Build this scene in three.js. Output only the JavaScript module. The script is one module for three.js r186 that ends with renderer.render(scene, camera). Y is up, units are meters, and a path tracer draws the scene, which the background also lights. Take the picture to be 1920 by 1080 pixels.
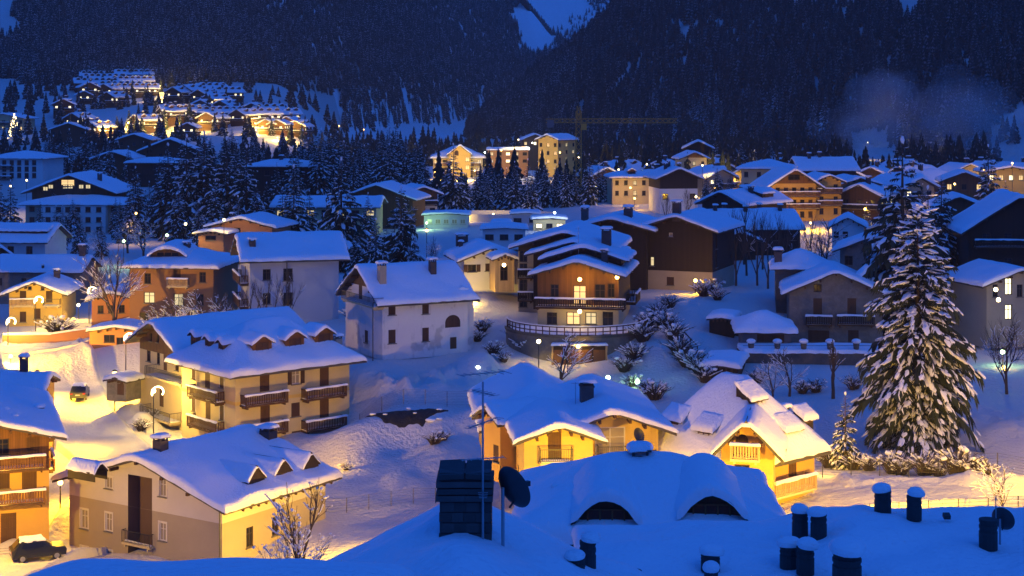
import * as THREE from 'three';

// ---------------------------------------------------------------- camera, sky, sun, exposure
const scene = new THREE.Scene();
const renderer = new THREE.WebGLRenderer({ antialias: true });
renderer.setSize(1024, 576);
renderer.toneMapping = THREE.LinearToneMapping;
renderer.toneMappingExposure = 1.0;
renderer.shadowMap.enabled = true;

// a long lens on a height above the village, level, shifted downwards so that walls stay upright
const EYE = 35;
const camera = new THREE.PerspectiveCamera(2 * Math.atan(540 / 3000) * 180 / Math.PI, 16 / 9, 0.5, 12000);
camera.position.set(0, EYE, 0);
camera.lookAt(0, EYE, -100);
camera.setViewOffset(1920, 1080, 0, 345, 1920, 1080);
camera.updateProjectionMatrix();

// dusk sky: deep blue air, a little paler towards the horizon, the same all round
{
  const w = 64, h = 64, data = new Float32Array(w * h * 4);
  for (let j = 0; j < h; j++) {
    const el = ((j + 0.5) / h - 0.5) * 180;            // row 0 is the nadir
    const k = Math.pow(1 - Math.min(Math.max(el, 0), 90) / 90, 2);
    for (let i = 0; i < w; i++) {
      const o = (j * w + i) * 4;
      data[o] = 0.008 + 0.006 * k;
      data[o + 1] = 0.088 + 0.032 * k;
      data[o + 2] = 0.570 + 0.100 * k;
      data[o + 3] = 1;
    }
  }
  const sky = new THREE.DataTexture(data, w, h, THREE.RGBAFormat, THREE.FloatType);
  sky.mapping = THREE.EquirectangularReflectionMapping;
  sky.magFilter = THREE.LinearFilter; sky.minFilter = THREE.LinearFilter;
  sky.needsUpdate = true;
  scene.background = sky; scene.environment = sky;
}
// the last glow of the sun, already below the ridge behind the camera: faint, wide and cold
const sun = new THREE.DirectionalLight(new THREE.Color(0.10, 0.32, 1.0), 0.30);
sun.position.set(120, 260, 60);
sun.target.position.set(0, 0, -150);
sun.castShadow = true; sun.shadow.radius = 60;
Object.assign(sun.shadow.camera, { left: -300, right: 300, top: 300, bottom: -300, near: 1, far: 1500 });
sun.shadow.camera.updateProjectionMatrix();
scene.add(sun, sun.target);

// ---------------------------------------------------------------- small helpers
function mulberry(a) { return () => { a |= 0; a = a + 0x6D2B79F5 | 0; let t = Math.imul(a ^ a >>> 15, 1 | a); t = t + Math.imul(t ^ t >>> 7, 61 | t) ^ t; return ((t ^ t >>> 14) >>> 0) / 4294967296; }; }
const clamp = (x, a, b) => Math.min(b, Math.max(a, x));
const smooth = (a, b, x) => { const t = clamp((x - a) / (b - a), 0, 1); return t * t * (3 - 2 * t); };
const mix = (a, b, t) => a + (b - a) * t;
function hash2(i, j) { let h = Math.imul(i, 374761393) + Math.imul(j, 668265263) | 0; h = Math.imul(h ^ h >>> 13, 1274126177); return ((h ^ h >>> 16) >>> 0) / 4294967296; }
function noise(x, y) {
  const i = Math.floor(x), j = Math.floor(y), u = x - i, v = y - j, a = u * u * (3 - 2 * u), b = v * v * (3 - 2 * v);
  return mix(mix(hash2(i, j), hash2(i + 1, j), a), mix(hash2(i, j + 1), hash2(i + 1, j + 1), a), b) * 2 - 1;
}
function fbm(x, y, n = 4) { let s = 0, a = 0.5, f = 1; for (let k = 0; k < n; k++) { s += a * noise(x * f + k * 17.3, y * f - k * 9.1); a *= 0.5; f *= 2.03; } return s; }
const taken = {};
function numbered(name) { const n = taken[name] = (taken[name] ?? -1) + 1; return n ? `${name}_${String(n).padStart(3, '0')}` : name; }
function tag(o, label, category, group, kind) {
  if (label) o.userData.label = label;
  if (category) o.userData.category = category;
  if (group) o.userData.group = group;
  if (kind) o.userData.kind = kind;
  return o;
}
function thing(name, label, category, x, y, z, turn = 0, group) {
  const g = new THREE.Group(); g.name = numbered(name); g.position.set(x, y, z); g.rotation.y = turn;
  tag(g, label, category, group); scene.add(g); return g;
}
function part(parent, name, geometry, material, matrix) {
  const m = new THREE.Mesh(geometry, material); m.name = name; m.castShadow = m.receiveShadow = true;
  if (matrix) m.applyMatrix4(matrix);
  if (parent) parent.add(m);
  return m;
}
function stuffPart(parent, name, geometry, material, matrix) { const m = part(parent, name, geometry, material, matrix); m.userData.kind = 'stuff'; return m; }
function copyOf(o, label, x, y, z, turn = 0, scale = 1) {
  const c = o.clone(); c.name = numbered(o.name.replace(/_\d{3}$/, '')); c.userData = { ...o.userData };
  if (label) c.userData.label = label;
  c.position.set(x, y, z); c.rotation.y = turn; if (Array.isArray(scale)) c.scale.set(...scale); else c.scale.setScalar(scale);
  scene.add(c); return c;
}
const T = (x, y, z) => new THREE.Matrix4().makeTranslation(x, y, z);
const RY = a => new THREE.Matrix4().makeRotationY(a);
const RX = a => new THREE.Matrix4().makeRotationX(a);
const RZ = a => new THREE.Matrix4().makeRotationZ(a);
const V = (x, y, z) => new THREE.Vector3(x, y, z);

// faces collector: flat-shaded triangles with uv in metres taken from the side each face looks to
class Faces {
  constructor() { this.p = []; }
  tri(a, b, c) { this.p.push(a[0], a[1], a[2], b[0], b[1], b[2], c[0], c[1], c[2]); return this; }
  quad(a, b, c, d) { return this.tri(a, b, c).tri(a, c, d); }
  box(cx, cy, cz, sx, sy, sz, m) {
    const X = sx / 2, Y = sy / 2, Z = sz / 2, v = [];
    for (const [x, y, z] of [[-X, -Y, -Z], [X, -Y, -Z], [X, Y, -Z], [-X, Y, -Z], [-X, -Y, Z], [X, -Y, Z], [X, Y, Z], [-X, Y, Z]]) {
      const q = V(x, y, z); if (m) q.applyMatrix4(m); v.push([q.x + cx, q.y + cy, q.z + cz]);
    }
    return this.quad(v[4], v[5], v[6], v[7]).quad(v[1], v[0], v[3], v[2]).quad(v[5], v[1], v[2], v[6]).quad(v[0], v[4], v[7], v[3]).quad(v[7], v[6], v[2], v[3]).quad(v[0], v[1], v[5], v[4]);
  }
  bar(a, b, w, h = w) {                       // a square bar between two points
    const A = V(...a), Bv = V(...b), d = Bv.clone().sub(A), len = d.length();
    const q = new THREE.Quaternion().setFromUnitVectors(V(0, 0, 1), d.normalize());
    const m = new THREE.Matrix4().makeRotationFromQuaternion(q), c = A.add(Bv).multiplyScalar(0.5);
    return this.box(c.x, c.y, c.z, w, h, len, m);
  }
  tube(a, b, r0, r1, n = 6, caps = true) {
    const A = V(...a), Bv = V(...b), d = Bv.clone().sub(A).normalize();
    const s = Math.abs(d.y) > 0.9 ? V(1, 0, 0) : V(0, 1, 0), u = s.cross(d).normalize(), w = d.clone().cross(u);
    const ring = (c, r) => Array.from({ length: n }, (_, k) => { const t = k / n * Math.PI * 2, q = c.clone().addScaledVector(u, Math.cos(t) * r).addScaledVector(w, Math.sin(t) * r); return [q.x, q.y, q.z]; });
    const p = ring(A, r0), q = ring(Bv, r1);
    for (let k = 0; k < n; k++) { const l = (k + 1) % n; this.quad(p[k], p[l], q[l], q[k]); if (caps) { this.tri([Bv.x, Bv.y, Bv.z], q[k], q[l]); this.tri([A.x, A.y, A.z], p[l], p[k]); } }
    return this;
  }
  poly(contour, holes, map) {                 // flat polygon with holes
    const c = contour.map(([u, v]) => new THREE.Vector2(u, v)), hs = holes.map(h => h.map(([u, v]) => new THREE.Vector2(u, v)));
    if (THREE.ShapeUtils.isClockWise(c)) c.reverse();
    hs.forEach(h => { if (!THREE.ShapeUtils.isClockWise(h)) h.reverse(); });
    const all = [...c, ...hs.flat()];
    for (const [i, j, k] of THREE.ShapeUtils.triangulateShape(c, hs)) this.tri(map(all[i].x, all[i].y), map(all[j].x, all[j].y), map(all[k].x, all[k].y));
    return this;
  }
  add(geometry, m) {
    const g = geometry.index ? geometry.toNonIndexed() : geometry.clone(); if (m) g.applyMatrix4(m);
    for (const x of g.attributes.position.array) this.p.push(x); return this;
  }
  geometry() {
    const g = new THREE.BufferGeometry(), p = new Float32Array(this.p), uv = new Float32Array(p.length / 3 * 2);
    g.setAttribute('position', new THREE.BufferAttribute(p, 3)); g.computeVertexNormals();
    const n = g.attributes.normal.array;
    for (let i = 0; i < p.length / 3; i++) {
      const ax = Math.abs(n[i * 3]), ay = Math.abs(n[i * 3 + 1]), az = Math.abs(n[i * 3 + 2]);
      if (ay > ax && ay > az) { uv[i * 2] = p[i * 3]; uv[i * 2 + 1] = p[i * 3 + 2]; }
      else if (ax > az) { uv[i * 2] = p[i * 3 + 2]; uv[i * 2 + 1] = p[i * 3 + 1]; }
      else { uv[i * 2] = p[i * 3]; uv[i * 2 + 1] = p[i * 3 + 1]; }
    }
    g.setAttribute('uv', new THREE.BufferAttribute(uv, 2));
    return g;
  }
}
const cache = new Map();
const once = (key, make) => { if (!cache.has(key)) cache.set(key, make()); return cache.get(key); };

// ---------------------------------------------------------------- textures and materials
function noiseTexture(size, f, repeat = 1) {
  const d = new Uint8Array(size * size * 4);
  for (let j = 0; j < size; j++) for (let i = 0; i < size; i++) {
    const v = f(i / size, j / size), o = (j * size + i) * 4;
    for (let k = 0; k < 3; k++) d[o + k] = clamp(Math.round((Array.isArray(v) ? v[k] : v) * 255), 0, 255);
    d[o + 3] = 255;
  }
  const t = new THREE.DataTexture(d, size, size); t.wrapS = t.wrapT = THREE.RepeatWrapping; t.magFilter = THREE.LinearFilter; t.minFilter = THREE.LinearMipmapLinearFilter;
  t.generateMipmaps = true; t.repeat.set(repeat, repeat); t.needsUpdate = true; return t;
}
function tileNoise(x, y, f, s = 0) {          // value noise that wraps after one unit
  const X = x * f, Y = y * f, i = Math.floor(X), j = Math.floor(Y), u = X - i, v = Y - j, a = u * u * (3 - 2 * u), b = v * v * (3 - 2 * v), w = k => ((k % f) + f) % f;
  const h = (p, q) => hash2(w(p) + s * 131, w(q) - s * 57);
  return mix(mix(h(i, j), h(i + 1, j), a), mix(h(i, j + 1), h(i + 1, j + 1), a), b);
}
const tileFbm = (x, y, f, s, n = 4) => { let v = 0, a = 0.5, t = 0; for (let k = 0; k < n; k++) { v += a * tileNoise(x, y, f << k, s + k); t += a; a *= 0.55; } return v / t; };
const TX = {
  plaster: noiseTexture(512, (x, y) => 0.80 + 0.2 * tileFbm(x, y, 4, 1, 6) + 0.04 * (tileNoise(x, y, 128, 9) - 0.5), 1 / 7),
  stain: noiseTexture(512, (x, y) => { const s = tileFbm(x, y, 5, 3, 6), r = smooth(0.60, 0.72, s), st = smooth(0.62, 0.8, tileFbm(x * 1, y * 0.25, 16, 12, 4)); return 0.93 - 0.30 * r - 0.16 * st + 0.05 * tileNoise(x, y, 96, 5); }, 1 / 8),
  wood: noiseTexture(512, (x, y) => { const b = Math.floor(x * 16), e = Math.abs(x * 16 - b - 0.5) > 0.46 ? 0.55 : 1; return e * (0.62 + 0.25 * hash2(b, 7) + 0.22 * tileFbm((x * 8) % 1, y / 2, 8, 4 + b % 5, 4)); }, 1 / 3),
  stone: noiseTexture(512, (x, y) => { const s = tileFbm(x, y, 12, 6, 3), m = tileFbm(x, y, 30, 8, 3); return 0.55 + 0.45 * s * (0.6 + 0.6 * m); }, 1 / 4),
  snow: noiseTexture(512, (x, y) => 0.6 * tileFbm(x, y, 4, 2, 5) + 0.4 * tileFbm(x, y, 48, 7, 3), 1 / 6),
  crumb: noiseTexture(512, (x, y) => 0.5 * tileFbm(x, y, 8, 22, 4) + 0.5 * Math.pow(tileFbm(x, y, 32, 27, 4), 1.5), 1 / 8),
};
const L3 = (r, g, b) => new THREE.Color().setRGB(r, g, b);
function mat(name, c, o = {}) { const m = new THREE.MeshStandardMaterial({ color: L3(...c), roughness: 0.85, side: THREE.DoubleSide, ...o }); m.name = name; return m; }
const M = {
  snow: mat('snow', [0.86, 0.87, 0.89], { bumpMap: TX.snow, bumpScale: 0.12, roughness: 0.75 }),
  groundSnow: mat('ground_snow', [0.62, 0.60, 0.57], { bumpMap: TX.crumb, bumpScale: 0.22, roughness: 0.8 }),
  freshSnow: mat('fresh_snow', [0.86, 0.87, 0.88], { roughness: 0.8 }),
  packedSnow: mat('packed_snow', [0.66, 0.64, 0.61], { bumpMap: TX.crumb, bumpScale: 0.2, roughness: 0.6, map: TX.plaster }),
  beige: mat('pale_plaster', [0.62, 0.57, 0.52], { map: TX.plaster }),
  tan: mat('tan_plaster', [0.40, 0.33, 0.24], { map: TX.plaster }),
  cream: mat('cream_plaster', [0.60, 0.49, 0.27], { map: TX.plaster }),
  yellow: mat('yellow_plaster', [0.66, 0.45, 0.12], { map: TX.plaster }),
  ochre: mat('ochre_plaster', [0.60, 0.35, 0.085], { map: TX.plaster }),
  orange: mat('orange_plaster', [0.55, 0.24, 0.10], { map: TX.plaster }),
  white: mat('white_plaster', [0.72, 0.70, 0.67], { map: TX.plaster }),
  oldWhite: mat('weathered_whitewash', [0.72, 0.70, 0.68], { map: TX.stain }),
  greyBlue: mat('grey_plaster', [0.48, 0.50, 0.55], { map: TX.plaster }),
  darkGrey: mat('dark_grey_plaster', [0.16, 0.16, 0.17], { map: TX.plaster }),
  rust: mat('brown_orange_plaster', [0.34, 0.17, 0.075], { map: TX.plaster }),
  wood: mat('brown_timber', [0.10, 0.047, 0.022], { map: TX.wood }),
  warmWood: mat('warm_timber', [0.18, 0.08, 0.03], { map: TX.wood }),
  paleWood: mat('pale_timber', [0.50, 0.34, 0.17], { map: TX.wood }),
  darkWood: mat('dark_timber', [0.028, 0.016, 0.010], { map: TX.wood }),
  shutter: mat('brown_shutter', [0.075, 0.036, 0.022], { map: TX.wood }),
  recess: mat('brown_recess', [0.14, 0.085, 0.065], { map: TX.plaster }),
  stone: mat('grey_stone', [0.23, 0.21, 0.18], { map: TX.stone, bumpMap: TX.stone, bumpScale: 0.12 }),
  darkStone: mat('dark_stone', [0.14, 0.125, 0.105], { map: TX.stone, bumpMap: TX.stone, bumpScale: 0.12 }),
  slate: mat('roof_slate', [0.07, 0.06, 0.055], {}),
  brick: mat('chimney_stone', [0.13, 0.095, 0.09], { map: TX.stone, bumpMap: TX.stone, bumpScale: 0.03 }),
  brickDark: mat('dark_chimney_stone', [0.085, 0.065, 0.062], { map: TX.stone, bumpMap: TX.stone, bumpScale: 0.03 }),
  flue: mat('dark_clay_flue', [0.05, 0.04, 0.04], { map: TX.stone, roughness: 0.7 }),
  metal: mat('dark_metal', [0.06, 0.06, 0.065], { metalness: 0.6, roughness: 0.5 }),
  steel: mat('galvanised_steel', [0.35, 0.36, 0.38], { metalness: 0.8, roughness: 0.4 }),
  red: mat('red_paint', [0.35, 0.04, 0.03], {}),
  craneYellow: mat('crane_yellow', [0.55, 0.30, 0.04], { roughness: 0.6 }),
  frameWhite: mat('white_frame', [0.62, 0.58, 0.52], {}),
  frameDark: mat('dark_frame', [0.05, 0.032, 0.022], {}),
  glass: mat('dark_glass', [0.012, 0.014, 0.02], { roughness: 0.08, metalness: 0 }),
  curtain: mat('curtained_glass', [0.32, 0.27, 0.2], { roughness: 0.25 }),
  needle: mat('needles', [0.022, 0.034, 0.020], { roughness: 0.9 }),
  larch: mat('brown_needles', [0.16, 0.085, 0.03], { roughness: 0.9 }),
  bark: mat('bark', [0.07, 0.05, 0.038], { roughness: 0.95 }),
  soil: mat('bare_bank', [0.026, 0.021, 0.017], { map: TX.stone, bumpMap: TX.stone, bumpScale: 0.2 }),
  carPaint: mat('dark_car_paint', [0.03, 0.035, 0.045], { roughness: 0.25, metalness: 0.3 }),
  rubber: mat('rubber', [0.02, 0.02, 0.02], {}),
  redGlass: mat('red_lamp_glass', [0.4, 0.02, 0.015], { roughness: 0.2 }),
  greenBin: mat('green_plastic', [0.02, 0.10, 0.05], { roughness: 0.5 }),
};
function glow(name, c, strength, base = [0.9, 0.85, 0.75]) { const m = mat(name, base, { emissive: L3(...c), emissiveIntensity: strength, roughness: 0.4 }); return m; }
Object.assign(M, {
  litWarm: glow('lit_window', [1, 0.66, 0.26], 1.2, [0.2, 0.16, 0.1]),
  litPale: glow('lit_pale_window', [1, 0.80, 0.42], 0.8, [0.2, 0.16, 0.1]),
  litBright: glow('bright_window', [1, 0.85, 0.5], 2.5, [0.2, 0.16, 0.1]),
  bulbSodium: glow('sodium_bulb', [1, 0.58, 0.14], 9),
  bulbWarm: glow('warm_bulb', [1, 0.76, 0.34], 9),
  bulbWhite: glow('white_bulb', [0.86, 0.95, 1], 14),
  bulbGreen: glow('green_bulb', [0.62, 1, 0.5], 10),
  starLight: glow('decoration_lights', [1, 0.78, 0.36], 9),
  screenPale: glow('lit_panel', [1, 0.85, 0.45], 1.0),
});

// ---------------------------------------------------------------- sheets: roof decks and the snow lying on them
function lines(a, b, step, round) {            // grid lines, close together near both ends
  const r = [0, 0.05, 0.14, 0.28, 0.46].map(k => k * round / 0.46), out = new Set();
  for (const k of r) { out.add(+(a + k).toFixed(4)); out.add(+(b - k).toFixed(4)); }
  const lo = a + round, hi = b - round, n = Math.max(1, Math.ceil((hi - lo) / step));
  for (let k = 0; k <= n; k++) out.add(+(lo + (hi - lo) * k / n).toFixed(4));
  return [...out].sort((p, q) => p - q);
}
function gridGeometry(xs, zs, point, flip) {
  const p = [], uv = [], id = [], nx = xs.length, nz = zs.length;
  for (let j = 0; j < nz; j++) for (let i = 0; i < nx; i++) { const q = point(xs[i], zs[j]); p.push(...q); uv.push(q[0], q[2]); }
  for (let j = 0; j < nz - 1; j++) for (let i = 0; i < nx - 1; i++) { const a = j * nx + i, b = a + 1, c = a + nx, d = c + 1; flip ? id.push(a, b, c, b, d, c) : id.push(a, c, b, b, c, d); }
  const g = new THREE.BufferGeometry();
  g.setAttribute('position', new THREE.Float32BufferAttribute(p, 3)); g.setAttribute('uv', new THREE.Float32BufferAttribute(uv, 2));
  g.setIndex(id); g.computeVertexNormals(); return g;
}
// snow lying on fn(x, z) over a rectangle, swollen at the edges, with soft waves
function snowSheet(x0, x1, z0, z1, fn, thick, o = {}) {
  const { step = 0.7, round = 0.42, seed = 1, wave = 0.1, ragged = 0.085, hang = 0.07, extra } = o;
  const R = Math.min(round, (x1 - x0) / 2.2, (z1 - z0) / 2.2), xs = lines(x0, x1, step, R), zs = lines(z0, z1, step, R);
  return gridGeometry(xs, zs, (x, z) => {
    const e = Math.max(0, Math.min(x - x0, x1 - x, z - z0, z1 - z)), k = Math.min(1, e / R);
    let t = thick * Math.sqrt(Math.max(0, 1 - (1 - k) ** 2));
    t *= 1 + 0.22 * noise(x * 0.55 + seed * 7.1, z * 0.55 - seed * 3.7) + 0.08 * noise(x * 2.1 + seed, z * 2.1);
    t += k * wave * fbm(x * 0.28 + seed * 13, z * 0.28 + seed * 5, 3);
    if (extra) t += k * extra(x, z);
    const near = 1 - k, ox = near * (ragged * noise(z * 1.7 + seed * 3, 5.5) + ragged * noise(z * 5.1, seed) + hang), oz = near * (ragged * noise(x * 1.7 - seed * 2, 9.5) + ragged * noise(x * 5.1, seed + 4) + hang);
    const X = x < (x0 + x1) / 2 ? x - ox * (x - x0 < R ? 1 : 0) : x + ox * (x1 - x < R ? 1 : 0), Z = z < (z0 + z1) / 2 ? z - oz * (z - z0 < R ? 1 : 0) : z + oz * (z1 - z < R ? 1 : 0);
    const sag = k < 0.02 ? -0.07 - 0.05 * noise((x + z) * 3.3, seed) : 0;
    return [X, fn(x, z) + t + 0.012 + sag, Z];
  });
}
// a deck that follows fn over a rectangle
function deckGeometry(x0, x1, z0, z1, fn, thick, xs, zs) {
  const F = new Faces(), P = (x, z, o) => [x, fn(x, z) + o, z];
  for (let i = 0; i < xs.length - 1; i++) for (let j = 0; j < zs.length - 1; j++) {
    const [a, b, c, d] = [[xs[i], zs[j]], [xs[i], zs[j + 1]], [xs[i + 1], zs[j + 1]], [xs[i + 1], zs[j]]];
    F.quad(P(...a, thick), P(...b, thick), P(...c, thick), P(...d, thick)); F.quad(P(...d, 0), P(...c, 0), P(...b, 0), P(...a, 0));
  }
  for (let i = 0; i < xs.length - 1; i++) { F.quad(P(xs[i], z1, 0), P(xs[i + 1], z1, 0), P(xs[i + 1], z1, thick), P(xs[i], z1, thick)); F.quad(P(xs[i + 1], z0, 0), P(xs[i], z0, 0), P(xs[i], z0, thick), P(xs[i + 1], z0, thick)); }
  for (let j = 0; j < zs.length - 1; j++) { F.quad(P(x1, zs[j + 1], 0), P(x1, zs[j], 0), P(x1, zs[j], thick), P(x1, zs[j + 1], thick)); F.quad(P(x0, zs[j], 0), P(x0, zs[j + 1], 0), P(x0, zs[j + 1], thick), P(x0, zs[j], thick)); }
  return F.geometry();
}
const evenly = (a, b, n) => Array.from({ length: n + 1 }, (_, k) => a + (b - a) * k / n);

// ---------------------------------------------------------------- windows, doors, balconies: built once per size, then shared
const DEPTH = 0.16;
function archOutline(w, h) { const a = [[-w / 2, -h / 2], [w / 2, -h / 2]], r = Math.min(w / 2, h * 0.6); for (let k = 0; k <= 10; k++) { const t = k / 10 * Math.PI; a.push([Math.cos(t) * w / 2, h / 2 - r + Math.sin(t) * r]); } return a; }
function windowPart(w, h, style) {
  const key = `${w.toFixed(2)}_${h.toFixed(2)}_${style}`;
  const [kind, tone] = style.split(' ');
  const frameMat = { dark: M.frameDark, white: M.frameWhite, wood: M.warmWood, lit: M.frameDark, pale: M.frameDark, bright: M.frameDark }[tone] || M.frameDark;
  const paneMat = { lit: M.litWarm, pale: M.litPale, bright: M.litBright, white: M.curtain }[tone] || M.glass;
  const arch = kind === 'arch', door = kind === 'door';
  const g = once('w' + key, () => {
    const F = new Faces(), f = Math.min(0.09, w * 0.1), zf = -DEPTH + 0.05;
    if (arch) { const a = archOutline(w, h); for (let k = 0; k < a.length; k++) { const p = a[k], q = a[(k + 1) % a.length]; F.quad([...p, 0], [...q, 0], [...q, -DEPTH], [...p, -DEPTH]); F.bar([p[0] * 0.94, p[1] * 0.96, zf], [q[0] * 0.94, q[1] * 0.96, zf], 0.08); } return F.geometry(); }
    // reveal
    F.quad([-w / 2, -h / 2, 0], [-w / 2, -h / 2, -DEPTH], [-w / 2, h / 2, -DEPTH], [-w / 2, h / 2, 0]).quad([w / 2, -h / 2, -DEPTH], [w / 2, -h / 2, 0], [w / 2, h / 2, 0], [w / 2, h / 2, -DEPTH]);
    F.quad([-w / 2, h / 2, 0], [-w / 2, h / 2, -DEPTH], [w / 2, h / 2, -DEPTH], [w / 2, h / 2, 0]).quad([-w / 2, -h / 2, -DEPTH], [-w / 2, -h / 2, 0], [w / 2, -h / 2, 0], [w / 2, -h / 2, -DEPTH]);
    F.box(-w / 2 + f / 2, 0, zf, f, h, 0.08).box(w / 2 - f / 2, 0, zf, f, h, 0.08).box(0, h / 2 - f / 2, zf, w - 2 * f, f, 0.08).box(0, -h / 2 + f / 2, zf, w - 2 * f, f, 0.08);
    if (w > 0.6) F.box(0, 0, zf + 0.005, f * 0.9, h - 2 * f, 0.07);
    if (h > 1.0) F.box(0, h * 0.16, zf + 0.002, w - 2 * f, f * 0.6, 0.06);
    return F.geometry();
  });
  const m = part(null, door ? 'door' : 'window', g, frameMat);
  if (arch) part(m, 'shutter', once(`a${key}`, () => { const F = new Faces(); F.poly(archOutline(w, h), [], (u, v) => [u, v, -DEPTH + 0.06]); F.box(0, -0.1, -DEPTH + 0.07, 0.06, h * 0.8, 0.05); return F.geometry(); }), M.shutter);
  else if (kind === 'shut' || (door && tone !== 'glass' && tone !== 'white' && tone !== 'lit' && tone !== 'pale' && tone !== 'bright')) {
    for (const s of [-1, 1]) part(m, door ? 'door_leaf' : 'shutter', once(`s${key}${s}`, () => { const F = new Faces(), q = w / 2 - 0.015; F.box(s * w / 4, 0, -0.03, q, h - 0.02, 0.05); for (let k = -1; k <= 1; k++) F.box(s * w / 4, k * h * 0.33, 0.002, q - 0.08, 0.07, 0.02); return F.geometry(); }), door ? M.wood : M.shutter);
  } else {
    const n = w > 0.6 ? 2 : 1;
    for (let k = 0; k < n; k++) part(m, 'pane', once(`p${key}${k}`, () => new Faces().box(n === 1 ? 0 : (k - 0.5) * w / 2, 0, -DEPTH + 0.03, w / n - 0.06, h - 0.1, 0.02).geometry()), paneMat);
    if (kind === 'open') for (const s of [-1, 1]) part(m, 'shutter', once(`o${key}${s}`, () => { const F = new Faces(); F.box(s * (w * 0.76), 0, 0.045, w * 0.47, h, 0.045); for (let k = -1; k <= 1; k++) F.box(s * (w * 0.76), k * h * 0.33, 0.075, w * 0.4, 0.06, 0.02); return F.geometry(); }), M.shutter);
  }
  if (!door && !arch) part(m, 'sill', once(`l${key}`, () => new Faces().box(0, -h / 2 - 0.05, 0.05, w + 0.24, 0.08, 0.22).geometry()), M.stone);
  if (style.endsWith('surround')) part(m, 'surround', once(`r${key}`, () => { const F = new Faces(), b = 0.13; F.box(-w / 2 - b / 2, 0, 0.012, b, h + 2 * b, 0.03).box(w / 2 + b / 2, 0, 0.012, b, h + 2 * b, 0.03).box(0, h / 2 + b / 2, 0.012, w, b, 0.03); return F.geometry(); }), M.frameWhite);
  return m;
}
function balconyPart(w, depth, style, seed = 1) {
  const m = part(null, 'balcony', once(`bf${w.toFixed(2)}_${depth}_${style}`, () => { const F = new Faces(); F.box(0, -0.09, depth / 2, w, 0.18, depth); for (const x of [-w / 2 + 0.3, w / 2 - 0.3]) F.box(x, -0.28, depth * 0.45, 0.14, 0.2, depth * 0.9); return F.geometry(); }), style === 'iron' || style === 'pale' ? M.cream : M.wood);
  const wood = style !== 'iron', railMat = { iron: M.metal, wood: M.wood, warm: M.warmWood, pale: M.paleWood, dark: M.darkWood }[style];
  part(m, 'handrail', once(`bh${w.toFixed(2)}_${depth}_${style}`, () => { const F = new Faces(), q = wood ? 0.11 : 0.05; F.box(0, 0.97, depth - q / 2, w, q, q).box(-w / 2 + q / 2, 0.97, depth / 2, q, q, depth - q * 2).box(w / 2 - q / 2, 0.97, depth / 2, q, q, depth - q * 2); F.box(0, 0.1, depth - q / 2, w, q * 0.8, q * 0.8); for (const x of [-w / 2 + q / 2, w / 2 - q / 2]) F.box(x, 0.46, depth - q / 2, q, 0.9, q); return F.geometry(); }), railMat);
  stuffPart(m, 'balusters', once(`bb${w.toFixed(2)}_${depth}_${style}`, () => {
    const F = new Faces(), sp = wood ? 0.2 : 0.16, bw = style === 'iron' ? 0.025 : style === 'pale' ? 0.13 : 0.12;
    for (let k = 0; k <= Math.floor((w - 0.2) / sp); k++) F.box(-w / 2 + 0.15 + k * sp, 0.52, depth - 0.06, bw, 0.8, wood ? 0.03 : 0.025);
    for (const s of [-1, 1]) for (let k = 0; k < Math.floor((depth - 0.2) / sp); k++) F.box(s * (w / 2 - 0.06), 0.52, 0.15 + k * sp, wood ? 0.03 : 0.025, 0.8, bw);
    return F.geometry();
  }), railMat);
  if (wood) part(m, 'rail_snow', once(`bs${w.toFixed(2)}_${depth}_${seed % 3}`, () => snowSheet(-w / 2 - 0.05, w / 2 + 0.05, depth - 0.17, depth + 0.08, () => 1.02, 0.14, { step: 0.4, round: 0.1, wave: 0.08, seed: 2 + seed % 3, hang: 0.01, ragged: 0.02 })), M.snow);
  part(m, 'floor_snow', once(`bg${w.toFixed(2)}_${depth}`, () => snowSheet(-w / 2 + 0.1, w / 2 - 0.1, 0.1, depth - 0.12, () => 0, 0.12, { step: 0.6, round: 0.2, hang: 0 })), M.snow);
  return m;
}
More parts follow.
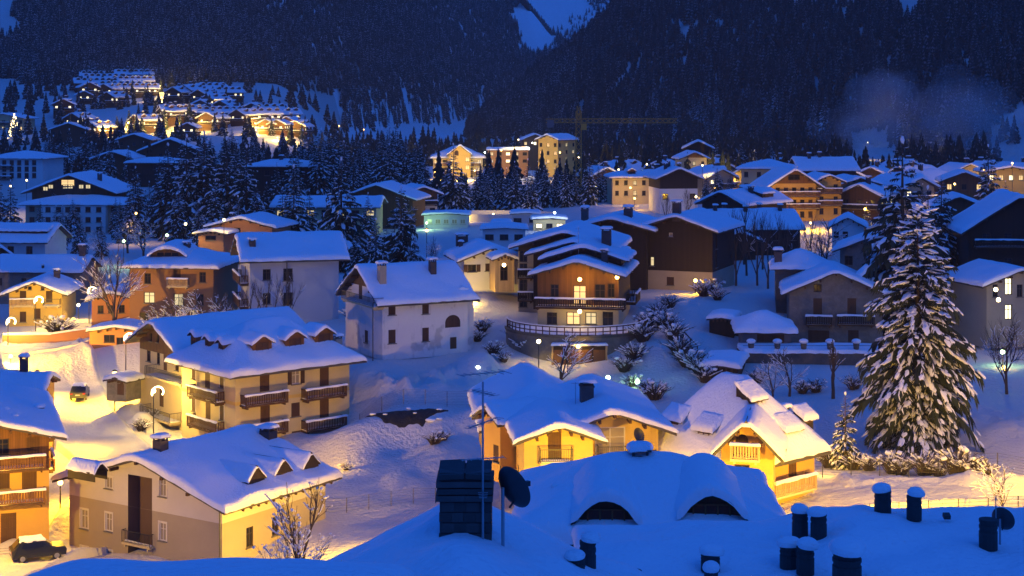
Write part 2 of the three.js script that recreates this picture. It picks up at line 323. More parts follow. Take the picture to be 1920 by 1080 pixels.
function chimneyPart(w, d, h, style, seed = 1) {
  const body = once(`cb${w}_${d}_${h}_${style}`, () => {
    const F = new Faces();
    if (style === 'flue') { const n = 14; for (let k = 0; k < 5; k++) F.add(new THREE.CylinderGeometry(w / 2 * (k % 2 ? 1 : 1.07), w / 2 * (k % 2 ? 1 : 1.07), k < 4 ? h * (k === 3 ? 0.1 : 0.1) : h * 0.6, n), T(0, k < 4 ? h - h * 0.05 - k * h * 0.1 : h * 0.3, 0)); }
    else { F.box(0, h / 2 - 0.4, 0, w, h + 0.8, d); if (style === 'stone') F.box(0, h - 0.1, 0, w + 0.12, 0.12, d + 0.12); }
    return F.geometry();
  });
  const m = part(null, 'chimney', body, style === 'flue' ? M.flue : style === 'stone' ? M.brick : style === 'plaster' ? M.tan : M.brickDark);
  if (style !== 'flue') {
    part(m, 'chimney_cap', once(`cc${w}_${d}_${h}_${style}`, () => { const F = new Faces(); for (const [x, z] of [[-1, -1], [1, -1], [1, 1], [-1, 1]]) F.box(x * (w / 2 - 0.08), h + 0.1, z * (d / 2 - 0.08), 0.12, 0.22, 0.12); F.box(0, h + 0.26, 0, w + 0.24, 0.1, d + 0.24); return F.geometry(); }), M.slate);
    part(m, 'chimney_snow', once(`cs${w}_${d}_${h}`, () => snowSheet(-w / 2 - 0.1, w / 2 + 0.1, -d / 2 - 0.1, d / 2 + 0.1, () => h + 0.31, 0.24, { step: 0.2, round: 0.3, seed })), M.snow);
  } else part(m, 'chimney_snow', once(`ck${w}_${h}_${seed % 4}`, () => { const s = new THREE.SphereGeometry(w * 0.68, 16, 10, 0, Math.PI * 2, 0, Math.PI * 0.62), p = s.attributes.position; for (let i = 0; i < p.count; i++) { const k = 1 + 0.08 * noise(p.getX(i) * 4 + seed, p.getZ(i) * 4); p.setXYZ(i, p.getX(i) * k, p.getY(i) * 0.62 * k + h + 0.05 + w * 0.1, p.getZ(i) * k); } s.computeVertexNormals(); return s; }), M.snow);
  return m;
}
// a dormer: its front looks along +z of its own frame, its base follows the roof behind it (slope t)
function dormerPart(w, h, t, style, seed = 1) {
  const n = style === 'eyebrow' ? 14 : 2, tg = style === 'tri' ? 1.05 : style === 'shed' ? 0 : 0.62;
  const prof = u => style === 'eyebrow' ? h * (0.12 + 0.88 * Math.pow(Math.cos(clamp(u / (w / 2), -1, 1) * Math.PI / 2), 0.75)) : style === 'shed' ? h : h + (w / 2 - Math.abs(u)) * tg;
  const top = prof(0), tilt = style === 'shed' ? t * 0.55 : style === 'eyebrow' ? t * 0.25 : 0, back = top / (t - tilt) + 0.35, us = evenly(-w / 2, w / 2, n);
  const P = (u, z) => prof(u) - z * tilt;      // z runs from 0 (front) to -back
  const wood = style === 'eyebrow' ? M.wood : style === 'tri' || style === 'shed' ? M.darkWood : M.warmWood;
  const m = part(null, 'dormer', once(`db${w}_${h}_${t}_${style}`, () => {
    const F = new Faces(), z = -0.02;
    F.poly([[-w / 2, -0.7], [w / 2, -0.7], ...us.slice().reverse().map(u => [u, prof(u)])], [], (u, y) => [u, y, z]);
    for (const s of [-1, 1]) { const x = s * w / 2, y = prof(x); F.tri([x, -0.5, z], [x, y, z], [x, y + tilt * back, -back]); F.tri([x, -0.5, z], [x, y + tilt * back, -back], [x, -0.5, -back]); }
    return F.geometry();
  }), wood);
  const ov = style === 'eyebrow' ? 0.5 : style === 'tri' ? 0.1 : 0.28, ex = style === 'tri' ? 0.1 : 0.25, fn = (u, z) => (Math.abs(u) > w / 2 && style !== 'shed' ? (style === 'eyebrow' ? prof(w / 2) - (Math.abs(u) - w / 2) * 0.3 : prof(0) - Math.abs(u) * tg) : prof(u)) - z * tilt;
  const ds = style === 'eyebrow' ? evenly(-w / 2 - ex, w / 2 + ex, 16) : style === 'shed' ? [-w / 2 - ex, w / 2 + ex] : [-w / 2 - ex, 0, w / 2 + ex];
  part(m, 'dormer_roof', once(`dr${w}_${h}_${t}_${style}`, () => deckGeometry(-w / 2 - ex, w / 2 + ex, -back, ov, fn, 0.1, ds, [-back, ov])), M.darkWood);
  part(m, 'dormer_snow', once(`ds${w}_${h}_${t}_${style}_${seed % 3}`, () => snowSheet(-w / 2 - ex, w / 2 + ex, -back, ov, (u, z) => fn(u, z) + 0.1, style === 'tri' ? 0.16 : style === 'eyebrow' ? 0.45 : 0.32, { step: 0.35, round: 0.3, seed, wave: 0.05, hang: 0.04, ragged: 0.03 })), M.snow);
  if (style !== 'tri') {
    const ww = style === 'eyebrow' ? w * 0.62 : w * 0.62, hh = style === 'eyebrow' ? h * 0.5 : Math.min(1.1, h * 0.95);
    part(m, 'dormer_window', once(`dw${w}_${h}_${style}`, () => { const F = new Faces(), y = style === 'eyebrow' ? h * 0.3 : h * 0.5, k = style === 'eyebrow' ? 3 : 2; for (let i = 0; i <= k; i++) F.box(-ww / 2 + ww * i / k, y, 0.03, 0.07, hh, 0.09); F.box(0, y + hh / 2, 0.03, ww + 0.07, 0.07, 0.088).box(0, y - hh / 2, 0.03, ww + 0.07, 0.07, 0.088); return F.geometry(); }), style === 'eyebrow' ? M.warmWood : M.wood);
    part(m, 'dormer_pane', once(`dp${w}_${h}_${style}`, () => new Faces().box(0, style === 'eyebrow' ? h * 0.3 : h * 0.5, 0.0, ww, hh, 0.03).geometry()), style === 'eyebrow' ? M.glass : M.shutter);
  }
  return m;
}

// ---------------------------------------------------------------- houses
// a volume: walls with real openings, roof deck, snow; all its pieces are parts of the house
function volume(house, base, v) {
  const { W, L, E, g: bottom } = v, t = Math.tan(v.pitch * Math.PI / 180), hip = v.hip || '', ht = Math.tan((v.hipPitch ?? v.pitch) * Math.PI / 180), hh = v.half ?? 0;
  const Mv = T(v.x - base.x, -base.y, v.z - base.z).multiply(RY(v.yaw * Math.PI / 180));
  const oe = v.oe ?? 0.9, og = v.og ?? 0.8, x0 = -W / 2 - oe, x1 = W / 2 + oe, z0 = -L / 2 - (v.ogb ?? og), z1 = L / 2 + og, deck = v.deck ?? 0.2, seed = v.seed ?? Math.round(Math.abs(v.x * 7 + v.z));
  const sharp = (x, z) => { let y = E + t * (W / 2 - Math.abs(x)); if (hip.includes('f')) y = Math.min(y, E + hh + ht * (L / 2 - z)); if (hip.includes('b')) y = Math.min(y, E + hh + ht * (L / 2 + z)); if (v.shed) y = E + t * (W / 2 + x) ; return y; };
  const soft = (x, z) => { const q = 0.35; let y = E + t * (W / 2 - Math.sqrt(x * x + q * q) + q * 0.4); if (v.shed) y = E + t * (W / 2 + x); if (hip.includes('f')) y = smin(y, E + hh + ht * (L / 2 - z)); if (hip.includes('b')) y = smin(y, E + hh + ht * (L / 2 + z)); return y; };
  const smin = (a, b) => { const k = 0.35, h = Math.max(k - Math.abs(a - b), 0) / k; return Math.min(a, b) - h * h * k * 0.25; };
  const faceM = (face, u, y) => ({ f: () => T(u, y, L / 2), r: () => T(W / 2, y, -u).multiply(RY(Math.PI / 2)), l: () => T(-W / 2, y, u).multiply(RY(-Math.PI / 2)), b: () => T(-u, y, -L / 2).multiply(RY(Math.PI)) })[face]();
  // walls in bands of colour
  const bands = v.bands || [[bottom, 99, v.wall]];
  const gable = !hip && !v.shed, apex = E + t * W / 2;
  for (const [a, b, m] of bands) {
    let F = new Faces();
    for (const face of ['f', 'r', 'b', 'l']) {
      const half = face === 'f' || face === 'b' ? W / 2 : L / 2;
      let contour;
      if (v.shed) {
        const yl = E, yr = E + t * W, hl = { f: [yl, yr], b: [yr, yl], r: [yr, yr], l: [yl, yl] }[face];
        contour = [[-half, bottom], [half, bottom], [half, hl[1]], [-half, hl[0]]];
      } else if ((face === 'f' || face === 'b') && !hip.includes(face)) contour = [[-half, bottom], [half, bottom], [half, E], [0, apex], [-half, E]];
      else if ((face === 'f' || face === 'b') && hh > 0) { const k = Math.min(1, hh / (t * W / 2)); contour = [[-half, bottom], [half, bottom], [half, E], [half * (1 - k), E + hh], [-half * (1 - k), E + hh], [-half, E]]; }
      else contour = [[-half, bottom], [half, bottom], [half, E + 0.15], [-half, E + 0.15]];
      contour = clipBand(contour, a, b); if (contour.length < 3) continue;
      const holes = [];
      for (const q of v.holes || []) if (q.face === face) { const lo = Math.max(q.y0, a + 0.003), hi = Math.min(q.y1, b - 0.003); if (hi - lo > 0.02) holes.push(q.style.startsWith('arch') ? archOutline(q.u1 - q.u0, q.y1 - q.y0).map(([u, y]) => [u + (q.u0 + q.u1) / 2, y + (q.y0 + q.y1) / 2]) : [[q.u0, lo], [q.u1, lo], [q.u1, hi], [q.u0, hi]]); }
      const f = faceM(face, 0, 0), map = (u, y) => { const p = V(u, y, 0).applyMatrix4(f); return [p.x, p.y, p.z]; };
      F.poly(contour, holes, map);
      if (a >= E - 0.02) { part(house, 'gable_wall', F.geometry(), M[m], Mv); F = new Faces(); }
    }
    if (F.p.length) part(house, 'wall', F.geometry(), M[m], Mv);
  }
  // floor of the attic keeps light from passing through the open underside
  const roof = part(house, 'roof', (hip || v.fine) ? deckGeometry(x0, x1, z0, z1, sharp, deck, evenly(x0, x1, Math.ceil((x1 - x0) / 0.8)), evenly(z0, z1, Math.ceil((z1 - z0) / 0.8))) : deckGeometry(x0, x1, z0, z1, sharp, deck, v.shed ? [x0, x1] : [x0, 0, x1], [z0, z1]), M[v.roofMat || 'slate'], Mv);
  part(roof, 'snow_cover', snowSheet(x0, x1, z0, z1, (x, z) => soft(x, z) + deck, v.snow ?? 0.45, { seed: seed % 97, step: v.step ?? 0.7, wave: v.wave ?? 0.16, extra: v.extra }), M.snow);
  if (gable && v.beams !== 0) {                  // purlin ends under the verge
    const F = m => once(`beam${og}`, () => new Faces().box(0, 0, og / 2 - 0.1, 0.18, 0.24, og + 0.2).geometry());
    for (const k of [-0.66, -0.33, 0, 0.33, 0.66]) part(house, 'purlin', F(), M.wood, Mv.clone().multiply(T(k * W / 2, E + t * W / 2 * (1 - Math.abs(k)) - 0.17, L / 2)));
  }
  if (v.rafters) for (const s of v.rafters) for (let k = 0; k < Math.floor(L / 0.9); k++) part(house, 'rafter', once(`raf${oe}_${v.pitch}`, () => new Faces().box(0, 0, 0, oe * 1.05, 0.16, 0.12, RZ(-Math.atan(t))).geometry()), M.wood, Mv.clone().multiply(T(s * (W / 2 + oe / 2), E - t * oe / 2 - 0.1, -L / 2 + 0.45 + k * 0.9)).multiply(RY(s < 0 ? Math.PI : 0)));
  // openings and fittings
  for (const q of v.holes || []) {
    const u = (q.u0 + q.u1) / 2, y = (q.y0 + q.y1) / 2;
    if (q.style === 'recess') {
      const F = new Faces(), w = q.u1 - q.u0, h = q.y1 - q.y0, d = q.depth || 1.2;
      F.quad([-w / 2, -h / 2, -d], [w / 2, -h / 2, -d], [w / 2, h / 2, -d], [-w / 2, h / 2, -d]).quad([-w / 2, -h / 2, 0], [-w / 2, -h / 2, -d], [-w / 2, h / 2, -d], [-w / 2, h / 2, 0]).quad([w / 2, -h / 2, -d], [w / 2, -h / 2, 0], [w / 2, h / 2, 0], [w / 2, h / 2, -d]).quad([-w / 2, h / 2, 0], [-w / 2, h / 2, -d], [w / 2, h / 2, -d], [w / 2, h / 2, 0]).quad([-w / 2, -h / 2, -d], [-w / 2, -h / 2, 0], [w / 2, -h / 2, 0], [w / 2, -h / 2, -d]);
      part(house, 'loggia', F.geometry(), M[q.mat || 'recess'], Mv.clone().multiply(faceM(q.face, u, y)));
      continue;
    }
    const w = windowPart(q.u1 - q.u0, q.y1 - q.y0, q.style); w.applyMatrix4(Mv.clone().multiply(faceM(q.face, u, y))); house.add(w);
  }
  for (const q of v.balconies || []) { const b = balconyPart(+(q.u1 - q.u0).toFixed(1), q.depth || 1.2, q.style || 'wood', seed + Math.round(q.u0 * 3)); b.applyMatrix4(Mv.clone().multiply(faceM(q.face, (q.u0 + q.u1) / 2, q.y))); house.add(b); }
  for (const q of v.dormers || []) {
    const half = q.face === 'f' || q.face === 'b' ? L / 2 : W / 2, tt = q.face === 'f' || q.face === 'b' ? ht : t;
    const d = dormerPart(q.w, q.h, +tt.toFixed(3), q.style, seed + Math.round(q.u * 5)); d.applyMatrix4(Mv.clone().multiply(faceM(q.face, q.u, E + deck + (v.snow ?? 0.45) * (q.style === 'eyebrow' ? 1.0 : 0.75) + tt * q.inset)).multiply(T(0, 0, -q.inset))); house.add(d);
  }
  for (const q of v.chimneys || []) { const c = chimneyPart(q.w || 0.7, q.d || q.w || 0.7, q.h || 1.3, q.style || 'block', seed); c.applyMatrix4(Mv.clone().multiply(T(q.x, sharp(q.x, q.z) + deck, q.z))); house.add(c); }
  for (const q of v.pipes || []) part(house, 'downpipe', new Faces().tube([0, bottom, 0.08], [0, E - 0.1, 0.08], 0.06, 0.06, 8).tube([0, E - 0.1, 0.08], [0, E + 0.1, 0.6], 0.06, 0.06, 8).geometry(), M.metal, Mv.clone().multiply(faceM(q.face, q.u, 0)));
  return { Mv, faceM, sharp };
}
function clipBand(poly, a, b) {
  const cut = (p, keep, at) => { const out = []; for (let i = 0; i < p.length; i++) { const A = p[i], B = p[(i + 1) % p.length], ka = keep(A), kb = keep(B); if (ka) out.push(A); if (ka !== kb) { const k = (at - A[1]) / (B[1] - A[1]); out.push([A[0] + (B[0] - A[0]) * k, at]); } } return out; };
  return cut(cut(poly, q => q[1] >= a, a), q => q[1] <= b, b);
}
function house(h) {
  const v0 = h.vols[0], low = Math.min(...h.vols.map(v => v.g)), base = { x: v0.x, y: low, z: v0.z };
  const g = thing(h.name, h.label, h.cat || 'house', base.x, base.y, base.z, 0, h.group);
  g.frames = h.vols.map(v => volume(g, base, v)); g.base = base;
  return g;
}

// ---------------------------------------------------------------- surveyed houses (metres; yaw in degrees, heights above the valley datum)
const HOUSES = [
  {name: 'gabled_house', label: 'Pale gabled house with tan lower walls, brown central loggia and three dark triangular dormers', cat: 'house', id: 'beige', vols: [{x: -26.5, z: -134.99, yaw: -33, W: 17.32, L: 12.58, E: 3.54, g: -5.0, pitch: 17, wall: 'tan', og: 0.9, oe: 1.1, snow: 0.5, wave: 0.3, rafters: [1], holes: [{face: 'f', u0: -1.7, u1: 1.04, y0: -3.1, y1: 4.78, style: 'recess', depth: 1.2, mat: 'recess'}, {face: 'f', u0: -4.33, u1: -3.53, y0: 3.32, y1: 4.27, style: 'plain white surround'}, {face: 'f', u0: 1.86, u1: 2.61, y0: 3.48, y1: 4.93, style: 'plain white surround'}, {face: 'f', u0: -7.28, u1: -6.43, y0: -0.41, y1: 1.19, style: 'plain white surround'}, {face: 'f', u0: -4.31, u1: -3.56, y0: -0.21, y1: 1.29, style: 'plain white surround'}, {face: 'f', u0: 1.86, u1: 2.61, y0: -0.08, y1: 1.37, style: 'plain white surround'}, {face: 'f', u0: -7.28, u1: -6.43, y0: -3.43, y1: -1.93, style: 'plain white surround'}, {face: 'f', u0: -4.31, u1: -3.56, y0: -3.19, y1: -1.79, style: 'plain white surround'}, {face: 'r', u0: -3.51, u1: -2.71, y0: -0.35, y1: 1.25, style: 'plain dark'}, {face: 'r', u0: -0.44, u1: 0.31, y0: -0.09, y1: 1.41, style: 'plain dark'}], balconies: [{face: 'f', u0: -1.95, u1: 1.29, y: -0.66, depth: 0.5, style: 'iron'}], dormers: [{face: 'r', u: -1.6, inset: 0.63, w: 2.0, h: 0.35, style: 'tri'}, {face: 'r', u: 1.56, inset: 0.56, w: 2.0, h: 0.35, style: 'tri'}, {face: 'r', u: 4.88, inset: 0.39, w: 2.0, h: 0.35, style: 'tri'}, {face: 'l', u: 13.52, inset: 8.64, w: 1.2, h: 0.2, style: 'tri'}], chimneys: [{x: 0.32, z: 4.64, w: 0.9, d: 0.9, h: 1.2, style: 'block'}, {x: 2.36, z: -6.18, w: 1.1, d: 1.1, h: 1.0, style: 'block'}], pipes: [{face: 'r', u: -6.6}], bands: [[2.19, 99, 'beige'], [-5.0, 2.19, 'tan']]}]},
  {name: 'balcony_chalet', label: 'Yellow chalet with two tiers of brown wooden balconies beside the lit street', cat: 'house', id: 'balchalet', vols: [{x: -44.75, z: -136.45, yaw: 20, W: 9.0, L: 17.0, E: 8.13, g: -1.5, pitch: 15, wall: 'ochre', oe: 1.3, og: 1.2, snow: 0.5, holes: [{face: 'f', u0: 2.39, u1: 3.54, y0: 3.6, y1: 5.8, style: 'door'}, {face: 'f', u0: 0.35, u1: 1.45, y0: 4.03, y1: 5.53, style: 'shut'}, {face: 'f', u0: 0.76, u1: 1.96, y0: -0.36, y1: 2.04, style: 'door'}, {face: 'f', u0: 2.75, u1: 3.75, y0: 6.24, y1: 8.04, style: 'door'}, {face: 'f', u0: 0.4, u1: 1.4, y0: 6.75, y1: 8.05, style: 'plain dark'}], balconies: [{face: 'f', u0: -0.96, u1: 4.16, y: 5.74, depth: 1.3, style: 'warm'}, {face: 'f', u0: -0.96, u1: 4.16, y: 2.97, depth: 1.3, style: 'warm'}, {face: 'r', u0: 4.5, u1: 8.4, y: 5.23, depth: 1.4, style: 'warm'}, {face: 'r', u0: 4.5, u1: 8.4, y: 2.43, depth: 1.4, style: 'warm'}], chimneys: [{x: 4.28, z: 0.75, w: 0.7, d: 0.7, h: 0.6, style: 'flue'}, {x: 1.36, z: 4.55, w: 0.4, d: 0.4, h: 0.5, style: 'flue'}, {x: 1.92, z: 6.93, w: 0.4, d: 0.4, h: 0.5, style: 'flue'}], bands: [[5.23, 99, 'warmWood'], [-1.5, 5.23, 'ochre']]}]},
  {name: 'low_outbuilding', label: 'Low outbuilding with flat snowy roof and one dark chimney at the street bend', cat: 'house', id: 'shed', vols: [{x: -51.58, z: -152.88, yaw: 95, W: 7.0, L: 14.0, E: 7.85, g: -1.0, pitch: 16, wall: 'ochre', oe: 0.6, og: 0.5, snow: 0.45, holes: [{face: 'l', u0: 6.28, u1: 6.88, y0: 7.33, y1: 7.83, style: 'plain dark'}], chimneys: [{x: -0.01, z: 4.84, w: 0.7, d: 0.7, h: 1.5, style: 'block'}]}]},
  {name: 'apartment_house', label: 'Three-storey cream and yellow house with brown balconies and peaked snowy dormers', cat: 'house', id: 'apartment', vols: [{x: -25.63, z: -166.52, yaw: -50, W: 10.87, L: 13.56, E: 8.93, g: -1.5, pitch: 33, wall: 'cream', hip: 'fb', oe: 1.3, og: 1.3, snow: 0.4, wave: 0.15, holes: [{face: 'f', u0: -3.32, u1: -2.57, y0: 6.74, y1: 8.24, style: 'shut surround'}, {face: 'f', u0: 2.42, u1: 3.22, y0: 6.62, y1: 8.12, style: 'shut surround'}, {face: 'f', u0: -3.32, u1: -2.57, y0: 3.45, y1: 4.95, style: 'shut surround'}, {face: 'f', u0: 2.42, u1: 3.22, y0: 3.37, y1: 4.87, style: 'shut surround'}, {face: 'f', u0: -0.58, u1: 0.42, y0: 6.21, y1: 8.31, style: 'door'}, {face: 'f', u0: -0.47, u1: 0.53, y0: 3.04, y1: 5.14, style: 'door'}, {face: 'r', u0: -3.98, u1: -2.88, y0: 6.24, y1: 8.34, style: 'door'}, {face: 'r', u0: 3.12, u1: 4.22, y0: 6.0, y1: 8.1, style: 'door'}, {face: 'r', u0: -3.92, u1: -2.82, y0: 3.03, y1: 5.13, style: 'door'}, {face: 'r', u0: 3.12, u1: 4.22, y0: 2.76, y1: 4.86, style: 'door'}, {face: 'r', u0: 3.12, u1: 4.22, y0: -0.8, y1: 1.4, style: 'door'}, {face: 'r', u0: -0.24, u1: 0.76, y0: 6.56, y1: 7.96, style: 'open white'}, {face: 'r', u0: -0.3, u1: 0.7, y0: 3.27, y1: 4.67, style: 'shut'}, {face: 'r', u0: -0.24, u1: 0.76, y0: 0.49, y1: 1.79, style: 'shut'}, {face: 'r', u0: -3.92, u1: -2.82, y0: 0.26, y1: 2.36, style: 'door'}], balconies: [{face: 'f', u0: -2.38, u1: 3.49, y: 5.32, depth: 1.1, style: 'wood'}, {face: 'f', u0: -2.38, u1: 3.49, y: 2.32, depth: 1.1, style: 'wood'}, {face: 'r', u0: -6.28, u1: -1.38, y: 5.22, depth: 1.2, style: 'wood'}, {face: 'r', u0: -6.28, u1: -1.38, y: 2.25, depth: 1.2, style: 'wood'}, {face: 'r', u0: 0.77, u1: 5.7, y: 5.02, depth: 1.2, style: 'wood'}, {face: 'r', u0: 0.77, u1: 5.7, y: 1.81, depth: 1.2, style: 'wood'}, {face: 'b', u0: 2.0, u1: 5.2, y: 6.23, depth: 2.0, style: 'dark'}, {face: 'b', u0: 2.0, u1: 5.2, y: 3.33, depth: 2.0, style: 'dark'}], dormers: [{face: 'r', u: -3.13, inset: 0.91, w: 2.2, h: 0.95, style: 'gable'}, {face: 'r', u: 0.79, inset: 1.03, w: 2.2, h: 0.95, style: 'gable'}, {face: 'r', u: 4.42, inset: 1.14, w: 2.2, h: 0.95, style: 'gable'}, {face: 'f', u: -5.0, inset: 1.07, w: 1.1, h: 0.8, style: 'gable'}, {face: 'f', u: -1.83, inset: 0.98, w: 1.1, h: 0.8, style: 'gable'}, {face: 'f', u: 1.0, inset: 0.92, w: 1.1, h: 0.8, style: 'gable'}], chimneys: [{x: 3.14, z: -6.78, w: 0.8, d: 0.8, h: 1.2, style: 'plaster'}], bands: [[8.03, 99, 'yellow'], [5.53, 8.03, 'cream'], [5.18, 5.53, 'yellow'], [-1.5, 5.18, 'cream']]}, {x: -32.2, z: -177.49, yaw: -50, W: 9.58, L: 15.0, E: 9.09, g: -1.5, pitch: 26, wall: 'cream', oe: 1.0, og: 1.3, snow: 0.4, holes: [{face: 'f', u0: -3.06, u1: -2.26, y0: 6.91, y1: 8.11, style: 'plain dark'}, {face: 'f', u0: -0.74, u1: -0.14, y0: 6.89, y1: 8.09, style: 'plain dark'}, {face: 'f', u0: -2.41, u1: -1.91, y0: 9.16, y1: 10.06, style: 'plain dark'}, {face: 'f', u0: -0.82, u1: -0.32, y0: 9.22, y1: 10.12, style: 'plain dark'}, {face: 'f', u0: 0.73, u1: 1.53, y0: 6.39, y1: 8.29, style: 'door'}, {face: 'f', u0: 3.39, u1: 4.09, y0: 6.73, y1: 8.13, style: 'plain dark'}, {face: 'f', u0: -0.17, u1: 0.73, y0: 2.38, y1: 4.38, style: 'door'}], balconies: [{face: 'f', u0: -0.72, u1: 7.23, y: 5.85, depth: 1.5, style: 'iron'}, {face: 'f', u0: -2.03, u1: 4.73, y: 1.43, depth: 1.4, style: 'iron'}], bands: [[8.09, 99, 'wood'], [-1.5, 8.09, 'cream']]}]},
  {name: 'stone_hut', label: 'Tiny stone hut buried in bright snow beside the cream house', cat: 'hut', id: 'hut', vols: [{x: -42.35, z: -174.63, yaw: -25, W: 2.6, L: 2.6, E: 4.9, g: 2.77, pitch: 14, wall: 'stone', oe: 0.3, og: 0.3, snow: 0.4, holes: [{face: 'f', u0: 0.13, u1: 1.03, y0: 3.51, y1: 4.71, style: 'door'}]}]},
  {name: 'low_shed', label: 'Low shed with smooth snowy roof at the foot of the hill path', cat: 'shed', id: 'carport', vols: [{x: 22.52, z: -169.45, yaw: -14, W: 3.6, L: 8.0, E: 7.61, g: 4.0, pitch: 6, wall: 'darkWood', oe: 0.3, og: 0.3, snow: 0.45}]},
  {name: 'path_shed', label: 'Small dark shed with snowy roof halfway up the hill path', cat: 'shed', id: 'hutpath', vols: [{x: 24.9, z: -188.09, yaw: -14, W: 2.8, L: 5.0, E: 9.89, g: 6.0, pitch: 8, wall: 'darkWood', oe: 0.3, og: 0.3, snow: 0.4}]},
  {name: 'whitewashed_house', label: 'Old whitewashed house with closed brown shutters, arched opening and steep snowy roof', cat: 'house', id: 'whitehouse', vols: [{x: -12.15, z: -183.19, yaw: -62, W: 10.72, L: 10.48, E: 13.23, g: 6.75, pitch: 32, wall: 'oldWhite', oe: 0.8, og: 0.9, snow: 0.35, wave: 0.1, holes: [{face: 'r', u0: -4.51, u1: -3.66, y0: 11.73, y1: 13.08, style: 'shut'}, {face: 'r', u0: -0.41, u1: 0.39, y0: 11.6, y1: 12.95, style: 'shut'}, {face: 'r', u0: -4.51, u1: -3.66, y0: 8.59, y1: 10.09, style: 'shut'}, {face: 'r', u0: -0.41, u1: 0.39, y0: 8.55, y1: 10.05, style: 'shut'}, {face: 'r', u0: 2.41, u1: 4.31, y0: 9.87, y1: 11.27, style: 'arch'}, {face: 'r', u0: 3.03, u1: 3.83, y0: 7.46, y1: 8.76, style: 'door'}, {face: 'f', u0: 0.39, u1: 1.29, y0: 8.14, y1: 9.54, style: 'shut'}, {face: 'f', u0: -1.37, u1: -0.37, y0: 12.87, y1: 14.77, style: 'door'}], balconies: [{face: 'f', u0: -3.45, u1: 5.88, y: 12.75, depth: 1.3, style: 'iron'}], chimneys: [{x: 3.19, z: 4.37, w: 0.8, d: 0.8, h: 2.2, style: 'plaster'}, {x: 2.17, z: -2.34, w: 0.7, d: 0.7, h: 1.6, style: 'block'}], pipes: [{face: 'r', u: -6.4}], bands: [[14.43, 99, 'wood'], [6.75, 14.43, 'oldWhite']]}, {x: -6.82, z: -183.47, yaw: 28, W: 3.4, L: 4.0, E: 12.8, g: 6.72, pitch: 36, wall: 'oldWhite', oe: 0.5, og: 0.7, snow: 0.35, bands: [[12.85, 99, 'wood'], [6.72, 12.85, 'oldWhite']]}]},
  {name: 'grey_house', label: 'Tall grey house with long plain snowy roof and bare bushes climbing its wall', cat: 'house', id: 'greyhouse', vols: [{x: -29.46, z: -211.39, yaw: -74, W: 10.0, L: 11.51, E: 15.11, g: 5.0, pitch: 27, wall: 'greyBlue', oe: 0.9, og: 1.3, snow: 0.4, holes: [{face: 'f', u0: -4.88, u1: -4.08, y0: 11.24, y1: 12.84, style: 'plain pale'}, {face: 'f', u0: -0.14, u1: 0.66, y0: 12.2, y1: 13.8, style: 'plain pale'}, {face: 'r', u0: -1.44, u1: -0.24, y0: 12.19, y1: 13.79, style: 'plain dark'}, {face: 'r', u0: -4.08, u1: -3.08, y0: 12.37, y1: 13.77, style: 'plain dark'}, {face: 'r', u0: -1.44, u1: -0.24, y0: 9.09, y1: 10.69, style: 'plain dark'}, {face: 'r', u0: -4.08, u1: -3.08, y0: 9.29, y1: 10.69, style: 'plain dark'}], balconies: [{face: 'f', u0: -4.0, u1: 4.0, y: 11.91, depth: 1.2, style: 'wood'}, {face: 'f', u0: -4.0, u1: 4.0, y: 8.91, depth: 1.2, style: 'wood'}], chimneys: [{x: 3.11, z: 5.19, w: 0.8, d: 0.8, h: 1.0, style: 'block'}], pipes: [{face: 'r', u: -1.0}], bands: [[15.51, 99, 'wood'], [5.0, 15.51, 'greyBlue']]}]},
  {name: 'white_chalet', label: 'White chalet with lit timber porch behind the whitewashed house', cat: 'house', id: 'whitechalet', vols: [{x: -3.49, z: -210.17, yaw: 12, W: 7.34, L: 9.0, E: 15.05, g: 10.58, pitch: 21, wall: 'white', oe: 1.0, og: 0.8, snow: 0.4, holes: [{face: 'f', u0: -3.18, u1: -2.08, y0: 13.46, y1: 14.41, style: 'open'}, {face: 'f', u0: 0.27, u1: 1.17, y0: 15.06, y1: 15.91, style: 'open'}, {face: 'f', u0: -0.89, u1: -0.19, y0: 13.55, y1: 14.5, style: 'shut'}], chimneys: [{x: -2.33, z: -4.5, w: 1.5, d: 0.9, h: 1.5, style: 'block'}, {x: -2.7, z: -3.25, w: 0.5, d: 0.5, h: 0.8, style: 'block'}]}, {x: -1.3, z: -202.97, yaw: 12, W: 2.47, L: 3.5, E: 15.44, g: 11.38, pitch: 22, wall: 'paleWood', oe: 0.4, og: 0.5, snow: 0.35, holes: [{face: 'f', u0: -0.55, u1: 0.4, y0: 12.79, y1: 14.69, style: 'door glass'}]}]},
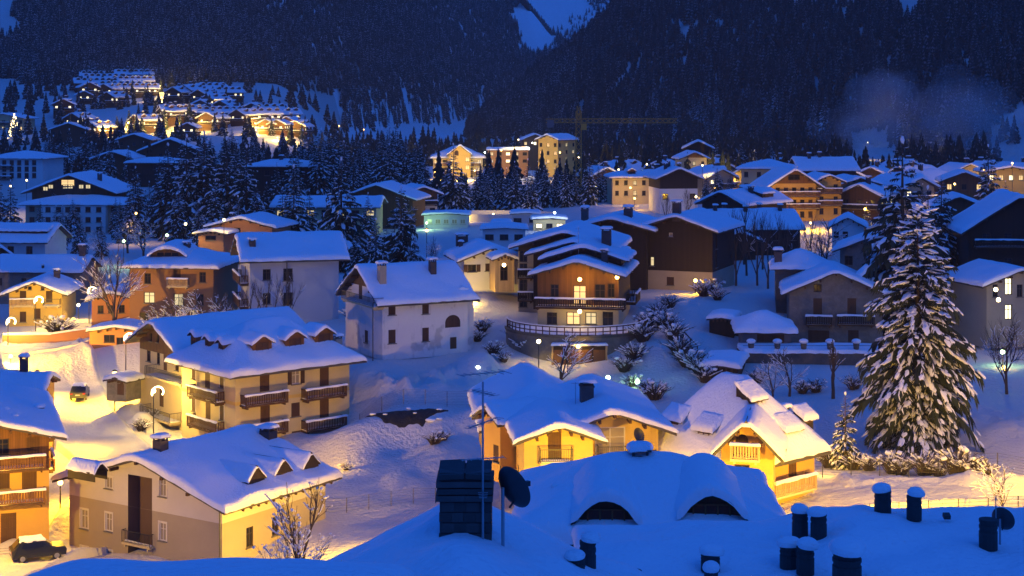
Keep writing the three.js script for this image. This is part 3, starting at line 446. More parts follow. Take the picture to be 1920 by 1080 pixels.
  {name: 'stepped_chalet', label: 'Brown timber chalet with stepped snowy roofs, glowing lamps and a wide dark balcony', cat: 'chalet', id: 'chalet', vols: [{x: 8.8, z: -192.58, yaw: -10, W: 9.51, L: 13.0, E: 15.18, g: 8.51, pitch: 17, wall: 'cream', oe: 0.9, og: 1.3, snow: 0.4, holes: [{face: 'f', u0: -0.54, u1: 0.96, y0: 11.69, y1: 13.89, style: 'door lit'}, {face: 'f', u0: -3.24, u1: -2.24, y0: 12.47, y1: 13.97, style: 'plain dark'}, {face: 'f', u0: 1.98, u1: 3.18, y0: 11.97, y1: 14.07, style: 'door glass'}, {face: 'f', u0: 3.49, u1: 4.29, y0: 12.56, y1: 14.16, style: 'plain dark'}, {face: 'f', u0: -1.34, u1: 0.26, y0: 9.29, y1: 10.79, style: 'plain lit'}, {face: 'f', u0: 0.87, u1: 2.17, y0: 9.39, y1: 10.79, style: 'plain pale'}, {face: 'f', u0: 2.91, u1: 4.11, y0: 9.0, y1: 10.9, style: 'door glass'}, {face: 'f', u0: -3.65, u1: -2.45, y0: 9.28, y1: 10.68, style: 'plain dark'}], balconies: [{face: 'f', u0: -4.83, u1: 5.65, y: 11.49, depth: 1.5, style: 'dark'}, {face: 'r', u0: 1.5, u1: 6.4, y: 11.08, depth: 1.3, style: 'dark'}], chimneys: [{x: 2.75, z: 3.13, w: 0.75, d: 0.75, h: 1.5, style: 'block'}, {x: 3.36, z: -2.14, w: 0.6, d: 0.6, h: 1.1, style: 'block'}], bands: [[11.08, 99, 'warmWood'], [8.51, 11.08, 'cream']]}, {x: 9.27, z: -194.17, yaw: -10, W: 8.88, L: 8.0, E: 16.6, g: 10.0, pitch: 17, wall: 'darkWood', oe: 0.9, og: 1.0, snow: 0.35}, {x: 8.28, z: -198.06, yaw: -10, W: 10.11, L: 8.0, E: 16.73, g: 10.0, pitch: 17, wall: 'darkWood', oe: 0.9, og: 1.0, snow: 0.35, chimneys: [{x: 3.72, z: 2.49, w: 1.1, d: 1.1, h: 2.2, style: 'block'}]}, {x: 7.68, z: -203.88, yaw: -10, W: 11.86, L: 12.0, E: 17.29, g: 6.0, pitch: 17, wall: 'darkWood', oe: 1.0, og: 1.2, snow: 0.4, holes: [{face: 'f', u0: -5.81, u1: -4.81, y0: 15.35, y1: 16.85, style: 'plain dark'}, {face: 'f', u0: -5.81, u1: -4.81, y0: 13.69, y1: 15.19, style: 'plain dark'}, {face: 'f', u0: -5.81, u1: -4.81, y0: 11.7, y1: 13.2, style: 'plain dark'}, {face: 'f', u0: -5.81, u1: -4.81, y0: 9.72, y1: 11.22, style: 'plain dark'}], balconies: [{face: 'f', u0: -5.9, u1: -4.0, y: 13.49, depth: 0.7, style: 'dark'}, {face: 'f', u0: -5.9, u1: -4.0, y: 10.69, depth: 0.7, style: 'dark'}], bands: [[16.69, 99, 'darkWood'], [6.0, 16.69, 'tan']]}]},
  {name: 'dark_timber_chalet', label: 'Dark timber block with snowy roof just behind the stepped chalet', cat: 'chalet', id: 'darkchalet', vols: [{x: 14.78, z: -221.49, yaw: -14, W: 9.51, L: 11.0, E: 18.16, g: 5.0, pitch: 15, wall: 'darkWood', oe: 1.4, og: 1.2, snow: 0.4, holes: [{face: 'f', u0: -2.6, u1: -1.6, y0: 15.48, y1: 17.68, style: 'plain wood'}, {face: 'f', u0: 2.03, u1: 2.83, y0: 12.38, y1: 13.78, style: 'plain dark'}, {face: 'f', u0: -0.16, u1: 0.64, y0: 15.26, y1: 16.56, style: 'plain dark'}], chimneys: [{x: 1.73, z: 2.32, w: 1.1, d: 1.1, h: 1.5, style: 'block'}, {x: -4.75, z: 0.16, w: 0.9, d: 0.9, h: 2.0, style: 'stone'}]}]},
  {name: 'dark_barn_house', label: 'Windowless dark timber gable with tan base, beside the lamp on the hill path', cat: 'house', id: 'darkchalet2', vols: [{x: 24.37, z: -220.41, yaw: -22, W: 9.86, L: 12.0, E: 18.17, g: 8.58, pitch: 19, wall: 'darkWood', oe: 1.1, og: 1.2, snow: 0.4, holes: [{face: 'f', u0: -1.06, u1: -0.56, y0: 17.18, y1: 17.68, style: 'plain white'}, {face: 'f', u0: -1.39, u1: -0.39, y0: 10.64, y1: 11.74, style: 'shut'}, {face: 'f', u0: -3.68, u1: -3.18, y0: 13.15, y1: 14.35, style: 'plain pale'}, {face: 'r', u0: -4.46, u1: -3.66, y0: 15.55, y1: 18.15, style: 'plain dark'}, {face: 'r', u0: -4.46, u1: -3.66, y0: 13.04, y1: 15.44, style: 'plain dark'}], balconies: [{face: 'f', u0: -6.6, u1: -4.2, y: 11.87, depth: 1.2, style: 'dark'}], chimneys: [{x: 0.01, z: 6.0, w: 1.0, d: 1.0, h: 1.6, style: 'block'}], bands: [[12.57, 99, 'darkWood'], [8.58, 12.57, 'tan']]}]},
  {name: 'yellow_gabled_house', label: 'Yellow house with two front gables, glazed door, iron balconies and thick snow', cat: 'house', id: 'yellowhouse', vols: [{x: 1.63, z: -133.82, yaw: 5, W: 7.98, L: 13.0, E: 9.64, g: 5.63, pitch: 29, wall: 'ochre', hip: 'f', hipPitch: 34, oe: 0.9, og: 0.9, snow: 0.45, wave: 0.2}, {x: 7.11, z: -128.17, yaw: 5, W: 6.96, L: 13.0, E: 10.36, g: 5.63, pitch: 20, wall: 'yellow', oe: 1.2, og: 1.3, snow: 0.4, holes: [{face: 'f', u0: -1.36, u1: 0.94, y0: 8.14, y1: 10.44, style: 'door white'}, {face: 'f', u0: 1.96, u1: 3.36, y0: 7.85, y1: 8.65, style: 'plain dark'}], balconies: [{face: 'f', u0: -1.24, u1: 1.12, y: 8.14, depth: 0.9, style: 'iron'}], chimneys: [{x: -1.42, z: 2.09, w: 1.0, d: 1.0, h: 1.6, style: 'stone'}]}, {x: 3.1, z: -122.21, yaw: 5, W: 5.12, L: 8.0, E: 10.3, g: 6.57, pitch: 20, wall: 'yellow', oe: 0.9, og: 1.1, snow: 0.4, holes: [{face: 'f', u0: -0.8, u1: 0.2, y0: 8.57, y1: 10.77, style: 'door'}, {face: 'l', u0: -1.05, u1: -0.45, y0: 6.77, y1: 7.33, style: 'shut'}], balconies: [{face: 'f', u0: -1.43, u1: 0.93, y: 8.68, depth: 0.9, style: 'iron'}]}, {x: -0.02, z: -126.21, yaw: -55, W: 2.6, L: 4.0, E: 10.41, g: 5.63, pitch: 34, wall: 'ochre', oe: 0.5, og: 0.6, snow: 0.35, holes: [{face: 'f', u0: 0.37, u1: 1.07, y0: 7.17, y1: 8.47, style: 'shut'}]}]},
  {name: 'steep_roofed_chalet', label: 'Steep hip-roofed chalet with pointed front gable, arched window and pale balconies', cat: 'chalet', id: 'steepchalet', vols: [{x: 17.11, z: -123.02, yaw: -48, W: 9.43, L: 7.53, E: 9.42, g: 4.5, pitch: 51, wall: 'ochre', hip: 'fb', oe: 0.9, og: 0.9, snow: 0.35, wave: 0.12, holes: [{face: 'r', u0: 0.62, u1: 1.57, y0: 6.82, y1: 8.82, style: 'door'}], balconies: [{face: 'r', u0: -2.37, u1: 2.51, y: 6.17, depth: 1.2, style: 'pale'}], dormers: [{face: 'f', u: 0.06, inset: 0.15, w: 1.7, h: 0.45, style: 'shed'}, {face: 'f', u: -3.32, inset: 0.42, w: 1.7, h: 0.4, style: 'shed'}, {face: 'r', u: 1.31, inset: 0.17, w: 1.7, h: 0.45, style: 'shed'}, {face: 'r', u: 3.84, inset: 0.61, w: 1.2, h: 0.35, style: 'shed'}, {face: 'r', u: -0.68, inset: 1.92, w: 1.5, h: 0.6, style: 'shed'}], chimneys: [{x: 2.74, z: -2.71, w: 0.5, d: 0.5, h: 0.6, style: 'block'}]}, {x: 17.45, z: -117.55, yaw: -12, W: 3.67, L: 6.0, E: 10.31, g: 4.5, pitch: 47, wall: 'ochre', oe: 0.8, og: 0.9, snow: 0.35, wave: 0.1, holes: [{face: 'f', u0: -0.8, u1: 0.1, y0: 9.83, y1: 11.33, style: 'arch'}, {face: 'f', u0: -0.9, u1: 0.2, y0: 8.16, y1: 9.16, style: 'plain dark'}], balconies: [{face: 'f', u0: -1.16, u1: 0.98, y: 9.71, depth: 0.9, style: 'pale'}]}]},
  {name: 'dormered_house', label: 'Low snow-laden hipped roof with two wide eyebrow dormers below the yellow house', cat: 'house', id: 'eyebrow', vols: [{x: 6.38, z: -75.69, yaw: -92, W: 11.0, L: 11.06, E: 15.89, g: 6.0, pitch: 19, wall: 'darkGrey', hipPitch: 25, hip: 'fb', oe: 0.7, og: 0.7, snow: 0.55, wave: 0.25, dormers: [{face: 'r', u: -2.06, inset: -0.03, w: 2.6, h: 1.05, style: 'eyebrow'}, {face: 'r', u: 2.59, inset: 0.4, w: 2.6, h: 1.05, style: 'eyebrow'}], chimneys: [{x: 1.26, z: 4.35, w: 0.3, d: 0.3, h: 0.5, style: 'flue'}, {x: 0.11, z: 0.33, w: 0.8, d: 0.8, h: 0.5, style: 'block'}, {x: 0.15, z: -3.26, w: 0.3, d: 0.3, h: 0.4, style: 'flue'}]}]},
  {name: 'stone_house', label: 'Dark stone house with snow-covered gable and hipped tower, left of the tall snowy spruce', cat: 'house', id: 'stonehouse', vols: [{x: 38.19, z: -190.21, yaw: -8, W: 10.61, L: 10.0, E: 13.11, g: 3.69, pitch: 24, wall: 'stone', oe: 0.9, og: 0.9, snow: 0.4, holes: [{face: 'f', u0: -2.57, u1: -1.57, y0: 10.27, y1: 12.47, style: 'door'}, {face: 'f', u0: -2.52, u1: -1.62, y0: 13.21, y1: 14.11, style: 'plain dark'}, {face: 'f', u0: 1.31, u1: 2.31, y0: 10.34, y1: 12.54, style: 'door'}, {face: 'f', u0: -3.15, u1: -0.75, y0: 6.95, y1: 8.75, style: 'shut'}, {face: 'f', u0: 1.39, u1: 2.59, y0: 7.25, y1: 8.85, style: 'shut'}], balconies: [{face: 'f', u0: -3.45, u1: -0.49, y: 9.52, depth: 0.9, style: 'dark'}, {face: 'f', u0: 0.12, u1: 4.33, y: 9.6, depth: 0.9, style: 'dark'}]}, {x: 35.78, z: -198.55, yaw: -8, W: 6.1, L: 6.0, E: 15.07, g: 3.69, pitch: 27, wall: 'darkStone', hip: 'fb', oe: 0.7, og: 0.7, snow: 0.4, chimneys: [{x: -2.78, z: 2.64, w: 0.9, d: 0.9, h: 1.5, style: 'stone'}]}]},
  {name: 'garage', label: 'Small garage with hipped snowy roof in front of the stone house', cat: 'garage', id: 'garage', vols: [{x: 28.46, z: -180.75, yaw: -5, W: 5.4, L: 6.0, E: 9.9, g: 6.91, pitch: 25, wall: 'darkGrey', hip: 'fb', oe: 0.8, og: 0.8, snow: 0.45, holes: [{face: 'f', u0: -0.97, u1: 2.03, y0: 7.92, y1: 9.72, style: 'shut'}]}]},
  {name: 'broad_dark_chalet', label: 'Broad dark chalet with steep white roof behind the tall spruce', cat: 'chalet', id: 'bigdark', vols: [{x: 73.3, z: -235.35, yaw: -5, W: 14.5, L: 12.0, E: 16.98, g: 10.2, pitch: 33, wall: 'darkWood', oe: 1.2, og: 1.2, snow: 0.45, holes: [{face: 'f', u0: -5.22, u1: -4.02, y0: 15.2, y1: 16.5, style: 'plain dark'}, {face: 'f', u0: -2.23, u1: -1.03, y0: 15.22, y1: 16.52, style: 'plain dark'}, {face: 'f', u0: -5.97, u1: -4.77, y0: 11.6, y1: 12.9, style: 'plain dark'}, {face: 'f', u0: -2.23, u1: -1.03, y0: 11.63, y1: 12.93, style: 'plain dark'}], balconies: [{face: 'f', u0: -6.5, u1: 6.5, y: 14.58, depth: 1.3, style: 'dark'}]}]},
  {name: 'lit_house', label: 'House with tall brightly lit windows and lamps beside the spruce', cat: 'house', id: 'lithouse', vols: [{x: 56.31, z: -184.85, yaw: 14, W: 8.0, L: 8.0, E: 14.72, g: 7.5, pitch: 20, wall: 'tan', oe: 1.0, og: 0.9, snow: 0.4, holes: [{face: 'f', u0: -1.7, u1: -0.8, y0: 13.45, y1: 15.35, style: 'door bright'}, {face: 'f', u0: -1.7, u1: -0.8, y0: 10.66, y1: 12.36, style: 'door bright'}, {face: 'f', u0: -3.23, u1: -2.63, y0: 13.27, y1: 14.67, style: 'plain dark'}, {face: 'f', u0: -0.19, u1: 0.51, y0: 13.18, y1: 14.58, style: 'plain dark'}]}]},
  {name: 'yellow_chalet', label: 'Bright yellow gabled chalet with dark shutters beside the street lamps', cat: 'chalet', id: 'yellowleft', vols: [{x: -68.92, z: -235.25, yaw: 4, W: 7.46, L: 10.0, E: 7.78, g: 2.53, pitch: 22, wall: 'yellow', oe: 1.0, og: 1.2, snow: 0.4, holes: [{face: 'f', u0: -2.22, u1: -1.32, y0: 6.51, y1: 8.11, style: 'shut'}, {face: 'f', u0: 1.47, u1: 2.37, y0: 6.48, y1: 8.08, style: 'shut'}, {face: 'f', u0: -2.22, u1: -1.32, y0: 3.64, y1: 5.14, style: 'shut'}, {face: 'f', u0: -0.19, u1: 0.71, y0: 4.08, y1: 5.58, style: 'shut'}, {face: 'f', u0: -1.05, u1: -0.55, y0: 8.27, y1: 8.77, style: 'plain dark'}, {face: 'f', u0: 0.76, u1: 1.26, y0: 8.18, y1: 8.68, style: 'plain dark'}], balconies: [{face: 'f', u0: -3.39, u1: 0.05, y: 6.06, depth: 1.1, style: 'pale'}, {face: 'f', u0: 1.23, u1: 3.64, y: 6.02, depth: 1.0, style: 'iron'}], chimneys: [{x: 1.6, z: -1.88, w: 0.8, d: 0.8, h: 1.4, style: 'stone'}]}]},
  {name: 'stone_barn', label: 'Long stone building with broad plain snowy roof behind the yellow chalet', cat: 'house', id: 'stonebarn', vols: [{x: -74.25, z: -254.86, yaw: -93, W: 9.0, L: 14.0, E: 8.75, g: 3.0, pitch: 22, wall: 'stone', oe: 0.6, og: 0.5, snow: 0.4, holes: [{face: 'r', u0: -6.2, u1: -5.4, y0: 6.55, y1: 7.75, style: 'plain dark'}, {face: 'r', u0: -2.33, u1: -1.53, y0: 6.55, y1: 7.75, style: 'plain dark'}, {face: 'r', u0: 1.53, u1: 2.33, y0: 6.55, y1: 7.75, style: 'plain dark'}, {face: 'r', u0: 5.4, u1: 6.2, y0: 6.55, y1: 7.75, style: 'plain dark'}], chimneys: [{x: 0.5, z: -6.12, w: 0.9, d: 0.9, h: 1.8, style: 'stone'}, {x: 4.5, z: -1.11, w: 0.4, d: 0.4, h: 0.8, style: 'flue'}]}]},
  {name: 'white_row_house', label: 'White house with long low shed dormer on its snowy roof', cat: 'house', id: 'leftwhite', vols: [{x: -86.37, z: -275.68, yaw: -95, W: 10.0, L: 16.0, E: 11.87, g: 3.0, pitch: 24, wall: 'white', oe: 1.0, og: 0.8, snow: 0.4, holes: [{face: 'r', u0: 4.76, u1: 5.86, y0: 9.67, y1: 10.97, style: 'plain dark'}, {face: 'r', u0: 1.51, u1: 2.61, y0: 9.64, y1: 10.94, style: 'plain dark'}], dormers: [{face: 'r', u: 3.4, inset: 1.26, w: 9, h: 0.5, style: 'shed'}]}]},
  {name: 'small_steep_house', label: 'Small steep-roofed house in shade below the white row house', cat: 'house', id: 'leftsmall', vols: [{x: -85.49, z: -264.81, yaw: 25, W: 6.0, L: 9.0, E: 9.24, g: 3.0, pitch: 40, wall: 'wood', oe: 0.5, og: 0.6, snow: 0.35, holes: [{face: 'f', u0: 1.42, u1: 2.22, y0: 8.35, y1: 9.35, style: 'plain dark'}]}]},
  {name: 'brown_house', label: 'Brown plastered house with arched roof dormer behind the bare street tree', cat: 'house', id: 'brownblock', vols: [{x: -45.28, z: -221.57, yaw: -6, W: 11.61, L: 12.0, E: 13.14, g: 5.12, pitch: 17, wall: 'rust', hip: 'fb', oe: 1.0, og: 1.0, snow: 0.4, holes: [{face: 'f', u0: -3.73, u1: -2.83, y0: 10.76, y1: 12.16, style: 'plain dark'}, {face: 'f', u0: 0.29, u1: 1.29, y0: 10.85, y1: 12.75, style: 'door'}, {face: 'f', u0: 3.88, u1: 4.78, y0: 10.99, y1: 12.39, style: 'plain dark'}, {face: 'f', u0: -3.81, u1: -2.31, y0: 8.12, y1: 9.62, style: 'plain pale'}, {face: 'f', u0: 0.36, u1: 1.66, y0: 7.84, y1: 9.44, style: 'plain pale'}, {face: 'f', u0: 3.46, u1: 4.46, y0: 7.92, y1: 9.42, style: 'plain dark'}, {face: 'f', u0: -4.4, u1: -3.2, y0: 5.55, y1: 6.85, style: 'plain dark'}, {face: 'f', u0: 2.73, u1: 3.73, y0: 5.66, y1: 7.36, style: 'plain pale'}], balconies: [{face: 'f', u0: -0.32, u1: 2.61, y: 10.56, depth: 1.1, style: 'pale'}], dormers: [{face: 'f', u: -1.0, inset: 1.65, w: 5.0, h: 1.1, style: 'eyebrow'}], chimneys: [{x: 0.92, z: 1.96, w: 0.8, d: 0.8, h: 1.2, style: 'stone'}]}]},
  {name: 'orange_house', label: 'Low orange-lit house between the street and the bare tree', cat: 'house', id: 'orangeshed', vols: [{x: -56.19, z: -225.48, yaw: 10, W: 5.24, L: 8.0, E: 7.99, g: 3.79, pitch: 18, wall: 'orange', oe: 0.8, og: 0.8, snow: 0.4, holes: [{face: 'f', u0: -1.82, u1: -1.02, y0: 6.04, y1: 7.14, style: 'plain dark'}, {face: 'f', u0: -0.4, u1: 0.4, y0: 6.04, y1: 7.14, style: 'plain dark'}, {face: 'f', u0: 1.02, u1: 1.82, y0: 6.04, y1: 7.14, style: 'plain dark'}]}]},
  {name: 'street_kiosk', label: 'Small orange building with flat snowy roof at the street corner', cat: 'kiosk', id: 'orangekiosk', vols: [{x: -50.19, z: -206.25, yaw: -4, W: 7.0, L: 5.0, E: 5.96, g: 2.54, pitch: 9, wall: 'orange', oe: 0.4, og: 0.4, snow: 0.35, holes: [{face: 'f', u0: -1.63, u1: -0.23, y0: 4.61, y1: 5.61, style: 'plain dark'}, {face: 'f', u0: 0.0, u1: 0.9, y0: 4.28, y1: 5.28, style: 'plain dark'}]}]},
  {name: 'orange_chalet', label: 'Orange chalet glowing under lamps behind the grey house', cat: 'chalet', id: 'orangehouse', vols: [{x: -47.74, z: -293.69, yaw: -12, W: 11.54, L: 10.0, E: 12.86, g: 3.0, pitch: 14, wall: 'orange', oe: 1.2, og: 1.0, snow: 0.4, holes: [{face: 'f', u0: -4.0, u1: -2.8, y0: 11.43, y1: 12.63, style: 'plain dark'}, {face: 'f', u0: -1.44, u1: -0.24, y0: 11.47, y1: 12.67, style: 'plain dark'}], chimneys: [{x: -5.77, z: -5.0, w: 0.7, d: 0.7, h: 1.2, style: 'stone'}]}, {x: -52.87, z: -287.43, yaw: -12, W: 4.85, L: 6.0, E: 11.91, g: 3.0, pitch: 10, wall: 'orange', oe: 0.8, og: 0.6, snow: 0.35, holes: [{face: 'f', u0: -1.1, u1: 0.9, y0: 10.8, y1: 11.6, style: 'plain dark'}]}]},
  {name: 'mountain_hotel', label: 'Wide hotel with tiered gables and broad eaves above the shaded trees', cat: 'hotel', id: 'hotel', vols: [{x: -101.28, z: -378.59, yaw: -2, W: 23.15, L: 14.0, E: 11.69, g: 4.0, pitch: 10, wall: 'tan', hip: 'fb', oe: 1.3, og: 1.3, snow: 0.45, holes: [{face: 'f', u0: -10.67, u1: -9.47, y0: 9.98, y1: 11.18, style: 'plain dark'}, {face: 'f', u0: -6.91, u1: -5.71, y0: 9.98, y1: 11.18, style: 'plain dark'}, {face: 'f', u0: -4.41, u1: -3.21, y0: 9.99, y1: 11.19, style: 'plain dark'}, {face: 'f', u0: -2.28, u1: -1.08, y0: 9.99, y1: 11.19, style: 'plain dark'}, {face: 'f', u0: 0.1, u1: 1.3, y0: 10.0, y1: 11.2, style: 'plain dark'}, {face: 'f', u0: 2.48, u1: 3.68, y0: 10.01, y1: 11.21, style: 'plain dark'}, {face: 'f', u0: 4.98, u1: 6.18, y0: 10.01, y1: 11.21, style: 'plain dark'}, {face: 'f', u0: 8.48, u1: 9.68, y0: 10.02, y1: 11.22, style: 'plain dark'}, {face: 'f', u0: -10.67, u1: -9.47, y0: 7.5, y1: 8.7, style: 'plain dark'}, {face: 'f', u0: -6.91, u1: -5.71, y0: 7.51, y1: 8.71, style: 'plain dark'}, {face: 'f', u0: -4.41, u1: -3.21, y0: 7.51, y1: 8.71, style: 'plain dark'}, {face: 'f', u0: -2.28, u1: -1.08, y0: 7.52, y1: 8.72, style: 'plain dark'}, {face: 'f', u0: 0.1, u1: 1.3, y0: 7.52, y1: 8.72, style: 'plain dark'}, {face: 'f', u0: 2.48, u1: 3.68, y0: 7.53, y1: 8.73, style: 'plain dark'}, {face: 'f', u0: 4.98, u1: 6.18, y0: 7.54, y1: 8.74, style: 'plain dark'}, {face: 'f', u0: 8.48, u1: 9.68, y0: 7.54, y1: 8.74, style: 'plain dark'}, {face: 'f', u0: -10.67, u1: -9.47, y0: 5.26, y1: 6.46, style: 'plain dark'}, {face: 'f', u0: -6.91, u1: -5.71, y0: 5.27, y1: 6.47, style: 'plain dark'}, {face: 'f', u0: -4.41, u1: -3.21, y0: 5.28, y1: 6.48, style: 'plain dark'}, {face: 'f', u0: -2.28, u1: -1.08, y0: 5.29, y1: 6.49, style: 'plain dark'}, {face: 'f', u0: 0.1, u1: 1.3, y0: 5.29, y1: 6.49, style: 'plain dark'}, {face: 'f', u0: 2.48, u1: 3.68, y0: 5.3, y1: 6.5, style: 'plain dark'}, {face: 'f', u0: 4.98, u1: 6.18, y0: 5.31, y1: 6.51, style: 'plain dark'}, {face: 'f', u0: 8.48, u1: 9.68, y0: 5.32, y1: 6.52, style: 'plain dark'}]}, {x: -104.46, z: -387.67, yaw: -2, W: 18.54, L: 16.0, E: 14.48, g: 8.0, pitch: 21, wall: 'wood', oe: 2.2, og: 1.6, snow: 0.4, holes: [{face: 'f', u0: -6.67, u1: -5.47, y0: 14.38, y1: 15.38, style: 'plain pale'}, {face: 'f', u0: -5.39, u1: -4.19, y0: 14.87, y1: 15.87, style: 'plain pale'}, {face: 'f', u0: -1.93, u1: -0.73, y0: 14.88, y1: 15.88, style: 'plain pale'}, {face: 'f', u0: -0.66, u1: 0.54, y0: 14.88, y1: 15.88, style: 'plain pale'}, {face: 'f', u0: 1.9, u1: 3.1, y0: 14.89, y1: 15.89, style: 'plain pale'}, {face: 'f', u0: 3.56, u1: 4.76, y0: 14.89, y1: 15.89, style: 'plain pale'}, {face: 'f', u0: -2.3, u1: 0.9, y0: 15.46, y1: 17.06, style: 'plain lit'}], chimneys: [{x: 5.52, z: 3.07, w: 0.9, d: 0.9, h: 2, style: 'stone'}]}, {x: -101.32, z: -371.24, yaw: -2, W: 15.07, L: 3.0, E: 11.57, g: 4.0, pitch: 8, wall: 'white', hip: 'fb', oe: 0.3, og: 0.3, snow: 0.3, holes: [{face: 'f', u0: -6.51, u1: -5.31, y0: 9.98, y1: 11.18, style: 'plain dark'}, {face: 'f', u0: -4.02, u1: -2.82, y0: 9.99, y1: 11.19, style: 'plain dark'}, {face: 'f', u0: -1.9, u1: -0.7, y0: 9.99, y1: 11.19, style: 'plain dark'}, {face: 'f', u0: 0.46, u1: 1.66, y0: 10.0, y1: 11.2, style: 'plain dark'}, {face: 'f', u0: 2.83, u1: 4.03, y0: 10.01, y1: 11.21, style: 'plain dark'}, {face: 'f', u0: 5.32, u1: 6.52, y0: 10.01, y1: 11.21, style: 'plain dark'}, {face: 'f', u0: -6.51, u1: -5.31, y0: 7.64, y1: 8.84, style: 'plain dark'}, {face: 'f', u0: -4.02, u1: -2.82, y0: 7.65, y1: 8.85, style: 'plain dark'}, {face: 'f', u0: -1.9, u1: -0.7, y0: 7.65, y1: 8.85, style: 'plain dark'}, {face: 'f', u0: 0.46, u1: 1.66, y0: 7.66, y1: 8.86, style: 'plain dark'}, {face: 'f', u0: 2.83, u1: 4.03, y0: 7.66, y1: 8.86, style: 'plain dark'}, {face: 'f', u0: 5.32, u1: 6.52, y0: 7.67, y1: 8.87, style: 'plain dark'}, {face: 'f', u0: -6.51, u1: -5.31, y0: 5.42, y1: 6.62, style: 'plain dark'}, {face: 'f', u0: -4.02, u1: -2.82, y0: 5.43, y1: 6.63, style: 'plain dark'}, {face: 'f', u0: -1.9, u1: -0.7, y0: 5.43, y1: 6.63, style: 'plain dark'}, {face: 'f', u0: 0.46, u1: 1.66, y0: 5.44, y1: 6.64, style: 'plain dark'}, {face: 'f', u0: 2.83, u1: 4.03, y0: 5.45, y1: 6.65, style: 'plain dark'}, {face: 'f', u0: 5.32, u1: 6.52, y0: 5.45, y1: 6.65, style: 'plain dark'}]}]},
  {name: 'white_apartment_block', label: 'White apartment block with dark balconies at the hillside trees', cat: 'house', id: 'leftblock', vols: [{x: -138.89, z: -458.04, yaw: -8, W: 15.88, L: 14.0, E: 19.7, g: 4.0, pitch: 12, wall: 'white', hip: 'fb', oe: 1.2, og: 1.0, snow: 0.4, holes: [{face: 'f', u0: -4.08, u1: -2.88, y0: 17.74, y1: 19.14, style: 'plain dark'}, {face: 'f', u0: -1.85, u1: -0.65, y0: 17.75, y1: 19.15, style: 'plain dark'}, {face: 'f', u0: 0.37, u1: 1.57, y0: 17.76, y1: 19.16, style: 'plain dark'}, {face: 'f', u0: 2.59, u1: 3.79, y0: 17.78, y1: 19.18, style: 'plain dark'}, {face: 'f', u0: 4.81, u1: 6.01, y0: 17.79, y1: 19.19, style: 'plain dark'}, {face: 'f', u0: -4.08, u1: -2.88, y0: 15.94, y1: 17.34, style: 'plain dark'}, {face: 'f', u0: -1.85, u1: -0.65, y0: 15.95, y1: 17.35, style: 'plain dark'}, {face: 'f', u0: 0.37, u1: 1.57, y0: 15.96, y1: 17.36, style: 'plain dark'}, {face: 'f', u0: 2.59, u1: 3.79, y0: 15.97, y1: 17.37, style: 'plain dark'}, {face: 'f', u0: 4.81, u1: 6.01, y0: 15.99, y1: 17.39, style: 'plain dark'}, {face: 'f', u0: -4.08, u1: -2.88, y0: 14.13, y1: 15.53, style: 'plain dark'}, {face: 'f', u0: -1.85, u1: -0.65, y0: 14.14, y1: 15.54, style: 'plain dark'}, {face: 'f', u0: 0.37, u1: 1.57, y0: 14.16, y1: 15.56, style: 'plain dark'}, {face: 'f', u0: 2.59, u1: 3.79, y0: 14.17, y1: 15.57, style: 'plain dark'}, {face: 'f', u0: 4.81, u1: 6.01, y0: 14.18, y1: 15.58, style: 'plain dark'}], balconies: [{face: 'f', u0: -7.0, u1: -1.0, y: 16.7, depth: 1.1, style: 'dark'}, {face: 'f', u0: -7.0, u1: -1.0, y: 13.7, depth: 1.1, style: 'dark'}]}]},
  {name: 'distant_hotel', label: 'Distant pale hotel with balconies behind the lit fir', cat: 'hotel', id: 'farhotel', vols: [{x: -228.49, z: -727.76, yaw: -5, W: 18.11, L: 14.0, E: 28.52, g: 15.0, pitch: 12, wall: 'cream', oe: 1.5, og: 1.0, snow: 0.5, holes: [{face: 'f', u0: -8.65, u1: -7.05, y0: 26.17, y1: 27.67, style: 'plain dark'}, {face: 'f', u0: -4.73, u1: -3.13, y0: 26.17, y1: 27.67, style: 'plain lit'}, {face: 'f', u0: -0.8, u1: 0.8, y0: 26.17, y1: 27.67, style: 'plain dark'}, {face: 'f', u0: 3.13, u1: 4.73, y0: 26.17, y1: 27.67, style: 'plain pale'}, {face: 'f', u0: 7.05, u1: 8.65, y0: 26.17, y1: 27.67, style: 'plain dark'}, {face: 'f', u0: -8.65, u1: -7.05, y0: 23.27, y1: 24.77, style: 'plain lit'}, {face: 'f', u0: -4.73, u1: -3.13, y0: 23.27, y1: 24.77, style: 'plain dark'}, {face: 'f', u0: -0.8, u1: 0.8, y0: 23.27, y1: 24.77, style: 'plain pale'}, {face: 'f', u0: 3.13, u1: 4.73, y0: 23.27, y1: 24.77, style: 'plain dark'}, {face: 'f', u0: 7.05, u1: 8.65, y0: 23.27, y1: 24.77, style: 'plain lit'}, {face: 'f', u0: -8.65, u1: -7.05, y0: 20.37, y1: 21.87, style: 'plain dark'}, {face: 'f', u0: -4.73, u1: -3.13, y0: 20.37, y1: 21.87, style: 'plain pale'}, {face: 'f', u0: -0.8, u1: 0.8, y0: 20.37, y1: 21.87, style: 'plain dark'}, {face: 'f', u0: 3.13, u1: 4.73, y0: 20.37, y1: 21.87, style: 'plain lit'}, {face: 'f', u0: 7.05, u1: 8.65, y0: 20.37, y1: 21.87, style: 'plain dark'}], balconies: [{face: 'f', u0: -8.0, u1: 8.0, y: 25.82, depth: 1.2, style: 'dark'}, {face: 'f', u0: -8.0, u1: 8.0, y: 22.92, depth: 1.2, style: 'dark'}]}]},
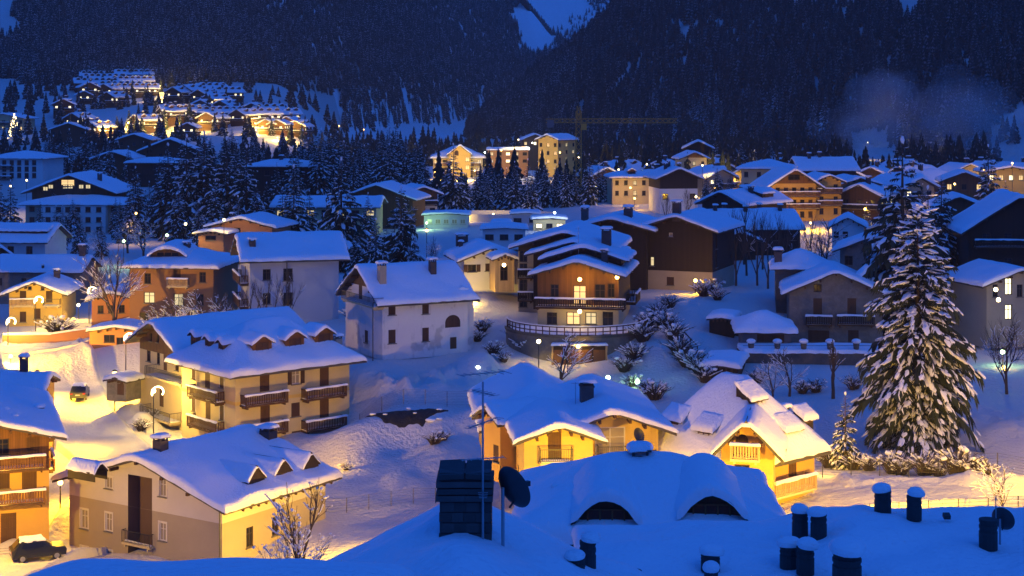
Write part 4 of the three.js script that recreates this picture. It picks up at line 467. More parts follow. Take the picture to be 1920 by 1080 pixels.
  {name: 'timber_chalet', label: 'Dark chalet roof left of the tall mid-distance firs', cat: 'chalet', id: 'v1', vols: [{x: -128.98, z: -525.29, yaw: -6, W: 13.0, L: 12.0, E: 17.32, g: 4.0, pitch: 18, wall: 'wood', oe: 1.1, og: 1.0, snow: 0.45, step: 1.0, holes: [{face: 'f', u0: -5.85, u1: -4.75, y0: 15.17, y1: 16.47, style: 'plain dark'}, {face: 'f', u0: -0.55, u1: 0.55, y0: 15.17, y1: 16.47, style: 'plain dark'}, {face: 'f', u0: 4.75, u1: 5.85, y0: 15.17, y1: 16.47, style: 'plain dark'}]}]},
  {name: 'timber_chalet', label: 'Wide low gable half hidden by firs below the hillside village', cat: 'chalet', id: 'v2', vols: [{x: -114.74, z: -537.26, yaw: 8, W: 19.0, L: 12.0, E: 19.45, g: 4.0, pitch: 22, wall: 'wood', oe: 1.1, og: 1.0, snow: 0.45, step: 1.0, holes: [{face: 'f', u0: -8.85, u1: -7.75, y0: 17.3, y1: 18.6, style: 'plain dark'}, {face: 'f', u0: -3.32, u1: -2.22, y0: 17.3, y1: 18.6, style: 'plain dark'}, {face: 'f', u0: 2.22, u1: 3.32, y0: 17.3, y1: 18.6, style: 'plain dark'}, {face: 'f', u0: 7.75, u1: 8.85, y0: 17.3, y1: 18.6, style: 'plain dark'}]}]},
  {name: 'timber_chalet', label: 'Flat-roofed dark lodge in front of the wide low gable', cat: 'chalet', id: 'v3', vols: [{x: -111.33, z: -504.7, yaw: -2, W: 17.0, L: 10.0, E: 16.67, g: 4.0, pitch: 12, wall: 'darkWood', oe: 1.1, og: 1.0, snow: 0.45, step: 1.0, hip: 'fb', holes: [{face: 'f', u0: -7.85, u1: -6.75, y0: 14.52, y1: 15.82, style: 'plain dark'}, {face: 'f', u0: -0.55, u1: 0.55, y0: 14.52, y1: 15.82, style: 'plain dark'}, {face: 'f', u0: 6.75, u1: 7.85, y0: 14.52, y1: 15.82, style: 'plain dark'}]}]},
  {name: 'timber_chalet', label: 'Chalet below the hillside lights among dark firs', cat: 'chalet', id: 'v4', vols: [{x: -184.45, z: -667.12, yaw: 10, W: 14.0, L: 12.0, E: 24.44, g: 14.0, pitch: 20, wall: 'wood', oe: 1.1, og: 1.0, snow: 0.45, step: 1.0, holes: [{face: 'f', u0: -6.35, u1: -5.25, y0: 22.29, y1: 23.59, style: 'plain dark'}, {face: 'f', u0: -0.55, u1: 0.55, y0: 22.29, y1: 23.59, style: 'plain dark'}, {face: 'f', u0: 5.25, u1: 6.35, y0: 22.29, y1: 23.59, style: 'plain dark'}]}]},
  {name: 'timber_chalet', label: 'Little snow-roofed chalet at the edge of the hillside village', cat: 'chalet', id: 'v5', vols: [{x: -141.27, z: -604.57, yaw: -4, W: 12.0, L: 10.0, E: 21.6, g: 8.0, pitch: 18, wall: 'wood', oe: 1.1, og: 1.0, snow: 0.45, step: 1.0, holes: [{face: 'f', u0: -5.35, u1: -4.25, y0: 19.45, y1: 20.75, style: 'plain dark'}, {face: 'f', u0: -0.55, u1: 0.55, y0: 19.45, y1: 20.75, style: 'plain dark'}, {face: 'f', u0: 4.25, u1: 5.35, y0: 19.45, y1: 20.75, style: 'plain dark'}]}]},
  {name: 'long_lodge', label: 'Long low lodge with hipped snowy roof behind the dark firs', cat: 'lodge', id: 'longmid', vols: [{x: -61.71, z: -436.46, yaw: -93, W: 12.0, L: 18.0, E: 18.23, g: 4.0, pitch: 12, wall: 'darkWood', hip: 'fb', oe: 1.2, og: 1.2, snow: 0.45, holes: [{face: 'r', u0: -8.45, u1: -7.15, y0: 15.73, y1: 17.13, style: 'plain dark'}, {face: 'r', u0: -4.55, u1: -3.25, y0: 15.73, y1: 17.13, style: 'plain dark'}, {face: 'r', u0: -0.65, u1: 0.65, y0: 15.73, y1: 17.13, style: 'plain dark'}, {face: 'r', u0: 3.25, u1: 4.55, y0: 15.73, y1: 17.13, style: 'plain dark'}, {face: 'r', u0: 7.15, u1: 8.45, y0: 15.73, y1: 17.13, style: 'plain dark'}, {face: 'r', u0: -8.45, u1: -7.15, y0: 12.93, y1: 14.33, style: 'plain dark'}, {face: 'r', u0: -4.55, u1: -3.25, y0: 12.93, y1: 14.33, style: 'plain dark'}, {face: 'r', u0: -0.65, u1: 0.65, y0: 12.93, y1: 14.33, style: 'plain dark'}, {face: 'r', u0: 3.25, u1: 4.55, y0: 12.93, y1: 14.33, style: 'plain dark'}, {face: 'r', u0: 7.15, u1: 8.45, y0: 12.93, y1: 14.33, style: 'plain dark'}], chimneys: [{x: 1.0, z: 1.0, w: 1, d: 1, h: 1.2, style: 'block'}]}]},
  {name: 'low_hall', label: 'Low hall with warmly lit wall under its eaves behind the near firs', cat: 'hall', id: 'lowhall', vols: [{x: -38.33, z: -336.36, yaw: -92, W: 12.0, L: 21.0, E: 13.77, g: 4.0, pitch: 13, wall: 'cream', oe: 1.0, og: 1.0, snow: 0.45, holes: [{face: 'r', u0: -10.1, u1: -8.5, y0: 11.87, y1: 13.07, style: 'plain pale'}, {face: 'r', u0: -7.0, u1: -5.4, y0: 11.87, y1: 13.07, style: 'plain dark'}, {face: 'r', u0: -3.9, u1: -2.3, y0: 11.87, y1: 13.07, style: 'plain pale'}, {face: 'r', u0: -0.8, u1: 0.8, y0: 11.87, y1: 13.07, style: 'plain dark'}, {face: 'r', u0: 2.3, u1: 3.9, y0: 11.87, y1: 13.07, style: 'plain pale'}, {face: 'r', u0: 5.4, u1: 7.0, y0: 11.87, y1: 13.07, style: 'plain dark'}, {face: 'r', u0: 8.5, u1: 10.1, y0: 11.87, y1: 13.07, style: 'plain pale'}]}]},
  {name: 'timber_chalet', label: 'Snow-roofed chalet above the low lit hall', cat: 'chalet', id: 'v6', vols: [{x: -28.41, z: -354.52, yaw: -10, W: 16.0, L: 12.0, E: 14.35, g: 4.0, pitch: 20, wall: 'wood', oe: 1.1, og: 1.0, snow: 0.45, step: 1.0, holes: [{face: 'f', u0: -7.35, u1: -6.25, y0: 12.2, y1: 13.5, style: 'plain dark'}, {face: 'f', u0: -0.55, u1: 0.55, y0: 12.2, y1: 13.5, style: 'plain dark'}, {face: 'f', u0: 6.25, u1: 7.35, y0: 12.2, y1: 13.5, style: 'plain dark'}]}]},
  {name: 'half_timbered_chalet', label: 'Timber and white gabled chalet beside the large centre fir', cat: 'chalet', id: 'midchalet', vols: [{x: -22.67, z: -384.31, yaw: 16, W: 7.11, L: 11.0, E: 13.85, g: 4.0, pitch: 22, wall: 'wood', oe: 1.3, og: 1.2, snow: 0.45, holes: [{face: 'f', u0: -2.81, u1: -1.91, y0: 11.85, y1: 13.05, style: 'plain dark'}, {face: 'f', u0: -1.24, u1: -0.34, y0: 11.85, y1: 13.05, style: 'plain dark'}, {face: 'f', u0: 0.34, u1: 1.24, y0: 11.85, y1: 13.05, style: 'plain dark'}, {face: 'f', u0: 1.91, u1: 2.81, y0: 11.85, y1: 13.05, style: 'plain dark'}, {face: 'f', u0: -3.01, u1: -1.71, y0: 8.75, y1: 10.35, style: 'plain dark'}, {face: 'f', u0: -0.65, u1: 0.65, y0: 8.75, y1: 10.35, style: 'plain dark'}, {face: 'f', u0: 1.71, u1: 3.01, y0: 8.75, y1: 10.35, style: 'plain dark'}], balconies: [{face: 'f', u0: -3.4, u1: 3.4, y: 11.15, depth: 1.2, style: 'dark'}], bands: [[11.25, 99, 'wood'], [4.0, 11.25, 'white']]}]},
  {name: 'lit_grand_hotel', label: 'Distant brightly lit cream hotel with rounded centre gable', cat: 'hotel', id: 'lithotel', vols: [{x: -20.59, z: -608.32, yaw: 2, W: 18.6, L: 16.0, E: 15.0, g: 1.0, pitch: 24, wall: 'cream', hip: 'fb', oe: 1.2, og: 1.0, snow: 0.5, holes: [{face: 'f', u0: -8.85, u1: -7.35, y0: 12.55, y1: 14.05, style: 'plain lit'}, {face: 'f', u0: -5.61, u1: -4.11, y0: 12.55, y1: 14.05, style: 'plain dark'}, {face: 'f', u0: -2.37, u1: -0.87, y0: 12.55, y1: 14.05, style: 'plain pale'}, {face: 'f', u0: 0.87, u1: 2.37, y0: 12.55, y1: 14.05, style: 'plain lit'}, {face: 'f', u0: 4.11, u1: 5.61, y0: 12.55, y1: 14.05, style: 'plain dark'}, {face: 'f', u0: 7.35, u1: 8.85, y0: 12.55, y1: 14.05, style: 'plain pale'}, {face: 'f', u0: -8.85, u1: -7.35, y0: 9.65, y1: 11.15, style: 'plain lit'}, {face: 'f', u0: -5.61, u1: -4.11, y0: 9.65, y1: 11.15, style: 'plain dark'}, {face: 'f', u0: -2.37, u1: -0.87, y0: 9.65, y1: 11.15, style: 'plain pale'}, {face: 'f', u0: 0.87, u1: 2.37, y0: 9.65, y1: 11.15, style: 'plain lit'}, {face: 'f', u0: 4.11, u1: 5.61, y0: 9.65, y1: 11.15, style: 'plain dark'}, {face: 'f', u0: 7.35, u1: 8.85, y0: 9.65, y1: 11.15, style: 'plain pale'}, {face: 'f', u0: -8.85, u1: -7.35, y0: 6.85, y1: 8.35, style: 'plain lit'}, {face: 'f', u0: -5.61, u1: -4.11, y0: 6.85, y1: 8.35, style: 'plain dark'}, {face: 'f', u0: -2.37, u1: -0.87, y0: 6.85, y1: 8.35, style: 'plain pale'}, {face: 'f', u0: 0.87, u1: 2.37, y0: 6.85, y1: 8.35, style: 'plain lit'}, {face: 'f', u0: 4.11, u1: 5.61, y0: 6.85, y1: 8.35, style: 'plain dark'}, {face: 'f', u0: 7.35, u1: 8.85, y0: 6.85, y1: 8.35, style: 'plain pale'}], balconies: [{face: 'f', u0: -8.6, u1: -1.6, y: 11.9, depth: 1.2, style: 'warm'}, {face: 'f', u0: -8.6, u1: -1.6, y: 9.0, depth: 1.2, style: 'warm'}, {face: 'f', u0: 2.0, u1: 8.6, y: 11.9, depth: 1.2, style: 'warm'}, {face: 'f', u0: 2.0, u1: 8.6, y: 9.0, depth: 1.2, style: 'warm'}]}, {x: -19.58, z: -600.14, yaw: 2, W: 8.0, L: 8.0, E: 16.33, g: 1.0, pitch: 38, wall: 'yellow', oe: 0.8, og: 0.6, snow: 0.5, holes: [{face: 'f', u0: -2.02, u1: -0.42, y0: 15.77, y1: 17.77, style: 'arch'}, {face: 'f', u0: -3.5, u1: -2.1, y0: 13.53, y1: 15.13, style: 'plain lit'}, {face: 'f', u0: 2.1, u1: 3.5, y0: 13.53, y1: 15.13, style: 'plain lit'}, {face: 'f', u0: -3.5, u1: -2.1, y0: 10.53, y1: 12.13, style: 'plain lit'}, {face: 'f', u0: 2.1, u1: 3.5, y0: 10.53, y1: 12.13, style: 'plain lit'}]}]},
  {name: 'flat_roofed_hall', label: 'Flat-roofed pinkish hall between the lit hotel and the yellow block', cat: 'hall', id: 'pinkhall', vols: [{x: -1.5, z: -604.5, yaw: -90, W: 9.0, L: 15.0, E: 17.6, g: 1.0, pitch: 6, wall: 'rust', oe: 0.6, og: 0.6, snow: 0.5, holes: [{face: 'r', u0: -7.1, u1: -5.5, y0: 15.7, y1: 16.9, style: 'plain pale'}, {face: 'r', u0: -3.95, u1: -2.35, y0: 15.7, y1: 16.9, style: 'plain dark'}, {face: 'r', u0: -0.8, u1: 0.8, y0: 15.7, y1: 16.9, style: 'plain bright'}, {face: 'r', u0: 2.35, u1: 3.95, y0: 15.7, y1: 16.9, style: 'plain pale'}, {face: 'r', u0: 5.5, u1: 7.1, y0: 15.7, y1: 16.9, style: 'plain dark'}, {face: 'r', u0: -7.1, u1: -5.5, y0: 13.0, y1: 14.2, style: 'plain pale'}, {face: 'r', u0: -3.95, u1: -2.35, y0: 13.0, y1: 14.2, style: 'plain dark'}, {face: 'r', u0: -0.8, u1: 0.8, y0: 13.0, y1: 14.2, style: 'plain bright'}, {face: 'r', u0: 2.35, u1: 3.95, y0: 13.0, y1: 14.2, style: 'plain pale'}, {face: 'r', u0: 5.5, u1: 7.1, y0: 13.0, y1: 14.2, style: 'plain dark'}]}]},
  {name: 'tall_yellow_block', label: 'Tall yellow block with snowy roof beside the tower crane', cat: 'house', id: 'cranehouse', vols: [{x: 16.75, z: -597.1, yaw: -38, W: 9.0, L: 11.0, E: 21.82, g: 1.0, pitch: 20, wall: 'yellow', oe: 1.0, og: 1.0, snow: 0.5, holes: [{face: 'f', u0: -3.9, u1: -2.7, y0: 19.12, y1: 20.52, style: 'plain dark'}, {face: 'f', u0: -0.6, u1: 0.6, y0: 19.12, y1: 20.52, style: 'plain lit'}, {face: 'f', u0: 2.7, u1: 3.9, y0: 19.12, y1: 20.52, style: 'plain dark'}, {face: 'f', u0: -3.9, u1: -2.7, y0: 16.12, y1: 17.52, style: 'plain lit'}, {face: 'f', u0: -0.6, u1: 0.6, y0: 16.12, y1: 17.52, style: 'plain dark'}, {face: 'f', u0: 2.7, u1: 3.9, y0: 16.12, y1: 17.52, style: 'plain lit'}, {face: 'f', u0: -3.9, u1: -2.7, y0: 13.12, y1: 14.52, style: 'plain dark'}, {face: 'f', u0: -0.6, u1: 0.6, y0: 13.12, y1: 14.52, style: 'plain lit'}, {face: 'f', u0: 2.7, u1: 3.9, y0: 13.12, y1: 14.52, style: 'plain dark'}, {face: 'r', u0: -4.85, u1: -3.75, y0: 19.17, y1: 20.47, style: 'plain dark'}, {face: 'r', u0: -0.55, u1: 0.55, y0: 19.17, y1: 20.47, style: 'plain pale'}, {face: 'r', u0: 3.75, u1: 4.85, y0: 19.17, y1: 20.47, style: 'plain dark'}, {face: 'r', u0: -4.85, u1: -3.75, y0: 16.57, y1: 17.87, style: 'plain pale'}, {face: 'r', u0: -0.55, u1: 0.55, y0: 16.57, y1: 17.87, style: 'plain dark'}, {face: 'r', u0: 3.75, u1: 4.85, y0: 16.57, y1: 17.87, style: 'plain pale'}, {face: 'r', u0: -4.85, u1: -3.75, y0: 13.87, y1: 15.17, style: 'plain dark'}, {face: 'r', u0: -0.55, u1: 0.55, y0: 13.87, y1: 15.17, style: 'plain pale'}, {face: 'r', u0: 3.75, u1: 4.85, y0: 13.87, y1: 15.17, style: 'plain dark'}]}]},
  {name: 'timber_chalet', label: 'Small orange-lit chalet above the lit street behind the hall', cat: 'chalet', id: 'v7', vols: [{x: 8.86, z: -644.92, yaw: 5, W: 10.0, L: 9.0, E: 20.71, g: 4.0, pitch: 22, wall: 'warmWood', oe: 1.1, og: 1.0, snow: 0.45, step: 1.0, holes: [{face: 'f', u0: -4.35, u1: -3.25, y0: 18.56, y1: 19.86, style: 'plain lit'}, {face: 'f', u0: -0.55, u1: 0.55, y0: 18.56, y1: 19.86, style: 'plain bright'}, {face: 'f', u0: 3.25, u1: 4.35, y0: 18.56, y1: 19.86, style: 'plain lit'}]}]},
  {name: 'low_pavilion', label: 'Low pavilion washed with green light beside the near firs', cat: 'pavilion', id: 'f1', vols: [{x: -14.2, z: -348.5, yaw: 0, W: 9.55, L: 7.0, E: 10.96, g: 7.37, pitch: 4, wall: 'greyBlue', oe: 0.5, og: 0.5, snow: 0.4, beams: 0, holes: [{face: 'f', u0: -4.15, u1: -3.0, y0: 9.16, y1: 10.16, style: 'plain white'}, {face: 'f', u0: -2.36, u1: -1.21, y0: 9.16, y1: 10.16, style: 'plain white'}, {face: 'f', u0: -0.57, u1: 0.57, y0: 9.16, y1: 10.16, style: 'plain white'}, {face: 'f', u0: 1.21, u1: 2.36, y0: 9.16, y1: 10.16, style: 'plain white'}, {face: 'f', u0: 3.0, u1: 4.15, y0: 9.16, y1: 10.16, style: 'plain white'}]}]},
  {name: 'low_pavilion', label: 'Small box-like pavilion at the edge of the ice rink', cat: 'pavilion', id: 'f2', vols: [{x: 2.92, z: -353.0, yaw: 0, W: 5.83, L: 6.0, E: 10.85, g: 6.85, pitch: 4, wall: 'greyBlue', oe: 0.5, og: 0.5, snow: 0.4, beams: 0, holes: [{face: 'f', u0: -2.59, u1: -0.84, y0: 9.05, y1: 10.05, style: 'plain dark'}, {face: 'f', u0: 0.84, u1: 2.59, y0: 9.05, y1: 10.05, style: 'plain dark'}]}]},
  {name: 'low_pavilion', label: 'Pale pavilion with lit end behind the stepped chalet', cat: 'pavilion', id: 'f3', vols: [{x: 7.82, z: -338.0, yaw: 0, W: 6.7, L: 6.0, E: 10.77, g: 6.77, pitch: 4, wall: 'cream', oe: 0.5, og: 0.5, snow: 0.4, beams: 0, holes: [{face: 'f', u0: -2.82, u1: -1.48, y0: 8.97, y1: 9.97, style: 'plain bright'}, {face: 'f', u0: -0.67, u1: 0.67, y0: 8.97, y1: 9.97, style: 'plain dark'}, {face: 'f', u0: 1.48, u1: 2.82, y0: 8.97, y1: 9.97, style: 'plain bright'}]}]},
  {name: 'low_pavilion', label: 'White flat-roofed annexe behind the white chalet', cat: 'pavilion', id: 'f4', vols: [{x: -1.42, z: -289.0, yaw: 0, W: 7.6, L: 8.0, E: 12.58, g: 9.08, pitch: 4, wall: 'white', oe: 0.5, og: 0.5, snow: 0.4, beams: 0, holes: [{face: 'f', u0: -3.36, u1: -1.84, y0: 10.78, y1: 11.78, style: 'plain dark'}, {face: 'f', u0: -0.76, u1: 0.76, y0: 10.78, y1: 11.78, style: 'plain dark'}, {face: 'f', u0: 1.84, u1: 3.36, y0: 10.78, y1: 11.78, style: 'plain dark'}]}]},
  {name: 'low_pavilion', label: 'Cream hut with wavy snow cap beside the ice rink', cat: 'pavilion', id: 'f5', vols: [{x: -2.07, z: -313.0, yaw: 0, W: 3.1, L: 6.0, E: 11.75, g: 8.25, pitch: 4, wall: 'cream', oe: 0.5, og: 0.5, snow: 0.4, beams: 0, holes: [{face: 'f', u0: -0.82, u1: 0.11, y0: 9.95, y1: 10.95, style: 'plain dark'}]}]},
  {name: 'cream_row_house', label: 'Cream house with yellow lit doorway and small roof dormer beyond the dark chalets', cat: 'house', id: 'r1', vols: [{x: 30.42, z: -405.39, yaw: 4, W: 11.43, L: 10.0, E: 16.6, g: 2.0, pitch: 14, wall: 'cream', hip: 'fb', oe: 0.8, og: 0.8, snow: 0.45, holes: [{face: 'f', u0: -4.97, u1: -4.07, y0: 14.7, y1: 15.9, style: 'plain dark'}, {face: 'f', u0: -2.71, u1: -1.81, y0: 14.7, y1: 15.9, style: 'plain dark'}, {face: 'f', u0: -0.45, u1: 0.45, y0: 14.7, y1: 15.9, style: 'plain pale'}, {face: 'f', u0: 1.81, u1: 2.71, y0: 14.7, y1: 15.9, style: 'plain dark'}, {face: 'f', u0: 4.07, u1: 4.97, y0: 14.7, y1: 15.9, style: 'plain dark'}, {face: 'f', u0: -4.97, u1: -4.07, y0: 12.1, y1: 13.3, style: 'plain dark'}, {face: 'f', u0: -2.71, u1: -1.81, y0: 12.1, y1: 13.3, style: 'plain dark'}, {face: 'f', u0: -0.45, u1: 0.45, y0: 12.1, y1: 13.3, style: 'plain pale'}, {face: 'f', u0: 1.81, u1: 2.71, y0: 12.1, y1: 13.3, style: 'plain dark'}, {face: 'f', u0: 4.07, u1: 4.97, y0: 12.1, y1: 13.3, style: 'plain dark'}], dormers: [{face: 'f', u: -0.59, inset: 1.07, w: 1.8, h: 0.8, style: 'gable'}]}]},
  {name: 'timber_topped_house', label: 'White house with dark timber upper floor under a many-chimneyed snowy roof', cat: 'house', id: 'r2', vols: [{x: 37.84, z: -376.56, yaw: 8, W: 8.86, L: 12.0, E: 17.98, g: 2.0, pitch: 24, wall: 'darkWood', oe: 1.2, og: 1.0, snow: 0.45, holes: [{face: 'f', u0: -3.88, u1: -2.58, y0: 12.93, y1: 14.23, style: 'plain dark'}, {face: 'f', u0: 2.58, u1: 3.88, y0: 12.93, y1: 14.23, style: 'plain dark'}], chimneys: [{x: -2.0, z: 1.0, w: 0.7, d: 0.7, h: 1.6, style: 'block'}, {x: -1.0, z: 0.0, w: 0.7, d: 0.7, h: 1.6, style: 'block'}, {x: 2.0, z: -2.0, w: 0.7, d: 0.7, h: 1.4, style: 'block'}], bands: [[15.38, 99, 'darkWood'], [2.0, 15.38, 'white']]}]},
  {name: 'lit_cream_chalet', label: 'Cream chalet with orange gable lit from below at the foot of the forest', cat: 'chalet', id: 'r3', vols: [{x: 53.08, z: -474.87, yaw: 6, W: 7.5, L: 9.0, E: 19.02, g: 2.0, pitch: 24, wall: 'warmWood', oe: 1.0, og: 0.9, snow: 0.45, holes: [{face: 'f', u0: -3.0, u1: -2.1, y0: 16.92, y1: 18.12, style: 'plain dark'}, {face: 'f', u0: -0.45, u1: 0.45, y0: 16.92, y1: 18.12, style: 'plain pale'}, {face: 'f', u0: 2.1, u1: 3.0, y0: 16.92, y1: 18.12, style: 'plain dark'}, {face: 'f', u0: -3.0, u1: -2.1, y0: 14.22, y1: 15.42, style: 'plain pale'}, {face: 'f', u0: -0.45, u1: 0.45, y0: 14.22, y1: 15.42, style: 'plain dark'}, {face: 'f', u0: 2.1, u1: 3.0, y0: 14.22, y1: 15.42, style: 'plain pale'}], bands: [[19.22, 99, 'warmWood'], [2.0, 19.22, 'cream']]}]},
  {name: 'timber_chalet', label: 'Dark little chalet above the lit cream chalet', cat: 'chalet', id: 'r4', vols: [{x: 58.56, z: -503.56, yaw: -6, W: 8.0, L: 8.0, E: 21.33, g: 6.0, pitch: 26, wall: 'darkWood', oe: 1.1, og: 1.0, snow: 0.45, step: 1.0, holes: [{face: 'f', u0: -3.35, u1: -2.25, y0: 19.18, y1: 20.48, style: 'plain dark'}, {face: 'f', u0: -0.55, u1: 0.55, y0: 19.18, y1: 20.48, style: 'plain dark'}, {face: 'f', u0: 2.25, u1: 3.35, y0: 19.18, y1: 20.48, style: 'plain dark'}]}]},
  {name: 'cream_corner_house', label: 'Cream house with wide hipped snow roof left of the orange hotel', cat: 'house', id: 'r5', vols: [{x: 64.54, z: -404.39, yaw: -14, W: 11.86, L: 12.0, E: 19.0, g: 2.0, pitch: 15, wall: 'cream', hip: 'fb', oe: 1.3, og: 1.1, snow: 0.45, holes: [{face: 'f', u0: -5.23, u1: -4.23, y0: 16.75, y1: 18.05, style: 'plain dark'}, {face: 'f', u0: -2.08, u1: -1.08, y0: 16.75, y1: 18.05, style: 'plain dark'}, {face: 'f', u0: 1.08, u1: 2.08, y0: 16.75, y1: 18.05, style: 'plain dark'}, {face: 'f', u0: 4.23, u1: 5.23, y0: 16.75, y1: 18.05, style: 'plain dark'}, {face: 'f', u0: -5.23, u1: -4.23, y0: 13.95, y1: 15.25, style: 'plain dark'}, {face: 'f', u0: -2.08, u1: -1.08, y0: 13.95, y1: 15.25, style: 'plain dark'}, {face: 'f', u0: 1.08, u1: 2.08, y0: 13.95, y1: 15.25, style: 'plain dark'}, {face: 'f', u0: 4.23, u1: 5.23, y0: 13.95, y1: 15.25, style: 'plain dark'}]}]},
  {name: 'orange_lit_hotel', label: 'Orange-lit hotel with big timber gable and two rows of balconies', cat: 'hotel', id: 'r6', vols: [{x: 59.51, z: -346.39, yaw: 5, W: 9.49, L: 12.0, E: 17.89, g: 2.0, pitch: 33, wall: 'ochre', oe: 1.6, og: 1.6, snow: 0.4, holes: [{face: 'f', u0: -3.99, u1: -3.09, y0: 15.94, y1: 17.24, style: 'plain dark'}, {face: 'f', u0: -2.22, u1: -1.32, y0: 15.94, y1: 17.24, style: 'shut'}, {face: 'f', u0: -0.45, u1: 0.45, y0: 15.94, y1: 17.24, style: 'plain dark'}, {face: 'f', u0: 1.32, u1: 2.22, y0: 15.94, y1: 17.24, style: 'plain dark'}, {face: 'f', u0: 3.09, u1: 3.99, y0: 15.94, y1: 17.24, style: 'shut'}, {face: 'f', u0: -3.99, u1: -3.09, y0: 13.34, y1: 14.64, style: 'plain dark'}, {face: 'f', u0: -2.22, u1: -1.32, y0: 13.34, y1: 14.64, style: 'shut'}, {face: 'f', u0: -0.45, u1: 0.45, y0: 13.34, y1: 14.64, style: 'plain dark'}, {face: 'f', u0: 1.32, u1: 2.22, y0: 13.34, y1: 14.64, style: 'plain dark'}, {face: 'f', u0: 3.09, u1: 3.99, y0: 13.34, y1: 14.64, style: 'shut'}, {face: 'f', u0: -3.99, u1: -3.09, y0: 10.84, y1: 12.14, style: 'plain dark'}, {face: 'f', u0: -2.22, u1: -1.32, y0: 10.84, y1: 12.14, style: 'shut'}, {face: 'f', u0: -0.45, u1: 0.45, y0: 10.84, y1: 12.14, style: 'plain dark'}, {face: 'f', u0: 1.32, u1: 2.22, y0: 10.84, y1: 12.14, style: 'plain dark'}, {face: 'f', u0: 3.09, u1: 3.99, y0: 10.84, y1: 12.14, style: 'shut'}, {face: 'f', u0: -1.31, u1: 1.29, y0: 18.82, y1: 20.02, style: 'door glass'}], balconies: [{face: 'f', u0: -5.3, u1: 5.3, y: 15.39, depth: 1.3, style: 'warm'}, {face: 'f', u0: -5.3, u1: 5.3, y: 12.79, depth: 1.3, style: 'warm'}], bands: [[18.09, 99, 'warmWood'], [2.0, 18.09, 'ochre']]}, {x: 67.28, z: -347.22, yaw: 5, W: 5.5, L: 10.0, E: 18.47, g: 2.0, pitch: 24, wall: 'ochre', oe: 0.9, og: 1.0, snow: 0.4, holes: [{face: 'f', u0: -2.0, u1: -1.1, y0: 16.52, y1: 17.82, style: 'plain dark'}, {face: 'f', u0: 1.1, u1: 2.0, y0: 16.52, y1: 17.82, style: 'plain dark'}, {face: 'f', u0: -2.0, u1: -1.1, y0: 13.92, y1: 15.22, style: 'plain dark'}, {face: 'f', u0: 1.1, u1: 2.0, y0: 13.92, y1: 15.22, style: 'plain dark'}, {face: 'f', u0: -2.0, u1: -1.1, y0: 11.42, y1: 12.72, style: 'plain dark'}, {face: 'f', u0: 1.1, u1: 2.0, y0: 11.42, y1: 12.72, style: 'plain dark'}], balconies: [{face: 'f', u0: -2.7, u1: 2.7, y: 15.97, depth: 1.2, style: 'warm'}, {face: 'f', u0: -2.7, u1: 2.7, y: 13.37, depth: 1.2, style: 'warm'}]}]},
  {name: 'low_barn', label: 'Low dark barn with long snowy slope in front of the orange hotel', cat: 'barn', id: 'r7', vols: [{x: 43.42, z: -298.64, yaw: -40, W: 9.0, L: 15.0, E: 16.83, g: 2.0, pitch: 24, wall: 'darkWood', oe: 1.0, og: 1.0, snow: 0.45, dormers: [{face: 'r', u: 1.43, inset: 0.34, w: 4, h: 0.9, style: 'shed'}], chimneys: [{x: 2.0, z: 1.0, w: 0.8, d: 0.8, h: 1.3, style: 'block'}]}]},
  {name: 'long_snowy_house', label: 'Long house whose wide snowy roof carries a row of small chimneys', cat: 'house', id: 'r8', vols: [{x: 38.58, z: -267.13, yaw: -84, W: 12.0, L: 16.0, E: 14.65, g: 2.0, pitch: 22, wall: 'darkWood', oe: 0.8, og: 0.8, snow: 0.45, holes: [{face: 'r', u0: -7.25, u1: -6.35, y0: 12.7, y1: 13.8, style: 'plain dark'}, {face: 'r', u0: -4.53, u1: -3.63, y0: 12.7, y1: 13.8, style: 'plain dark'}, {face: 'r', u0: -1.81, u1: -0.91, y0: 12.7, y1: 13.8, style: 'plain dark'}, {face: 'r', u0: 0.91, u1: 1.81, y0: 12.7, y1: 13.8, style: 'plain dark'}, {face: 'r', u0: 3.63, u1: 4.53, y0: 12.7, y1: 13.8, style: 'plain dark'}, {face: 'r', u0: 6.35, u1: 7.25, y0: 12.7, y1: 13.8, style: 'plain dark'}], chimneys: [{x: 1, z: 5, w: 0.6, d: 0.6, h: 1.1, style: 'block'}, {x: -1, z: 3, w: 0.6, d: 0.6, h: 1.1, style: 'block'}, {x: 1.5, z: 0, w: 0.6, d: 0.6, h: 1.1, style: 'block'}, {x: -1, z: -3, w: 0.6, d: 0.6, h: 1.1, style: 'block'}, {x: 1, z: -6, w: 0.6, d: 0.6, h: 1.1, style: 'block'}]}]},
  {name: 'small_dark_hut', label: 'Small dark hut with rounded snowy roof behind the hill path lamp', cat: 'hut', id: 'r9', vols: [{x: 34.13, z: -255.21, yaw: 18, W: 6.0, L: 9.0, E: 13.58, g: 5.0, pitch: 24, wall: 'darkWood', oe: 0.8, og: 0.8, snow: 0.4, holes: [{face: 'f', u0: -2.2, u1: -1.4, y0: 11.88, y1: 12.88, style: 'plain dark'}, {face: 'f', u0: 1.4, u1: 2.2, y0: 11.88, y1: 12.88, style: 'plain dark'}]}]},
  {name: 'little_white_cottage', label: 'Little white cottage with dark gable above the stone house', cat: 'cottage', id: 'r10', vols: [{x: 54.17, z: -257.9, yaw: -12, W: 5.0, L: 7.0, E: 15.45, g: 5.0, pitch: 30, wall: 'white', oe: 0.6, og: 0.6, snow: 0.4, holes: [{face: 'f', u0: -2.23, u1: -1.43, y0: 13.69, y1: 14.69, style: 'plain dark'}, {face: 'f', u0: -0.82, u1: -0.02, y0: 13.71, y1: 14.71, style: 'plain dark'}]}]},
